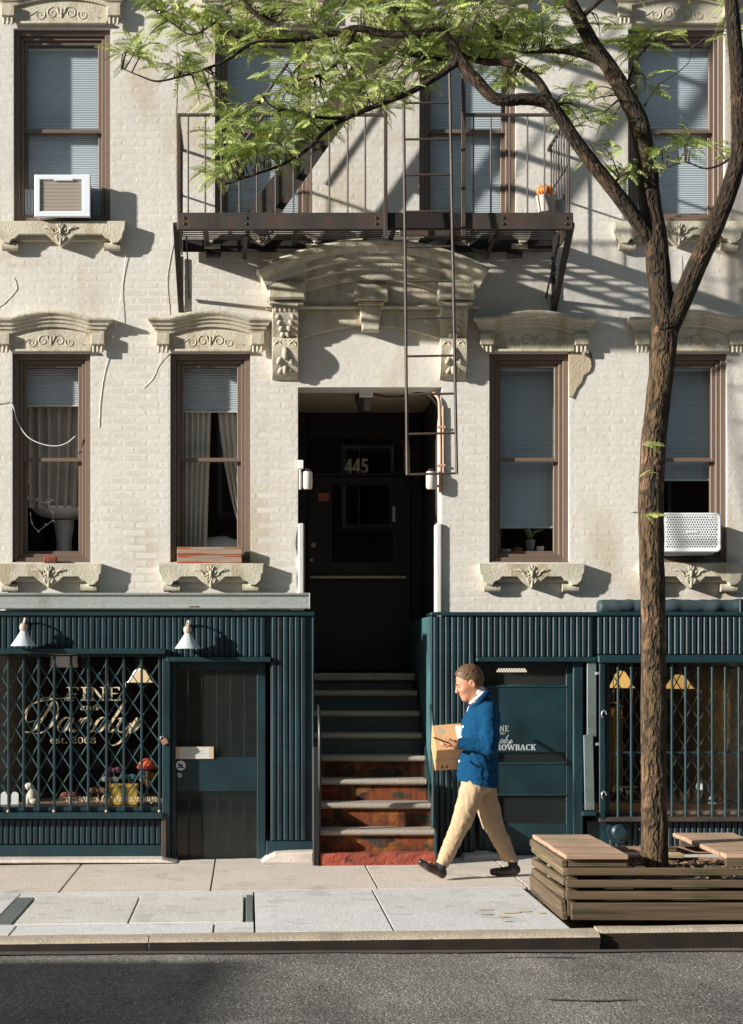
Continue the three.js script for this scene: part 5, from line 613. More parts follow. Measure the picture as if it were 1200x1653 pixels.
// ---------------------------------------------------------------- the walking man, his parcel and phone
{
  const Z0 = 1.85, J = (px, py, dz = 0) => P(px, py, Z0 + dz), px = (CAMZ - Z0) / FOCAL;
  const man = thing('person', 'person in a blue shawl-collar cardigan, khaki trousers and dark loafers striding past the steps', 'person');
  const skin = M(0.44, 0.20, 0.115, 0.55, { bumpMap: T.grain, bumpScale: 0.0006 }), hairM = M(0.10, 0.052, 0.025, 0.55, { bumpMap: T.woodBump, bumpScale: 0.003 }), cloth = (r, g, b, o) => new THREE.MeshPhysicalMaterial({ color: new THREE.Color().setRGB(r, g, b), roughness: 0.95, specularIntensity: 0.25, ...o }), blue = cloth(0.005, 0.053, 0.128, { bumpMap: T.knit, bumpScale: 0.0025 }), blueRib = cloth(0.004, 0.046, 0.112, { bumpMap: T.knit, bumpScale: 0.006 }), khaki = cloth(0.43, 0.315, 0.20, { bumpMap: T.weave, bumpScale: 0.0012 }), shoeM = M(0.022, 0.014, 0.011, 0.35), soleM = M(0.10, 0.05, 0.03, 0.6), sockM = M(0.012, 0.02, 0.035, 0.9);
  // head field in its own frame: forward is the way he looks, bowed to the phone
  const hc = J(757.5, 1102.5), th = 0.36, F = V(-Math.cos(th), -Math.sin(th), 0), U = V(-Math.sin(th), Math.cos(th), 0);
  const HS = 1.06; // head drawn a little large: hair and tilt
  const toL = (x, y, z) => { const dx = x - hc.x, dy = y - hc.y; return [(dx * F.x + dy * F.y) / HS, (dx * U.x + dy * U.y) / HS, (z - hc.z) / HS]; };
  const E = (x, y, z, a, b, c, t) => ellip(V(x, y, z), a, b, c, t), cran = E(-0.014, 0.032, 0, 0.1, 0.09, 0.077), face = E(0.03, -0.035, 0, 0.064, 0.088, 0.06), jaw = E(0.062, -0.096, 0, 0.031, 0.026, 0.034), nose = cone(V(0.09, 0.01, 0), V(0.106, -0.03, 0), 0.009, 0.0145), brow = E(0.08, 0.02, 0, 0.017, 0.011, 0.046), lipU = E(0.088, -0.06, 0, 0.012, 0.006, 0.022), lipD = E(0.085, -0.071, 0, 0.011, 0.007, 0.019);
  const eyeS = [-1, 1].map(s => E(0.094, 0.002, s * 0.031, 0.016, 0.011, 0.017)), eyeB = [-1, 1].map(s => E(0.08, 0.002, s * 0.031, 0.012, 0.011, 0.014)), ear = [-1, 1].map(s => E(-0.014, -0.012, s * 0.077, 0.021, 0.033, 0.011, -0.2)), earIn = [-1, 1].map(s => E(-0.009, -0.01, s * 0.09, 0.011, 0.02, 0.009)), cheek = [-1, 1].map(s => E(0.06, -0.03, s * 0.036, 0.026, 0.022, 0.02)), neck = cone(V(-0.025, -0.05, 0), V(0.0, -0.21, 0), 0.056, 0.062);
  const headF = (x, y, z) => { const [a, b, c] = toL(x, y, z); let d = smin(cran(a, b, c), face(a, b, c), 0.03); d = smin(d, jaw(a, b, c), 0.03); for (const q of cheek) d = smin(d, q(a, b, c), 0.02); d = smin(d, brow(a, b, c), 0.012); for (const q of eyeS) d = smax(d, -q(a, b, c), 0.008); for (const q of eyeB) d = smin(d, q(a, b, c), 0.004); d = smin(d, nose(a, b, c), 0.01); d = smin(d, lipU(a, b, c), 0.006); d = smin(d, lipD(a, b, c), 0.006); d = smax(d, -E(0.1, -0.0655, 0, 0.014, 0.0022, 0.02)(a, b, c), 0.003); for (const q of ear) d = smin(d, q(a, b, c), 0.008); for (const q of earIn) d = smax(d, -q(a, b, c), 0.006); d = smin(d, neck(a, b, c), 0.025); return d * HS; };
  const hairF = (x, y, z) => { const [a, b, c] = toL(x, y, z); const n = 0.004 * N3(a * 25 - b * 20, b * 70 + a * 40, c * 90) + 0.003 * N3(a * 40 + 9, b * 150 + a * 90, c * 190); let d = E(-0.014, 0.036, 0, 0.104, 0.097, 0.0795)(a, b, c) + n - 0.006 * smooth(0.06, 0.11, b); const line = (-0.062 * (b - 0.088) + 0.072 * (a - 0.078)) / 0.095 + 0.006 * N3(a * 60, b * 60, c * 60); d = smax(d, line, 0.006); d = smax(d, -b - 0.055, 0.01); for (const s of [-1, 1]) d = smax(d, -E(-0.01, -0.02, s * 0.08, 0.025, 0.034, 0.03)(a, b, c), 0.004); const part_ = smin(d, smax(E(-0.018, 0.02, 0, 0.1, 0.095, 0.079)(a, b, c) + n, a + 0.03, 0.01), 0.01); return smax(part_, -b - 0.085, 0.01) * HS; };
  // torso by cross-sections seen from the side: [py, centre px, half depth px, half width m]
  const rows = [[1122, 779, 11, 0.07], [1130, 779, 17, 0.115], [1141, 779, 25, 0.175], [1156, 778, 29, 0.2], [1185, 775, 31, 0.198], [1215, 772, 31.5, 0.19], [1245, 771, 32.5, 0.2], [1280, 771, 33, 0.205]].map(([py, c, rx, rz]) => [Y(py, Z0), X(c, Z0), rx * px, rz]);
  const torso = grow => (x, y, z) => { let k = 0; while (k < rows.length - 2 && y < rows[k + 1][0]) k++; const A = rows[k], B = rows[k + 1], t = clamp((A[0] - y) / (A[0] - B[0]), 0, 1), cx = lerp(A[1], B[1], t), rx = lerp(A[2], B[2], t) + grow, rz = lerp(A[3], B[3], t) + grow, q = Math.hypot((x - cx) / rx, (z - Z0) / rz); let d = (q - 1) * Math.min(rx, rz); d = smax(d, y - rows[0][0] - 0.01, 0.02); return smax(d, rows[7][0] - y, 0.012); };
  const armN = [cone(J(789, 1147, 0.165), J(789, 1206, 0.24), 0.066, 0.056), cone(J(789, 1206, 0.24), J(746, 1201, 0.2), 0.055, 0.043)], armF = [cone(J(776, 1147, -0.165), J(772, 1210, -0.24), 0.066, 0.056), cone(J(772, 1210, -0.24), J(736, 1228, -0.17), 0.055, 0.043)];
  const hemY = x => lerp(Y(1260, Z0), Y(1271, Z0), clamp((x - X(744, Z0)) / (X(795, Z0) - X(744, Z0)), 0, 1));
  const tb = torso(0.0), fold = (x, y, z) => 0.008 * N3(x * 12, y * 18, z * 12) + 0.005 * N3(x * 26, y * 14 + x * 20, z * 26) - 0.006 * Math.max(0, 1 - Math.abs(N3(x * 16 + y * 12, y * 22 - x * 8, z * 10)) * 2.4) ** 3;
  const cardF = (x, y, z) => { let d = tb(x, y, z); for (const a of armN) d = smin(d, a(x, y, z), 0.03); for (const a of armF) d = smin(d, a(x, y, z), 0.03); d += fold(x, y, z) * smooth(Y(1140, Z0), Y(1180, Z0), y) * 0 + fold(x, y, z); d = smax(d, hemY(x) - y, 0.008); const w = lerp(0.0, 0.105, clamp((y - Y(1168, Z0)) / (Y(1120, Z0) - Y(1168, Z0)), 0, 1)), vee = Math.max(Math.abs(z - Z0) - w, x - X(779, Z0), Y(1168, Z0) - y); return smax(d, -vee, 0.006); };
  const lo = V(X(725, Z0), Y(1282, Z0), Z0 - 0.36), hi = V(X(822, Z0), Y(1110, Z0), Z0 + 0.36);
  const handN = J(735, 1201, 0.2), fin = [];
  // near hand: palm, four curled fingers of unequal length, thumb on the edge of the phone
  const bone = (a, b, ra, rb) => fin.push(cone(a, b, ra, rb));
  const K = (dx, dy, dz) => handN.clone().add(V(dx, dy, dz));
  bone(K(0.045, 0.0, 0.0), K(0.0, 0.0, 0.0), 0.029, 0.03); bone(K(0.0, 0.002, 0.012), K(-0.045, 0.0, 0.014), 0.026, 0.02); bone(K(0.0, 0.0, -0.012), K(-0.045, 0.004, -0.018), 0.026, 0.019);
  [[-0.030, 0.050, 0.9], [-0.010, 0.056, 1], [0.010, 0.052, 0.94], [0.028, 0.040, 0.8]].forEach(([dz, len, s]) => { const a = K(-0.048, -0.006, dz), b = K(-0.048 - 0.034 * s, -0.016, dz), c = K(-0.048 - 0.058 * s, -0.004, dz), e = K(-0.048 - 0.060 * s, 0.014, dz * 0.9); bone(a, b, 0.0105, 0.0095); bone(b, c, 0.0095, 0.0085); bone(c, e, 0.0085, 0.0075); });
  { const a = K(-0.012, 0.018, 0.026), b = K(-0.05, 0.036, 0.03), c = K(-0.082, 0.042, 0.022); bone(a, b, 0.0135, 0.011); bone(b, c, 0.011, 0.009); }
  const handNF = (x, y, z) => { let d = 9; fin.forEach((f, i) => { d = i < 3 ? smin(d, f(x, y, z), 0.012) : smin(d, f(x, y, z), 0.0045); }); return d; };
  // far hand, flat under the parcel
  const handF = J(728, 1231, -0.12), f2 = []; { const q = (a, b, ra, rb) => f2.push(cone(handF.clone().add(a), handF.clone().add(b), ra, rb)); q(V(0.06, 0, -0.03), V(0, 0, 0), 0.028, 0.03); q(V(0, 0, 0.01), V(-0.04, 0.004, 0.02), 0.024, 0.018); for (const [dz, s] of [[-0.03, 0.85], [-0.01, 1], [0.01, 0.95], [0.03, 0.75]]) { q(V(-0.03, 0, dz), V(-0.03 - 0.045 * s, 0.006, dz * 1.2), 0.0105, 0.009); q(V(-0.03 - 0.045 * s, 0.006, dz * 1.2), V(-0.03 - 0.075 * s, 0.022, dz * 1.3), 0.009, 0.0075); } q(V(0.0, 0.0, 0.03), V(-0.03, 0.02, 0.062), 0.012, 0.009); }
  const handFF = (x, y, z) => { let d = 9; f2.forEach((f, i) => { d = smin(d, f(x, y, z), i < 2 ? 0.012 : 0.005); }); return d; };
  // legs
  const leg = grow => { const n = [cone(J(767, 1264, 0.085), J(746, 1325, 0.09), 0.106 + grow, 0.079 + grow), cone(J(746, 1325, 0.09), J(715, 1393, 0.09), 0.078 + grow, 0.054 + grow)], f = [cone(J(777, 1262, -0.085), J(794, 1325, -0.09), 0.108 + grow, 0.084 + grow), cone(J(794, 1325, -0.09), J(826, 1392, -0.09), 0.083 + grow, 0.058 + grow)], pel = ellip(J(773, 1258), 0.138 + grow, 0.11, 0.165 + grow); return (x, y, z) => { const dn = smin(n[0](x, y, z), n[1](x, y, z), 0.02), df = smin(f[0](x, y, z), f[1](x, y, z), 0.02); return smin(smin(dn, df, 0.025), pel(x, y, z), 0.03); }; };
  const legT = leg(0), wrinkle = (x, y, z) => { const q = 1 - Math.abs(N3(x * 15 + y * 5, y * 7 - x * 6, z * 6)) * 2.4, q2 = 1 - Math.abs(N3(x * 12 - y * 10 + 7, y * 15 + x * 9, z * 9)) * 2.4; return 0.004 - 0.006 * Math.max(0, q) ** 3 - 0.003 * Math.max(0, q2) ** 3 + 0.007 * N3(x * 9, y * 9, z * 7); };
  const cutN = (x, y) => { const a = J(706, 1391), b = J(726, 1399); return ((x - a.x) * (b.y - a.y) - (y - a.y) * (b.x - a.x)) / Math.hypot(b.x - a.x, b.y - a.y); };
  const trouF = (x, y, z) => { let d = legT(x, y, z) + wrinkle(x, y, z); d = smax(d, z > Z0 ? cutN(x, y) : Y(1393, Z0) - y, 0.004); return smax(d, y - Y(1238, Z0), 0.01); };
  // body under the clothes: one continuous figure, head and hands on finer grids
  const bodyF = (x, y, z) => { let d = torso(-0.022)(x, y, z); d = smin(d, leg(-0.02)(x, y, z), 0.03); for (const a of [...armN, ...armF]) d = smin(d, a(x, y, z) + 0.02, 0.03); d = smax(d, z > Z0 ? cutN(x, y) + 0.02 : Y(1388, Z0) - y, 0.01); return smin(d, headF(x, y, z), 0.015); };
  const torIn = torso(-0.045), legIn = leg(-0.02); const bodyF2 = (x, y, z) => { let d = smin(smax(torIn(x, y, z), Y(1246, Z0) - y, 0.02), legIn(x, y, z), 0.02); for (const a of armN) d = smin(d, a(x, y, z) + 0.02, 0.03); for (const a of armF) d = smin(d, a(x, y, z) + 0.02, 0.03); return smax(d, z > Z0 ? cutN(x, y) + 0.02 : Y(1388, Z0) - y, 0.01); };
  const vv = (c, a, b, d) => [V(c.x - a, c.y - b, c.z - d), V(c.x + a, c.y + b, c.z + d)];
  const geos = [meshField(bodyF2, V(X(700, Z0), Y(1396, Z0), Z0 - 0.34), V(X(845, Z0), Y(1114, Z0), Z0 + 0.34), 0.014), meshField(headF, V(hc.x - 0.16, hc.y - 0.19, hc.z - 0.11), V(hc.x + 0.17, hc.y + 0.16, hc.z + 0.11), 0.0038), meshField(handNF, ...vv(handN.clone().add(V(-0.03, 0.01, 0)), 0.11, 0.07, 0.07), 0.003), meshField(handFF, ...vv(handF.clone().add(V(-0.02, 0.005, 0.01)), 0.13, 0.06, 0.1), 0.0036)];
  const body = part(man, 'body', mergeGeometries(geos), skin);
  part(body, 'hair', meshField(hairF, V(hc.x - 0.17, hc.y - 0.12, hc.z - 0.12), V(hc.x + 0.17, hc.y + 0.18, hc.z + 0.12), 0.0045), hairM);
  for (const s of [-1, 1]) { const w = hc.clone().addScaledVector(F, 0.0905 * HS).addScaledVector(U, 0.001).add(V(0, 0, s * 0.0325 * HS)); const e = part(body, 'iris', new THREE.SphereGeometry(0.006, 8, 6), M(0.03, 0.03, 0.03, 0.3)); e.position.copy(w); const bw = part(body, 'eyebrow', lobe(0, 0, 0, 0.007, 0.004, 0.019, 0), hairM); bw.position.copy(hc.clone().addScaledVector(F, 0.096 * HS).addScaledVector(U, 0.024 * HS).add(V(0, 0, s * 0.032))); }
  part(body, 'shirt', meshField((x, y, z) => smax(smin(torso(-0.012)(x, y, z), cone(J(778, 1126), J(771, 1118), 0.068, 0.064)(x, y, z), 0.02), Y(1185, Z0) - y, 0.01), V(X(740, Z0), Y(1190, Z0), Z0 - 0.24), V(X(812, Z0), Y(1106, Z0), Z0 + 0.24), 0.008), M(0.66, 0.60, 0.60, 0.85));
  part(body, 'shirt_collar', merge([-1, 1].map(s => { const q = curve([J(785, 1115, 0), J(781, 1119, s * 0.062), J(769, 1127, s * 0.064), J(758, 1136, s * 0.03)], 14); return tube(q, q.map((_, i) => lerp(0.012, 0.010, i / 14)), 8); })), M(0.70, 0.66, 0.66, 0.85));
  part(body, 'bow_tie', merge([lobe(0, 0, 0.02, 0.014, 0.016, 0.022, 0), lobe(0, 0, -0.02, 0.014, 0.016, 0.022, 0), lobe(-0.004, 0, 0, 0.012, 0.010, 0.010, 0)]).translate(...J(757, 1136).toArray()), M(0.04, 0.012, 0.02, 0.6));
  const card = part(body, 'cardigan', meshField(cardF, lo, hi, 0.0085), blue);
  part(card, 'shawl_collar', merge([-1, 1].map(s => { const q = curve([J(789, 1117, 0), J(785, 1121, s * 0.07), J(774, 1133, s * 0.115), J(762, 1150, s * 0.085), J(751, 1169, s * 0.02)], 22); const g = tube(q, q.map((_, i) => 0.024 * Math.sin(Math.PI * lerp(0.45, 0.9, i / 22)) + 0.004), 10); return g; })), blueRib);
  for (const [a, b, r0] of [[J(748.5, 1201.2, 0.2), J(739, 1200.5, 0.2), 0.039], [J(740, 1225.5, -0.17), J(733, 1229, -0.165), 0.039]]) part(card, 'cuff', tube([a, a.clone().lerp(b, 0.3), a.clone().lerp(b, 0.7), b], [r0 + 0.004, r0 + 0.002, r0 + 0.001, r0], 18), blueRib);
  for (const [bx, by] of [[751, 1173], [746.5, 1190.5], [743.5, 1212], [743.5, 1228.5]]) { const b = part(card, 'button', new THREE.CylinderGeometry(0.0105, 0.0105, 0.006, 14), mats.white); b.position.copy(J(bx, by, 0.05)); let q = b.position; for (let k = 0; k < 40 && cardF(q.x, q.y, q.z) < 0.003; k++) q.x -= 0.002; for (let k = 0; k < 40 && cardF(q.x, q.y, q.z) > 0.004; k++) q.x += 0.002; b.rotation.set(0, 0, Math.PI / 2); b.rotation.y = 0.5; }
  part(card, 'pocket_welt', tube(curve([J(757, 1228, 0.175), J(764, 1234, 0.2), J(773, 1238, 0.2)], 8), 0.006, 6), blueRib);
  const tr = part(body, 'trousers', meshField(trouF, V(X(695, Z0), Y(1406, Z0), Z0 - 0.24), V(X(850, Z0), Y(1245, Z0), Z0 + 0.24), 0.009), khaki);
  // shoes: [heel, ball, toe] and the line of the sole
  const shoe = (h, b, t, s0, s1, an, dz) => { const H = J(...h, dz), B = J(...b, dz), Tt = J(...t, dz), A = J(...an, dz), S0 = J(...s0, dz), S1 = J(...s1, dz), zz = Z0 + dz; const f = [cone(H, B, 0.036, 0.04), cone(B, Tt, 0.04, 0.027), cone(H.clone().lerp(B, 0.15), A, 0.036, 0.034)], pl = (x, y) => { const L = Math.hypot(S1.x - S0.x, S1.y - S0.y); return ((x - S0.x) * (S1.y - S0.y) - (y - S0.y) * (S1.x - S0.x)) / L; }; const sg = Math.sign(pl(A.x, A.y)); const fld = (x, y, z) => { const q = (z - zz) * 0.95 + zz; let d = smin(f[0](x, y, q), f[1](x, y, q), 0.02); d = smin(d, f[2](x, y, q), 0.02); return smax(d, -sg * pl(x, y), 0.004); };
    const m = (u, v, w) => V(u, v, w), xs = [H.x, B.x, Tt.x, A.x], ys = [H.y, B.y, Tt.y, A.y]; const a = m(Math.min(...xs) - 0.06, Math.min(...ys) - 0.06, zz - 0.06), c = m(Math.max(...xs) + 0.06, Math.max(...ys) + 0.06, zz + 0.06); const up = (x, y) => sg * pl(x, y);
    const sh = part(body, 'shoe', meshField((x, y, z) => { const ankleCut = up(x, y) - (0.058 + 0.03 * clamp((x - B.x) / (H.x - B.x), 0, 1)); return smax(fld(x, y, z), ankleCut, 0.006); }, a, c, 0.005), shoeM); part(sh, 'sole', meshField((x, y, z) => Math.max(fld(x, y, z) - 0.003, up(x, y) - 0.011), a, c, 0.005), soleM); part(sh, 'buckle', lobe(0, 0, 0, 0.006, 0.012, 0.03, 0.3), M(0.35, 0.24, 0.16, 0.4)).position.copy(B.clone().add(V(0.004, 0.036, 0.01)));
    part(body, 'sock', meshField(cone(H.clone().lerp(B, 0.2).add(V(0, 0.015, 0)), A, 0.034, 0.04), a, c.add(V(0, 0.05, 0)), 0.007), sockM); };
  shoe([714, 1410], [692, 1399], [680, 1391.5], [719, 1420.5], [671, 1395], [716, 1394], 0.09); shoe([833, 1404], [808, 1405.5], [796, 1407], [844, 1413.5], [786, 1413.5], [828, 1391], -0.09);
  // parcel tipped towards the street and the phone
  const pc = thing('cardboard_parcel', 'brown cardboard parcel carried tipped against the blue cardigan', 'parcel'), bx = part(pc, 'box', cbox(0.232, 0.27, 0.25, 0.006), mats.card); pc.position.copy(J(723.5, 1206, -0.06)); pc.rotation.set(0.86, 0.06, 0.05); part(pc, 'shipping_label', cbox(0.05, 0.002, 0.19, 0.0005), M(0.62, 0.6, 0.6, 0.6)).position.set(0.088, 0.1362, -0.005);
  part(pc, 'printed_mark', merge([new THREE.TorusGeometry(0.018, 0.0025, 4, 24).scale(1.3, 1, 0.3), slab(-0.013, 0.013, -0.003, 0.003, -0.0006, 0.0006, 0.0002)]).rotateX(-Math.PI / 2).translate(-0.05, 0.1358, -0.06), M(0.22, 0.36, 0.42, 0.7)); part(pc, 'printed_symbols', merge([0, 1].flatMap(i => [slab(-0.068 + i * 0.034, -0.048 + i * 0.034, -0.105, -0.085, 0.1245, 0.1258, 0.0004), slab(-0.066 + i * 0.034, -0.05 + i * 0.034, -0.08, -0.064, 0.1245, 0.1258, 0.0004)])), M(0.08, 0.05, 0.03, 0.8)); part(pc, 'tape', slab(-0.1165, 0.1165, -0.012, 0.02, 0.1246, 0.1254, 0.0003), M(0.36, 0.22, 0.12, 0.3));
  const ph = thing('phone', 'thin dark phone held in the hand of the person in blue', 'phone'), pg = part(ph, 'case', cbox(0.145, 0.009, 0.072, 0.003), M(0.03, 0.022, 0.02, 0.35)); ph.position.copy(handN).add(V(-0.098, 0.024, 0.0)); ph.rotation.z = -0.36; part(ph, 'screen', cbox(0.136, 0.002, 0.066, 0.0008), M(0.02, 0.02, 0.022, 0.1)).position.y = 0.0058; part(ph, 'camera_bump', cbox(0.02, 0.003, 0.02, 0.001), M(0.3, 0.3, 0.3, 0.3)).position.set(-0.058, -0.006, 0.018);
}
// ---------------------------------------------------------------- things in and on the windows
const pleats = (x0, x1, y0, y1, z) => { const q = [], n = Math.round((y1 - y0) / 0.02); for (let i = 0; i < n; i++) { const a = lerp(y0, y1, i / n), m = lerp(y0, y1, (i + 0.5) / n), b = lerp(y0, y1, (i + 1) / n), k = 0.004; q.push([V(x0, a, z - k), V(x1, a, z - k), V(x1, m, z + k), V(x0, m, z + k)], [V(x0, m, z + k), V(x1, m, z + k), V(x1, b, z - k), V(x0, b, z - k)]); } return fromQuads(q); };
const winName = ['beside the air conditioner', 'behind the fire escape stair', 'behind the drop ladder', 'streaked with tree shadows above the white-grilled air conditioner'];
upperWin.forEach(([x0, x1, y0, y1], i) => { const t = thing('roller_shade', 'pale roller shade drawn down in the upper window ' + ['holding an air conditioner', 'behind the fire escape stair', 'behind the drop ladder', 'behind the forked tree'][i], 'shade'); part(t, 'cloth', pleats(x0 + 0.09, x1 - 0.09, y0 + 0.1, y1 - 0.13, -0.2), mats.blindWhite); const rl = part(t, 'roller', new THREE.CylinderGeometry(0.018, 0.018, x1 - x0 - 0.18, 12).rotateZ(Math.PI / 2), mats.white); rl.position.set((x0 + x1) / 2, y1 - 0.115, -0.21); boxAt(t, 'hem_bar', x0 + 0.09, x1 - 0.09, y0 + 0.085, y0 + 0.1, -0.205, -0.192, mats.white, 0.002); });
function drape(x0, x1, y0, y1, z, folds, amp, gather, seed) { // hanging cloth with vertical folds; gather draws the foot aside
  const nx = 60, ny = 14, pos = [], idx = [], r = rng(seed), ph = r() * 6; for (let j = 0; j <= ny; j++) for (let i = 0; i <= nx; i++) { const u = i / nx, v = j / ny, w = gather(v); const x = lerp(lerp(x0, x1, u), lerp(w[0], w[1], u), 1); pos.push(x, lerp(y1, y0, v), z + amp * Math.sin(u * folds * Math.PI * 2 + ph + 0.6 * Math.sin(v * 3 + u * 5)) * (0.7 + 0.3 * v)); }
  for (let j = 0; j < ny; j++) for (let i = 0; i < nx; i++) { const a = j * (nx + 1) + i, b = a + nx + 1; idx.push(a, b, a + 1, b, b + 1, a + 1); } const g = new THREE.BufferGeometry(); g.setAttribute('position', new THREE.Float32BufferAttribute(pos, 3)); g.setIndex(idx); g.computeVertexNormals(); const uv = new Float32Array(pos.length / 3 * 2); for (let i = 0; i < pos.length / 3; i++) { uv[i * 2] = pos[i * 3]; uv[i * 2 + 1] = pos[i * 3 + 1]; } g.setAttribute('uv', new THREE.BufferAttribute(uv, 2)); return g;
}
{ // lower windows: short shades, curtains
  const [A, B, C, D] = lowerWin;
  const sh = (w, py, lab) => { const t = thing('roller_shade', lab, 'shade'); part(t, 'cloth', pleats(w[0] + 0.085, w[1] - 0.085, Y(py), w[3] - 0.1, -0.214), mats.blindWhite); boxAt(t, 'hem_bar', w[0] + 0.085, w[1] - 0.085, Y(py) - 0.014, Y(py) - 0.001, -0.22, -0.207, mats.white, 0.002); };
  sh(A, 648, 'short white shade at the top of the window with string lights'); sh(B, 658, 'short white shade above the striped curtains');
  const c1 = M(0.46, 0.42, 0.37, 0.95, { side: THREE.DoubleSide }), c2 = M(0.66, 0.63, 0.56, 0.95, { side: THREE.DoubleSide });
  single('curtain', 'dull brown curtain hanging behind the window with string lights', 'curtain', drape(A[0] + 0.1, A[1] - 0.1, Y(815), A[3] - 0.1, -0.34, 7, 0.03, v => [A[0] + 0.06, A[1] - 0.02 - 0.05 * v], 1), c1);
  single('curtain', 'cream curtain hanging straight at the dark side of the window over the wooden crate', 'curtain', drape(0, 1, Y(880), B[3] - 0.1, -0.26, 6, 0.028, v => [B[0] + 0.06, X(342) - 0.05 * v], 2), c2); single('curtain', 'cream curtain swept aside towards the lit casing of the window over the wooden crate', 'curtain', drape(0, 1, Y(862), B[3] - 0.1, -0.26, 5, 0.026, v => [X(349) + 0.22 * v * v, B[1] - 0.04], 3), c2);
  { const w = thing('wash_basin', 'white basin with a raised rim standing inside the window with string lights', 'basin'); const g = lathe([[0.0, 0.0], [0.1, 0.01], [0.24, 0.05], [0.3, 0.1], [0.305, 0.115], [0.29, 0.115], [0.22, 0.07], [0, 0.04]], 32); part(w, 'bowl', g, mats.whiteGloss); part(w, 'pedestal', lathe([[0.1, 0.0], [0.07, -0.2], [0.09, -0.6], [0.13, -1.35]], 20), mats.whiteGloss); part(w, 'towel', lobe(0.16, 0.14, 0, 0.09, 0.035, 0.07, -0.2), mats.white); w.position.set(X(92), Y(832), -0.62); }
  { const b = thing('pillow', 'white pillow lying inside the window over the wooden crate', 'pillow'); const g = new THREE.SphereGeometry(1, 24, 14); g.scale(0.32, 0.12, 0.2); const p = g.attributes.position; for (let i = 0; i < p.count; i++) { const f = 0.03 * N3(p.getX(i) * 9, p.getY(i) * 9, p.getZ(i) * 9); p.setY(i, p.getY(i) + f); } g.computeVertexNormals(); part(b, 'case', g, mats.white); b.position.set(X(345), Y(882), -0.55); single('bed', 'grey mattress edge below the pillow inside the window', 'bed', slab(B[0] - 0.2, B[1] + 0.2, 2.21, Y(893), -2.2, -0.36, 0.05), M(0.4, 0.4, 0.4, 0.9)); }
  { const pts = [[50, 735], [47, 770], [44, 800], [58, 806], [75, 812], [84, 806], [76, 806], [82, 822], [86, 838], [74, 848], [62, 856], [52, 846], [49, 826]], s = thing('string_lights', 'unlit string of little white bulbs draped inside the window glass', 'string lights'); const q = curve(pts.map(([x, y]) => P(x, y, -0.205)), 90); part(s, 'cord', tube(q, 0.0028, 5), mats.white); for (let i = 4; i < 90; i += 6) { const d = part(s, 'bulb', lobe(0, 0, 0, 0.006, 0.016, 0.006, 0), mats.white); d.position.copy(q[i]).add(V(0.008 * Math.sin(i), 0.012 * Math.cos(i * 1.7), 0.004)); d.rotation.z = i; } }
  single('cable', 'white cable sagging across the window with string lights', 'cable', tube(curve([P(-36, 655, 0.02), P(0, 648, 0.02), P(18, 650, 0.01), P(28, 680, -0.03), P(45, 705, -0.03), P(66, 716, -0.03), P(90, 720, -0.03), P(108, 715, -0.03), P(122, 704, -0.04)], 50), 0.0045, 6), mats.white);
  // venetian blinds, set back from the glass
  const blind = (w, py, lab) => { const t = thing('venetian_blind', lab, 'blind'), q = [], z = -0.25; for (let y = w[3] - 0.12; y > Y(py); y -= 0.0235) { const s = slab(w[0] + 0.07, w[1] - 0.07, -0.0008, 0.0008, -0.0125, 0.0125, 0.0004); s.rotateX(1.15); s.translate(0, y, z); q.push(s); } part(t, 'slats', merge(q), mats.slat, { kind: 'stuff' }); boxAt(t, 'bottom_rail', w[0] + 0.07, w[1] - 0.07, Y(py) - 0.02, Y(py) - 0.004, z - 0.014, z + 0.014, mats.slat, 0.003); boxAt(t, 'head_rail', w[0] + 0.06, w[1] - 0.06, w[3] - 0.115, w[3] - 0.07, z - 0.02, z + 0.02, mats.slat, 0.003); for (const k of [0.25, 0.75]) part(t, 'cord', tube([V(lerp(w[0], w[1], k), w[3] - 0.1, z + 0.016), V(lerp(w[0], w[1], k), Y(py), z + 0.016)], 0.0015, 4), mats.white); };
  blind(C, 846, 'long venetian blind over the pots in the window nearest the entrance steps'); blind(D, 768, 'half raised venetian blind in the window with the white-grilled air conditioner');
  const pot = (px, py, r, h, m, lab, leaves) => { const t = thing('plant_pot', lab, 'pot'); part(t, 'pot', lathe([[0, 0], [r * 0.75, 0], [r, h], [r * 1.05, h], [r * 1.05, h * 0.9], [r * 0.9, h * 0.9], [r * 0.85, h * 0.96], [0, h * 0.9]], 20), m); for (let i = 0; i < (leaves || 0); i++) { const q = curve([V(0, h, 0), V(0.04 * Math.cos(i * 2), h + 0.07, 0.04 * Math.sin(i * 2)), V(0.12 * Math.cos(i * 2.1), h + 0.09 + 0.02 * (i % 3), 0.06 * Math.sin(i * 2))], 8); part(t, 'leaf', tube(q, q.map((_, k) => 0.012 * Math.sin(Math.PI * (k + 0.6) / 9) + 0.001), 6), M(0.07, 0.13, 0.05, 0.6)); } t.position.copy(P(px, py, -0.24)); };
  pot(856, 893, 0.045, 0.12, M(0.12, 0.15, 0.16, 0.5), 'dark pot with trailing leaves inside the window below the long blind', 5); pot(872, 893, 0.036, 0.06, mats.white, 'small white pot on the inner sill below the long blind'); pot(836, 893, 0.045, 0.05, M(0.3, 0.12, 0.06, 0.7), 'low terracotta bowl on the inner sill below the long blind'); pot(816, 893, 0.055, 0.035, mats.white, 'shallow white dish on the inner sill below the long blind');
  boxAt(house, 'inner_sill', C[0] + 0.03, C[1] - 0.03, Y(901), Y(893.5), -0.4, -0.181, mats.brown);
}
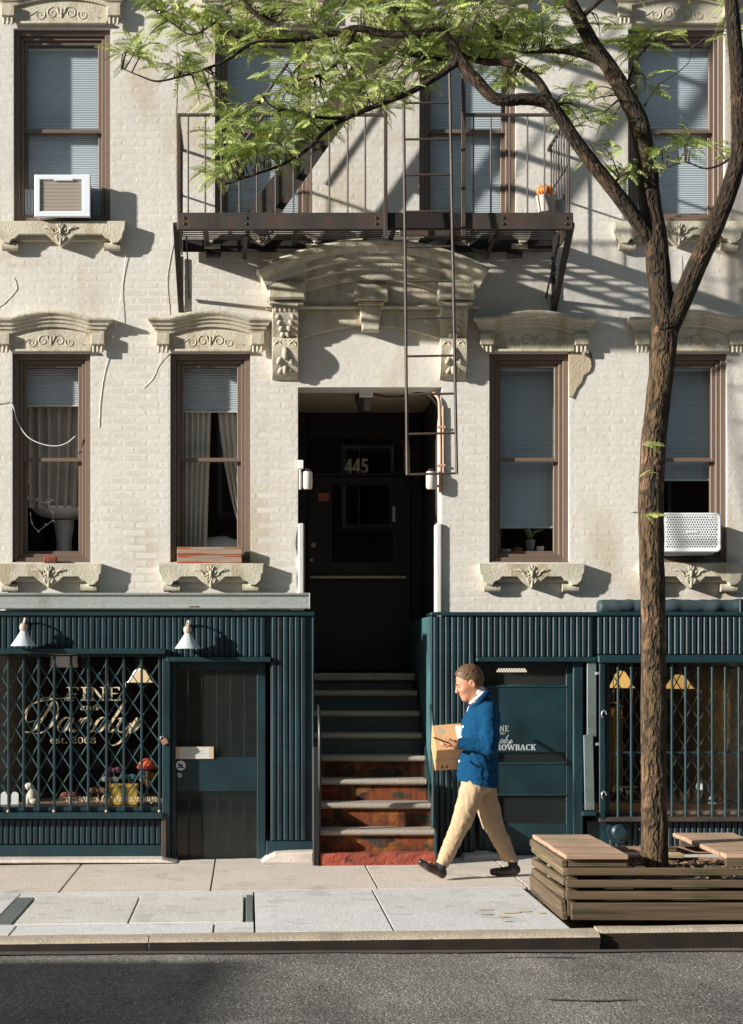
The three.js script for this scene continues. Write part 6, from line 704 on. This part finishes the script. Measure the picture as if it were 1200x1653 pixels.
{ // air conditioners
  const ac = thing('air_conditioner', 'boxy air conditioner with a white rim and beige grille in the upper window', 'air conditioner'), z = 0.16, w = upperWin[0];
  const x0 = X(57, z), x1 = X(145, z), y0 = Y(349, z), y1 = Y(283, z); part(ac, 'casing', slab(x0 + 0.012, x1 - 0.012, y0 + 0.012, y1 - 0.012, -0.3, z - 0.03, 0.006), M(0.50, 0.49, 0.46, 0.5));
  part(ac, 'front_rim', (() => { const s = poly([[x0, y0], [x1, y0], [x1, y1], [x0, y1]]); s.holes.push(new THREE.Path([[X(64, z), Y(342, z)], [X(134, z), Y(342, z)], [X(134, z), Y(289, z)], [X(64, z), Y(289, z)]].map(p => new THREE.Vector2(...p)))); return extrude(s, 0.04, 0.006).translate(0, 0, z - 0.035); })(), M(0.72, 0.76, 0.80, 0.4));
  const gr = boxAt(ac, 'grille', X(64, z), X(134, z), Y(342, z), Y(289, z), z - 0.03, z - 0.012, M(0.44, 0.38, 0.33, 0.6), 0.002); for (let i = 0; i < 22; i++) boxAt(gr, 'fin', -0.18, 0.18, -0.13 + i * 0.0122, -0.1255 + i * 0.0122, 0.0, 0.014, gr.material, 0.0015);
  boxAt(ac, 'handle_notch', X(88, z), X(118, z), Y(292, z), Y(288, z), z - 0.01, z + 0.007, M(0.66, 0.70, 0.74, 0.4), 0.003);
  for (const [a, b] of [[w[0] + 0.08, x0 + 0.004], [x1 - 0.004, w[1] - 0.08]]) { const p = boxAt(ac, 'side_panel', a, b, w[2] + 0.06, Y(299), -0.15, -0.13, M(0.34, 0.38, 0.42, 0.6), 0.003); const n = 5; for (let i = 0; i < n; i++) boxAt(p, 'pleat', (i + 0.2) / n * (b - a) - (b - a) / 2, (i + 0.7) / n * (b - a) - (b - a) / 2, -(Y(299) - w[2] - 0.06) / 2 + 0.01, (Y(299) - w[2] - 0.06) / 2 - 0.01, 0.01, 0.02, p.material, 0.003); }
}
{
  const ac = thing('air_conditioner', 'white air conditioner with a perforated front in the window beside the tree trunk', 'air conditioner'), z = 0.32, x0 = X(1067, z), x1 = X(1163, z), y0 = Y(890, z), y1 = Y(829, z), wx = x1 - x0, hy = y1 - y0;
  part(ac, 'casing', slab(x0 + 0.03, x1 - 0.03, y0 - 0.02, y1 - 0.03, -0.3, z - 0.075, 0.01), M(0.30, 0.36, 0.38, 0.5));
  const s = new THREE.Shape(), rr = 0.035; s.moveTo(x0 + rr, y0); s.lineTo(x1 - rr, y0); s.absarc(x1 - rr, y0 + rr, rr, -Math.PI / 2, 0); s.lineTo(x1, y1 - rr); s.absarc(x1 - rr, y1 - rr, rr, 0, Math.PI / 2); s.lineTo(x0 + rr, y1); s.absarc(x0 + rr, y1 - rr, rr, Math.PI / 2, Math.PI); s.lineTo(x0, y0 + rr); s.absarc(x0 + rr, y0 + rr, rr, Math.PI, Math.PI * 1.5);
  const bx0 = x0 + 0.045, bx1 = x1 - 0.022, by0 = y0 + 0.03, by1 = y1 - 0.022, cols = 20, rowsN = 13; for (let j = 0; j < rowsN; j++) for (let i = 0; i < cols; i++) { const cx = lerp(bx0, bx1, (i + 0.5 + (j % 2) * 0.5) / (cols + 0.5)), cy = lerp(by0, by1, (j + 0.5) / rowsN); if (Math.abs(cx - (bx0 + bx1) / 2) < 0.058 && Math.abs(cy - (by0 + by1) / 2) < 0.016) continue; const h = new THREE.Path(); for (let k = 0; k < 6; k++) { const a = -k * Math.PI / 3, q = [cx + 0.0086 * Math.cos(a), cy + 0.0086 * Math.sin(a)]; k ? h.lineTo(...q) : h.moveTo(...q); } h.closePath(); s.holes.push(h); }
  const fg = new THREE.ExtrudeGeometry(s, { depth: 0.006, bevelEnabled: false, curveSegments: 6 }); fg.translate(0, 0, z - 0.006); part(ac, 'perforated_front', boxUV(fg), mats.whiteGloss);
  const rim = new THREE.Shape(s.getPoints(6)), inn = rim.getPoints().map(p => new THREE.Vector2(lerp(p.x, (x0 + x1) / 2, 0.035), lerp(p.y, (y0 + y1) / 2, 0.05))); const rs = new THREE.Shape(s.getPoints(6)); rs.holes.push(new THREE.Path(inn)); part(ac, 'front_rim', extrude(rs, 0.075, 0.006).translate(0, 0, z - 0.068), mats.whiteGloss);
  boxAt(ac, 'badge', (bx0 + bx1) / 2 - 0.05, (bx0 + bx1) / 2 + 0.05, (by0 + by1) / 2 - 0.011, (by0 + by1) / 2 + 0.011, z + 0.001, z + 0.005, M(0.6, 0.62, 0.63, 0.4), 0.002);
  boxAt(ac, 'side_panel', lowerWin[3][0] + 0.08, lowerWin[3][1] - 0.08, lowerWin[3][2] + 0.07, Y(846), -0.29, -0.27, mats.black, 0.003);
}
{ // crate on the sill, brick on the other sill
  const c = thing('wooden_crate', 'weathered reddish wooden crate standing on the window sill below the cream curtains', 'crate'), z = 0.1, m = M(0.95, 0.9, 0.88, 0.8, { map: T.crate, bumpMap: T.woodBump, bumpScale: 0.002 }), x0 = X(286, z), x1 = X(391, z), y0 = Y(910, z) + 0.002, y1 = Y(883, z);
  boxAt(c, 'front_board', x0, x1, lerp(y0, y1, 0.5) + 0.002, y1, z - 0.016, z, m, 0.003); boxAt(c, 'front_board', x0 + 0.002, x1 - 0.002, y0, lerp(y0, y1, 0.5) - 0.002, z - 0.018, z - 0.001, m, 0.003); for (const x of [x0, x1 - 0.014]) boxAt(c, 'end_board', x, x + 0.014, y0 + 0.001, y1 - 0.002, -0.01, z - 0.0185, m, 0.002); boxAt(c, 'back_board', x0 + 0.015, x1 - 0.015, y0, y1 - 0.003, -0.01, 0.004, m, 0.002);
  single('loose_brick', 'single red brick lying on the sill below the window with string lights', 'brick', slab(X(71, 0.08), X(91, 0.08), Y(910.5, 0.08), Y(898, 0.08), -0.0, 0.085, 0.005), mats.redstone);
}
// ---------------------------------------------------------------- fittings on the front
{
  const g = thing('awning_box', 'long grey metal awning box with a pale lower lip above the gilt lettered shop', 'awning box'), z = 0.46; const s = poly([[0.1, Y(980, z)], [z - 0.03, Y(980, z)], [z, Y(983, z)], [z + 0.012, Y(982, z)], [z + 0.012, Y(979, z)], [z - 0.015, Y(976, z)], [z - 0.015, Y(962, z)], [z + 0.01, Y(959.5, z)], [z + 0.01, Y(957, z)], [0.1, Y(956, z)]]); const e = extrude(s, X(499, z) - WX0, 0); e.rotateY(-Math.PI / 2); e.translate(X(499, z), 0, 0); part(g, 'housing', boxUV(e), mats.gutter); boxAt(g, 'end_cap', X(499, z), X(501, z), Y(983, z), Y(957, z), 0.1, z + 0.014, mats.gutter, 0.003); for (const px of [388, 478]) boxAt(g, 'fixing_bracket', X(px - 10, 0.4), X(px + 10, 0.4), Y(987, 0.4), Y(981, 0.4), 0.3, 0.42, mats.white, 0.003); boxAt(g, 'rust_patch', X(306, z), X(322, z), Y(980.5, z), Y(978.5, z), z + 0.012, z + 0.0145, mats.rust, 0.001);
  const t = thing('rolled_tarpaulin', 'dark green rolled tarpaulin lying along the top of the barred shop front', 'tarpaulin'); const q = []; for (let i = 0; i <= 60; i++) q.push(V(lerp(X(966, 0.2), WX1, i / 60), Y(979, 0.2) + 0.008 * N3(i * 0.3, 1, 2), 0.2 + 0.015 * N3(i * 0.25, 4, 1))); part(t, 'cloth', tube(q, q.map((_, i) => 0.062 + 0.007 * N3(i * 0.35, 3, 3) + (i === 0 ? -0.01 : 0)), 14, 0.06, 3, 10), M(0.028, 0.048, 0.055, 0.6)); boxAt(t, 'tie', X(1194, 0.27), X(1199, 0.27), Y(990, 0.27), Y(966, 0.27), 0.12, 0.275, mats.black, 0.006);
}
for (const [px, py, lab] of [[38, 1019, 'pale cone wall lamp above the scissor gate'], [303, 1023, 'pale cone wall lamp above the mesh door']]) {
  const l = thing('wall_lamp', lab, 'lamp', 'gooseneck lamps over the shop front'), z = 0.545, c = P(px, py, z); l.position.copy(c);
  part(l, 'shade', lathe([[0.022, 0.012], [0.026, 0], [0.075, -0.075], [0.108, -0.122], [0.112, -0.127], [0.106, -0.124], [0.07, -0.074], [0.02, 0.0]], 32), M(0.46, 0.51, 0.53, 0.4)); part(l, 'collar', lathe([[0, 0.07], [0.02, 0.068], [0.034, 0.05], [0.036, 0.03], [0.03, 0.008], [0.0, 0.006]], 20), M(0.44, 0.33, 0.26, 0.5)); part(l, 'gooseneck', tube(curve([V(0, 0.05, 0), V(0.012, 0.095, -0.02), V(0.0, 0.11, -0.08), V(-0.012, 0.07, -0.12), V(-0.01, 0.05, -0.14)], 20), 0.0085, 8), M(0.40, 0.36, 0.32, 0.5)); part(l, 'wall_plate', new THREE.CylinderGeometry(0.04, 0.04, 0.014, 18).rotateX(Math.PI / 2).translate(-0.01, 0.05, -0.13), mats.greenGate);
}
{ // entrance fittings
  const m = M(0.48, 0.44, 0.40, 0.4), lamp = (px, py, z, w, lab) => { const t = thing('entrance_lamp', lab, 'lamp'); part(t, 'glass_jar', lathe([[0, -0.08], [w * 0.8, -0.08], [w, -0.06], [w, 0.06], [w * 0.9, 0.075], [0, 0.08]], 18), m); part(t, 'mount', slab(-0.02, 0.02, 0.06, 0.1, -0.05, 0.02, 0.004), mats.black); t.position.copy(P(px, py, z)); };
  lamp(497, 775, 0.05, 0.042, 'jar-shaped unlit lamp on the shaded jamb of the entrance'); lamp(696, 775, 0.05, 0.045, 'jar-shaped unlit lamp on the sunlit jamb beside the copper conduit');
  { const t = thing('junction_box', 'pale electrical box on the shaded jamb of the entrance', 'electrical box'); part(t, 'box', slab(X(481, 0.03), X(490, 0.03), Y(757, 0.03), Y(743, 0.03), 0.008, 0.05, 0.004), mats.white); part(t, 'conduit', tube([P(485, 757, 0.03), P(485, 790, 0.03)], 0.014, 10), m); }
  const cz = -0.3, t = thing('ceiling_light', 'ribbed white junction and black lantern under the entrance ceiling', 'light'); part(t, 'junction', merge([0, 1, 2, 3, 4].map(i => slab(X(581 + i * 4.2, cz), X(584.2 + i * 4.2, cz), Y(641, cz), Y(629, cz), cz - 0.03, cz + 0.03, 0.003)).concat(slab(X(580, cz), X(602, cz), DOOR[3] - 0.045, DOOR[3] - 0.002, cz - 0.02, cz + 0.02))), mats.white); const lz = -0.45, lg = lathe([[0.03, 0.04], [0.09, 0.02], [0.095, 0], [0.075, -0.03], [0.055, -0.11], [0, -0.115]], 6); part(t, 'lantern', lg.translate(X(587, lz), Y(645, lz), lz), mats.black); part(t, 'stem', tube([V(X(587, lz), Y(645, lz) + 0.03, lz), V(X(587, lz), DOOR[3], lz)], 0.012, 8), mats.black); part(t, 'cable', tube(curve([P(602, 636, cz), P(625, 640, cz), P(650, 639, -0.2), P(675, 634, -0.1), P(695, 640, -0.02), P(706, 655, 0.0)], 24), 0.008, 6), mats.black);
  const cd = thing('conduit', 'copper coloured conduit running down the sunlit jamb of the entrance', 'conduit'); part(cd, 'pipe', tube(curve([P(700, 634, -0.02), P(708, 644, 0.012), P(710, 670, 0.015), P(711, 720, 0.015), P(711, 795, 0.015)], 30), 0.014, 10), mats.copper); part(cd, 'pipe', tube([P(715.5, 655, 0.02), P(716, 790, 0.02)], 0.009, 8), mats.copper); for (const py of [690, 752, 785]) boxAt(cd, 'clip', X(706), X(719), Y(py + 2), Y(py - 2), 0.008, 0.032, mats.copper, 0.003);
}
{ // thin cables and marks on the painted wall
  const cable = (lab, pts, r, m) => single('wall_cable', lab, 'cable', tube(curve(pts.map(([x, y, z = 0.005]) => P(x, y, z)), 40), r, 5), m), dull = M(0.66, 0.64, 0.60, 0.7);
  cable('thin pale cable slanting down from the carved sill below the air conditioner', [[207, 362, 0.03], [205, 390, 0.02], [198, 460], [188, 520, 0.03], [183, 545, 0.02], [172, 590], [163, 640], [160, 690]], 0.0025, dull); cable('thin dark wire dropping past the strut of the fire escape', [[279, 362, 0.02], [276, 410], [270, 450], [267, 505, 0.02]], 0.0022, M(0.5, 0.47, 0.43, 0.8)); cable('short loose wire hanging by the shoulder of the striped-curtain window', [[262, 565, 0.03], [256, 590], [247, 610], [232, 626]], 0.0022, dull); cable('curled loose cable on the bare brick above the window with string lights', [[-36, 505], [0, 494], [18, 478], [27, 465], [25, 454], [22, 448]], 0.0025, dull);
  const tan = M(0.52, 0.44, 0.33, 0.85, { map: T.paint, bumpMap: T.grain, bumpScale: 0.004 }); const pp = [[918, 570], [948, 570], [953, 582], [955, 592], [951, 600], [942, 606], [938, 618], [930, 628], [925, 640], [919, 640]]; part(house, 'plaster_patch', extrude(poly(pp.map(([x, y]) => [X(x), Y(y)]).reverse()), 0.014, 0.003), tan);
  part(house, 'crack', tube(curve([P(953, 568, 0.008), P(956, 586, 0.008), P(953, 598, 0.008), P(942, 605, 0.008), P(938, 618, 0.008), P(929, 629, 0.008), P(925, 643, 0.008)], 24), 0.005, 5), M(0.05, 0.04, 0.03, 0.9)); part(house, 'crack', tube(curve([P(481, 850, 0.008), P(478, 880, 0.008), P(483, 905, 0.008), P(480, 935, 0.008), P(482, 955, 0.008)], 24), 0.006, 5), M(0.06, 0.05, 0.04, 0.9));
}
{ // rusty run-offs soaked into the paint
  const streak = (x, y0, y1, w, seed) => { const s = new THREE.Shape(), L = [], R = []; for (let i = 0; i <= 30; i++) { const t = i / 30, y = lerp(y0, y1, t), h = w * (0.35 + 0.65 * Math.abs(N3(seed, y * 0.05, 3))) * Math.sin(Math.PI * clamp(t * 0.9 + 0.08, 0, 1)), c = x + 1.2 * N3(seed, y * 0.02, 7); L.push([c - h, y]); R.unshift([c + h, y]); } [...L, ...R].forEach(([a, b], i) => i ? s.lineTo(X(a), Y(b)) : s.moveTo(X(a), Y(b))); const g = new THREE.ShapeGeometry(s); g.translate(0, 0, 0.0042); part(house, 'rust_streak', boxUV(g), M(0.74, 0.64, 0.52, 0.8, { map: T.paint })); };
  streak(284, 55, 330, 2.4, 1); streak(1062, 415, 500, 3, 2); streak(1100, 412, 470, 2.5, 3);
}
{ // pots on the balcony
  const z = 0.86, b = thing('bucket', 'cream bucket standing on the fire escape under the small pumpkin', 'bucket'); part(b, 'pail', lathe([[0, 0], [0.062, 0], [0.085, 0.13], [0.088, 0.135], [0.08, 0.135], [0.06, 0.02], [0, 0.02]], 24), M(0.50, 0.42, 0.37, 0.6)); b.position.set(X(881, z), Y(343, z), z); const b2 = thing('bucket', 'grey bucket behind the cream one on the fire escape', 'bucket'); part(b2, 'pail', lathe([[0, 0], [0.05, 0], [0.062, 0.12], [0.058, 0.12], [0.04, 0.02], [0, 0.02]], 24), M(0.32, 0.32, 0.32, 0.6)); b2.position.set(X(903, 0.75), Y(343, z), 0.75);
  const p = thing('pumpkin', 'small orange pumpkin sitting on the cream bucket', 'pumpkin'), q = []; for (let i = 0; i < 8; i++) { const a = i / 8 * Math.PI * 2; q.push(lobe(0.042 * Math.cos(a), 0, 0, 0.036, 0.042, 0.036, 0).translate(0, 0, 0.042 * Math.sin(a))); } part(p, 'ribs', merge(q), M(0.72, 0.20, 0.03, 0.5)); part(p, 'stalk', tube([V(0, 0.03, 0), V(0.006, 0.065, 0)], [0.01, 0.006], 6), M(0.2, 0.15, 0.06, 0.8)); p.position.set(X(880, z), Y(343, z) + 0.178, z); p.scale.set(0.95, 1, 0.95);
}
// ---------------------------------------------------------------- inside the shops
function lit(name, label, pos, geo, color, power, dist = 0.1) { const t = thing(name, label, 'lamp'); part(t, 'shade', geo, new THREE.MeshStandardMaterial({ color: 0xffffff, emissive: new THREE.Color(...color), emissiveIntensity: 1, roughness: 0.6 })); part(t, 'cord', tube([V(0, 0.02, 0), V(0, 2.04 - pos.y, 0)], 0.005, 6), mats.black); t.position.copy(pos); const l = new THREE.PointLight(new THREE.Color(color[0], color[1], color[2]).multiplyScalar(1 / Math.max(...color)), power); l.position.set(0, -dist, 0); l.castShadow = true; t.add(l); return t; }
{
  const cone_ = lathe([[0.02, 0.05], [0.05, 0.03], [0.1, -0.06], [0.12, -0.075], [0.09, -0.06], [0.0, 0.02]], 28), dome = lathe([[0.0, 0.06], [0.06, 0.05], [0.11, 0.02], [0.125, -0.02], [0.115, -0.02], [0.0, 0.03]], 28);
  lit('pendant_lamp', 'lit cream pendant lamp behind the gilt lettered window', P(226, 1088, -0.25), cone_, [0.42, 0.30, 0.16], 0.12); lit('pendant_lamp', 'lit amber pendant lamp behind the bars next to the hinge plates', P(1003, 1094, -0.2), cone_.clone().scale(1, 1.2, 1), [0.38, 0.22, 0.045], 0.08); lit('pendant_lamp', 'lit amber pendant lamp behind the bars further along from the trunk', P(1096, 1098, -0.3), cone_.clone().scale(1.2, 1, 1.2), [0.24, 0.13, 0.025], 0.08);
  lit('pendant_lamp', 'lit white dome lamp seen through the mesh over the lettered door', P(826, 1082, -0.1), dome.clone().scale(1.1, 0.8, 1.1), [0.5, 0.42, 0.32], 0.1);
  const sy = Y(1304, 0.4) + 0.004, sz = 0.1, item = (n, l, c, px, h = 0, z = sz) => { const t = thing(n, l, c); t.position.set(X(px, z), sy + h, z); return t; };
  { const t = item('hat', 'bright orange knitted hat on a stand in the gilt lettered window', 'hat', 238, 0.33); part(t, 'crown', new THREE.SphereGeometry(0.085, 20, 12, 0, 6.3, 0, 1.7).scale(1, 0.9, 1), M(0.75, 0.10, 0.03, 0.85)); part(t, 'brim', new THREE.TorusGeometry(0.08, 0.016, 8, 24).rotateX(Math.PI / 2), M(0.6, 0.06, 0.02, 0.85)); part(t, 'stand', lathe([[0.06, -0.33], [0.015, -0.3], [0.012, -0.05], [0.04, 0]], 14), mats.plankShaded); }
  { const t = item('display_box', 'mustard yellow box standing under the gilt slogan', 'box', 200); part(t, 'body', cbox(0.25, 0.15, 0.12, 0.004).clone().translate(0, 0.075, 0), M(0.42, 0.27, 0.04, 0.7)); part(t, 'lid', cbox(0.26, 0.03, 0.13, 0.004).clone().translate(0, 0.166, 0), M(0.48, 0.31, 0.05, 0.7)); }
  for (const [px, k] of [[7, 'the end of the window'], [24, 'the white figurine']]) { const t = item('price_card', 'small white arched card propped near ' + k, 'card', px); const s = new THREE.Shape(); s.moveTo(-0.032, 0); s.lineTo(0.032, 0); s.lineTo(0.032, 0.08); s.absarc(0, 0.08, 0.032, 0, Math.PI); s.closePath(); part(t, 'card', extrude(s, 0.004).rotateX(-0.15), M(0.5, 0.52, 0.5, 0.8)); part(t, 'prop', slab(-0.01, 0.01, 0, 0.07, -0.04, -0.036, 0.001), mats.white); }
  { const t = item('figurine', 'cream sitting dog figurine in the gilt lettered window', 'figurine', 52); part(t, 'body', merge([lobe(0, 0.07, 0, 0.05, 0.075, 0.05, 0.2), lobe(-0.035, 0.05, 0.02, 0.018, 0.055, 0.018, 0), lobe(0.02, 0.03, 0.03, 0.04, 0.03, 0.03, 0)]), M(0.42, 0.40, 0.34, 0.6)); part(t, 'head', merge([lobe(-0.03, 0.16, 0, 0.036, 0.034, 0.032, 0), lobe(-0.065, 0.15, 0, 0.022, 0.016, 0.018, 0), lobe(-0.01, 0.165, 0.03, 0.012, 0.03, 0.006, 0.2)]), M(0.42, 0.40, 0.34, 0.6)); }
  const r = rng(77); const tie = ['dark red', 'navy', 'rust brown', 'grey', 'teal', 'plum']; const tc = [[0.16, 0.03, 0.03], [0.03, 0.04, 0.1], [0.22, 0.09, 0.04], [0.2, 0.2, 0.19], [0.03, 0.12, 0.13], [0.12, 0.04, 0.09]];
  [[112, 0.08], [135, 0.05], [158, 0.12], [178, 0.22], [208, 0.24], [184, 0.3]].forEach(([px, h], i) => { const t = item('bow_tie', tie[i] + ' bow tie on a display stand in the gilt lettered window', 'bow tie', px, h, 0.05); part(t, 'bow', merge([lobe(-0.04, 0, 0, 0.04, 0.026, 0.012, 0.1), lobe(0.04, 0, 0, 0.04, 0.026, 0.012, -0.1), lobe(0, 0, 0.005, 0.014, 0.018, 0.014, 0)]), M(...tc[i], 0.7)); part(t, 'stand', tube([V(0, 0, -0.01), V(0, -h, -0.01)], 0.006, 6), mats.brass); });
  { const t = item('neck_scarf', 'yellow and blue folded scarf under the orange hat', 'scarf', 238, 0.2, 0.05); part(t, 'fold', merge([lobe(0, 0.0, 0.03, 0.07, 0.03, 0.02, -0.3), lobe(0.03, 0.04, 0, 0.06, 0.05, 0.03, 0.2)]), M(0.35, 0.2, 0.03, 0.85)); part(t, 'tail', lobe(-0.04, 0.05, 0, 0.05, 0.06, 0.025, 0.4), M(0.06, 0.12, 0.2, 0.85)); }
  { const t = item('striped_cap', 'black and white striped cap on the floor of the barred window', 'cap', 1131, 0.14, 0.05); for (let i = 0; i < 8; i++) part(t, 'panel', new THREE.SphereGeometry(0.075, 5, 10, i * Math.PI / 4, Math.PI / 4, 0, Math.PI * 0.62), i % 2 ? M(0.5, 0.5, 0.48, 0.8) : mats.black); part(t, 'brim', lobe(-0.03, -0.02, 0.05, 0.07, 0.01, 0.05, 0.1), mats.black); part(t, 'stand', tube([V(0, 0, 0), V(0, -0.14, 0)], 0.012, 8), mats.black); }
  { const t = item('pennant', 'small red and white paper pennants beside the striped cap', 'pennant', 1152, 0.0, 0.08); part(t, 'white_flag', extrude(poly([[-0.06, 0], [-0.02, 0.1], [0.03, 0]]), 0.004), M(0.4, 0.42, 0.42, 0.8)); part(t, 'red_flag', extrude(poly([[0.03, 0.01], [0.05, 0.09], [0.085, 0.01]]), 0.004), M(0.4, 0.03, 0.04, 0.8)); }
  { const t = item('display_stand', 'small dark table stand on the floor of the barred window', 'stand', 1012, 0, 0.1); part(t, 'top', slab(-0.09, 0.09, 0.15, 0.16, -0.05, 0.05, 0.002), M(0.2, 0.22, 0.22, 0.5)); part(t, 'stem', tube([V(0, 0, 0), V(0, 0.15, 0)], 0.008, 8), mats.steel); part(t, 'foot', slab(-0.06, 0.06, 0, 0.008, -0.04, 0.04, 0.002), mats.steel); }
  { const t = item('garment', 'ochre striped garment hanging behind the bars next to the hinge plates', 'garment', 990, 0.45, -0.1); part(t, 'cloth', drape(-0.08, 0.08, -0.35, 0.4, 0, 4, 0.012, () => [-0.08, 0.08], 9), M(0.30, 0.16, 0.02, 0.9, { side: THREE.DoubleSide })); part(t, 'hanger', tube([V(-0.09, 0.4, 0), V(0, 0.45, 0), V(0.09, 0.4, 0)], 0.005, 5), mats.brass); part(t, 'rail_hook', tube([V(0, 0.45, 0), V(0, 2.04 - sy - 0.45, 0)], 0.004, 5), mats.black); }
  { const t = item('folded_cloth', 'ochre folded cloths fanned on the floor of the barred window', 'cloth', 1106, 0.0, 0.06); for (let i = 0; i < 4; i++) part(t, 'fold', lobe(-0.09 + i * 0.06, 0.05, 0, 0.016, 0.06, 0.03, 0.5 - i * 0.35), M(0.26, 0.17, 0.05, 0.9)); }
}
// ---------------------------------------------------------------- outside the frame: houses that show by mirroring, a van added for its shadow
{
  const brickM = [M(0.20, 0.10, 0.075, 0.85, { map: T.concrete }), M(0.24, 0.17, 0.12, 0.85, { map: T.concrete }), M(0.30, 0.27, 0.23, 0.85, { map: T.concrete }), M(0.17, 0.12, 0.10, 0.85, { map: T.concrete })], dark = new THREE.MeshPhysicalMaterial({ color: 0x10161a, roughness: 0.05 });
  const tone = ['dark red brick', 'brown brick', 'pale stone', 'umber brick', 'dark red brick', 'brown brick'];
  [[-62, -46, 8.3], [-45.9, -31, 8.4], [-30.9, -17, 8.1], [-16.9, -4, 8.4], [-3.9, 9, 8.2], [9.1, 24, 8.4]].forEach(([x0, x1, h], k) => {
    const b = thing('terrace_house', `${tone[k]} terrace house ${['at the end', 'second from the end', 'third from the end', 'facing the awning box', 'facing the entrance steps', 'facing the barred shop'][k]} of the row across the street`, 'building'), m = brickM[k % 4], z = 18.5;
    boxAt(b, 'wall', x0, x1, -0.3, h, z, z + 10, m, 0.02); boxAt(b, 'cornice', x0, x1, h - 0.5, h - 0.02, z - 0.45, z - 0.004, m, 0.05);
    const n = Math.floor((x1 - x0) / 2.4); for (let i = 0; i < n; i++) for (let j = 0; j < 2; j++) { const x = x0 + (i + 0.5) * (x1 - x0) / n, y = 1.4 + j * 3.1; const w = boxAt(b, 'window', x - 0.55, x + 0.55, y, y + 1.75, z - 0.06, z - 0.003, mats.white, 0.01); boxAt(w, 'pane', -0.47, 0.47, -0.8, 0.8, -0.045, -0.03, dark, 0.004); boxAt(w, 'sill', -0.65, 0.65, -0.98, -0.88, -0.1, 0.02, brickM[2], 0.01); }
  });
  [[WX0 - 9, WX0 - 0.02, 'red brick house adjoining the cream house beyond the window with string lights'], [WX1 + 0.02, WX1 + 9, 'brown brick house adjoining the cream house beyond the barred shop front']].forEach(([x0, x1, lab], k) => { const b = thing('adjoining_house', lab, 'building'); boxAt(b, 'wall', x0, x1, -0.3, 11, -6, -0.01, brickM[k], 0.01); for (let i = 0; i < 4; i++) for (let j = 0; j < 3; j++) { const x = x0 + 1.2 + i * 2.1, y = 0.9 + j * 3; const w = boxAt(b, 'window', x - 0.5, x + 0.5, y, y + 1.7, -0.008, 0.05, mats.brown, 0.01); boxAt(w, 'pane', -0.42, 0.42, -0.77, 0.77, 0.03, 0.036, dark, 0.004); } });
  // unseen van, made up to throw the shadow across the asphalt
  const v = thing('shadow_van', 'white delivery van added out of view to cast the shadow on the asphalt', 'van'), wm = M(0.6, 0.6, 0.58, 0.4), pf = [[0, 0.35], [0, 2.1], [0.12, 2.2], [3.5, 2.2], [3.72, 2.1], [4.4, 1.2], [5.2, 1.02], [5.32, 0.7], [5.32, 0.35]];
  const bg = extrude(poly(pf), 1.9, 0.05, 4); part(v, 'body', bg, wm); part(v, 'windscreen', fromQuads([[V(4.42, 1.22, 0.15), V(4.42, 1.22, 1.75), V(3.78, 2.06, 1.7), V(3.78, 2.06, 0.2)].map(p => p.add(V(0.03, 0.02, 0)))]), dark); for (const z of [-0.004, 1.904]) part(v, 'side_window', extrude(poly([[3.0, 1.25], [4.2, 1.25], [3.66, 1.95], [3.0, 1.95]]), 0.004).translate(0, 0, z - 0.002), dark);
  for (const x of [0.9, 4.4]) for (const z of [0.12, 1.78]) { const w = part(v, 'wheel', new THREE.CylinderGeometry(0.35, 0.35, 0.24, 28).rotateX(Math.PI / 2), mats.black); w.position.set(x, 0.35, z); part(w, 'hub', new THREE.CylinderGeometry(0.19, 0.19, 0.26, 16).rotateX(Math.PI / 2), mats.steel); } for (const z of [0.25, 1.65]) part(v, 'headlight', lobe(5.3, 0.8, z, 0.05, 0.1, 0.14, 0), mats.whiteGloss);
  v.position.set(-10.3, -0.09, 7.7);
}
renderer.render(scene, camera);
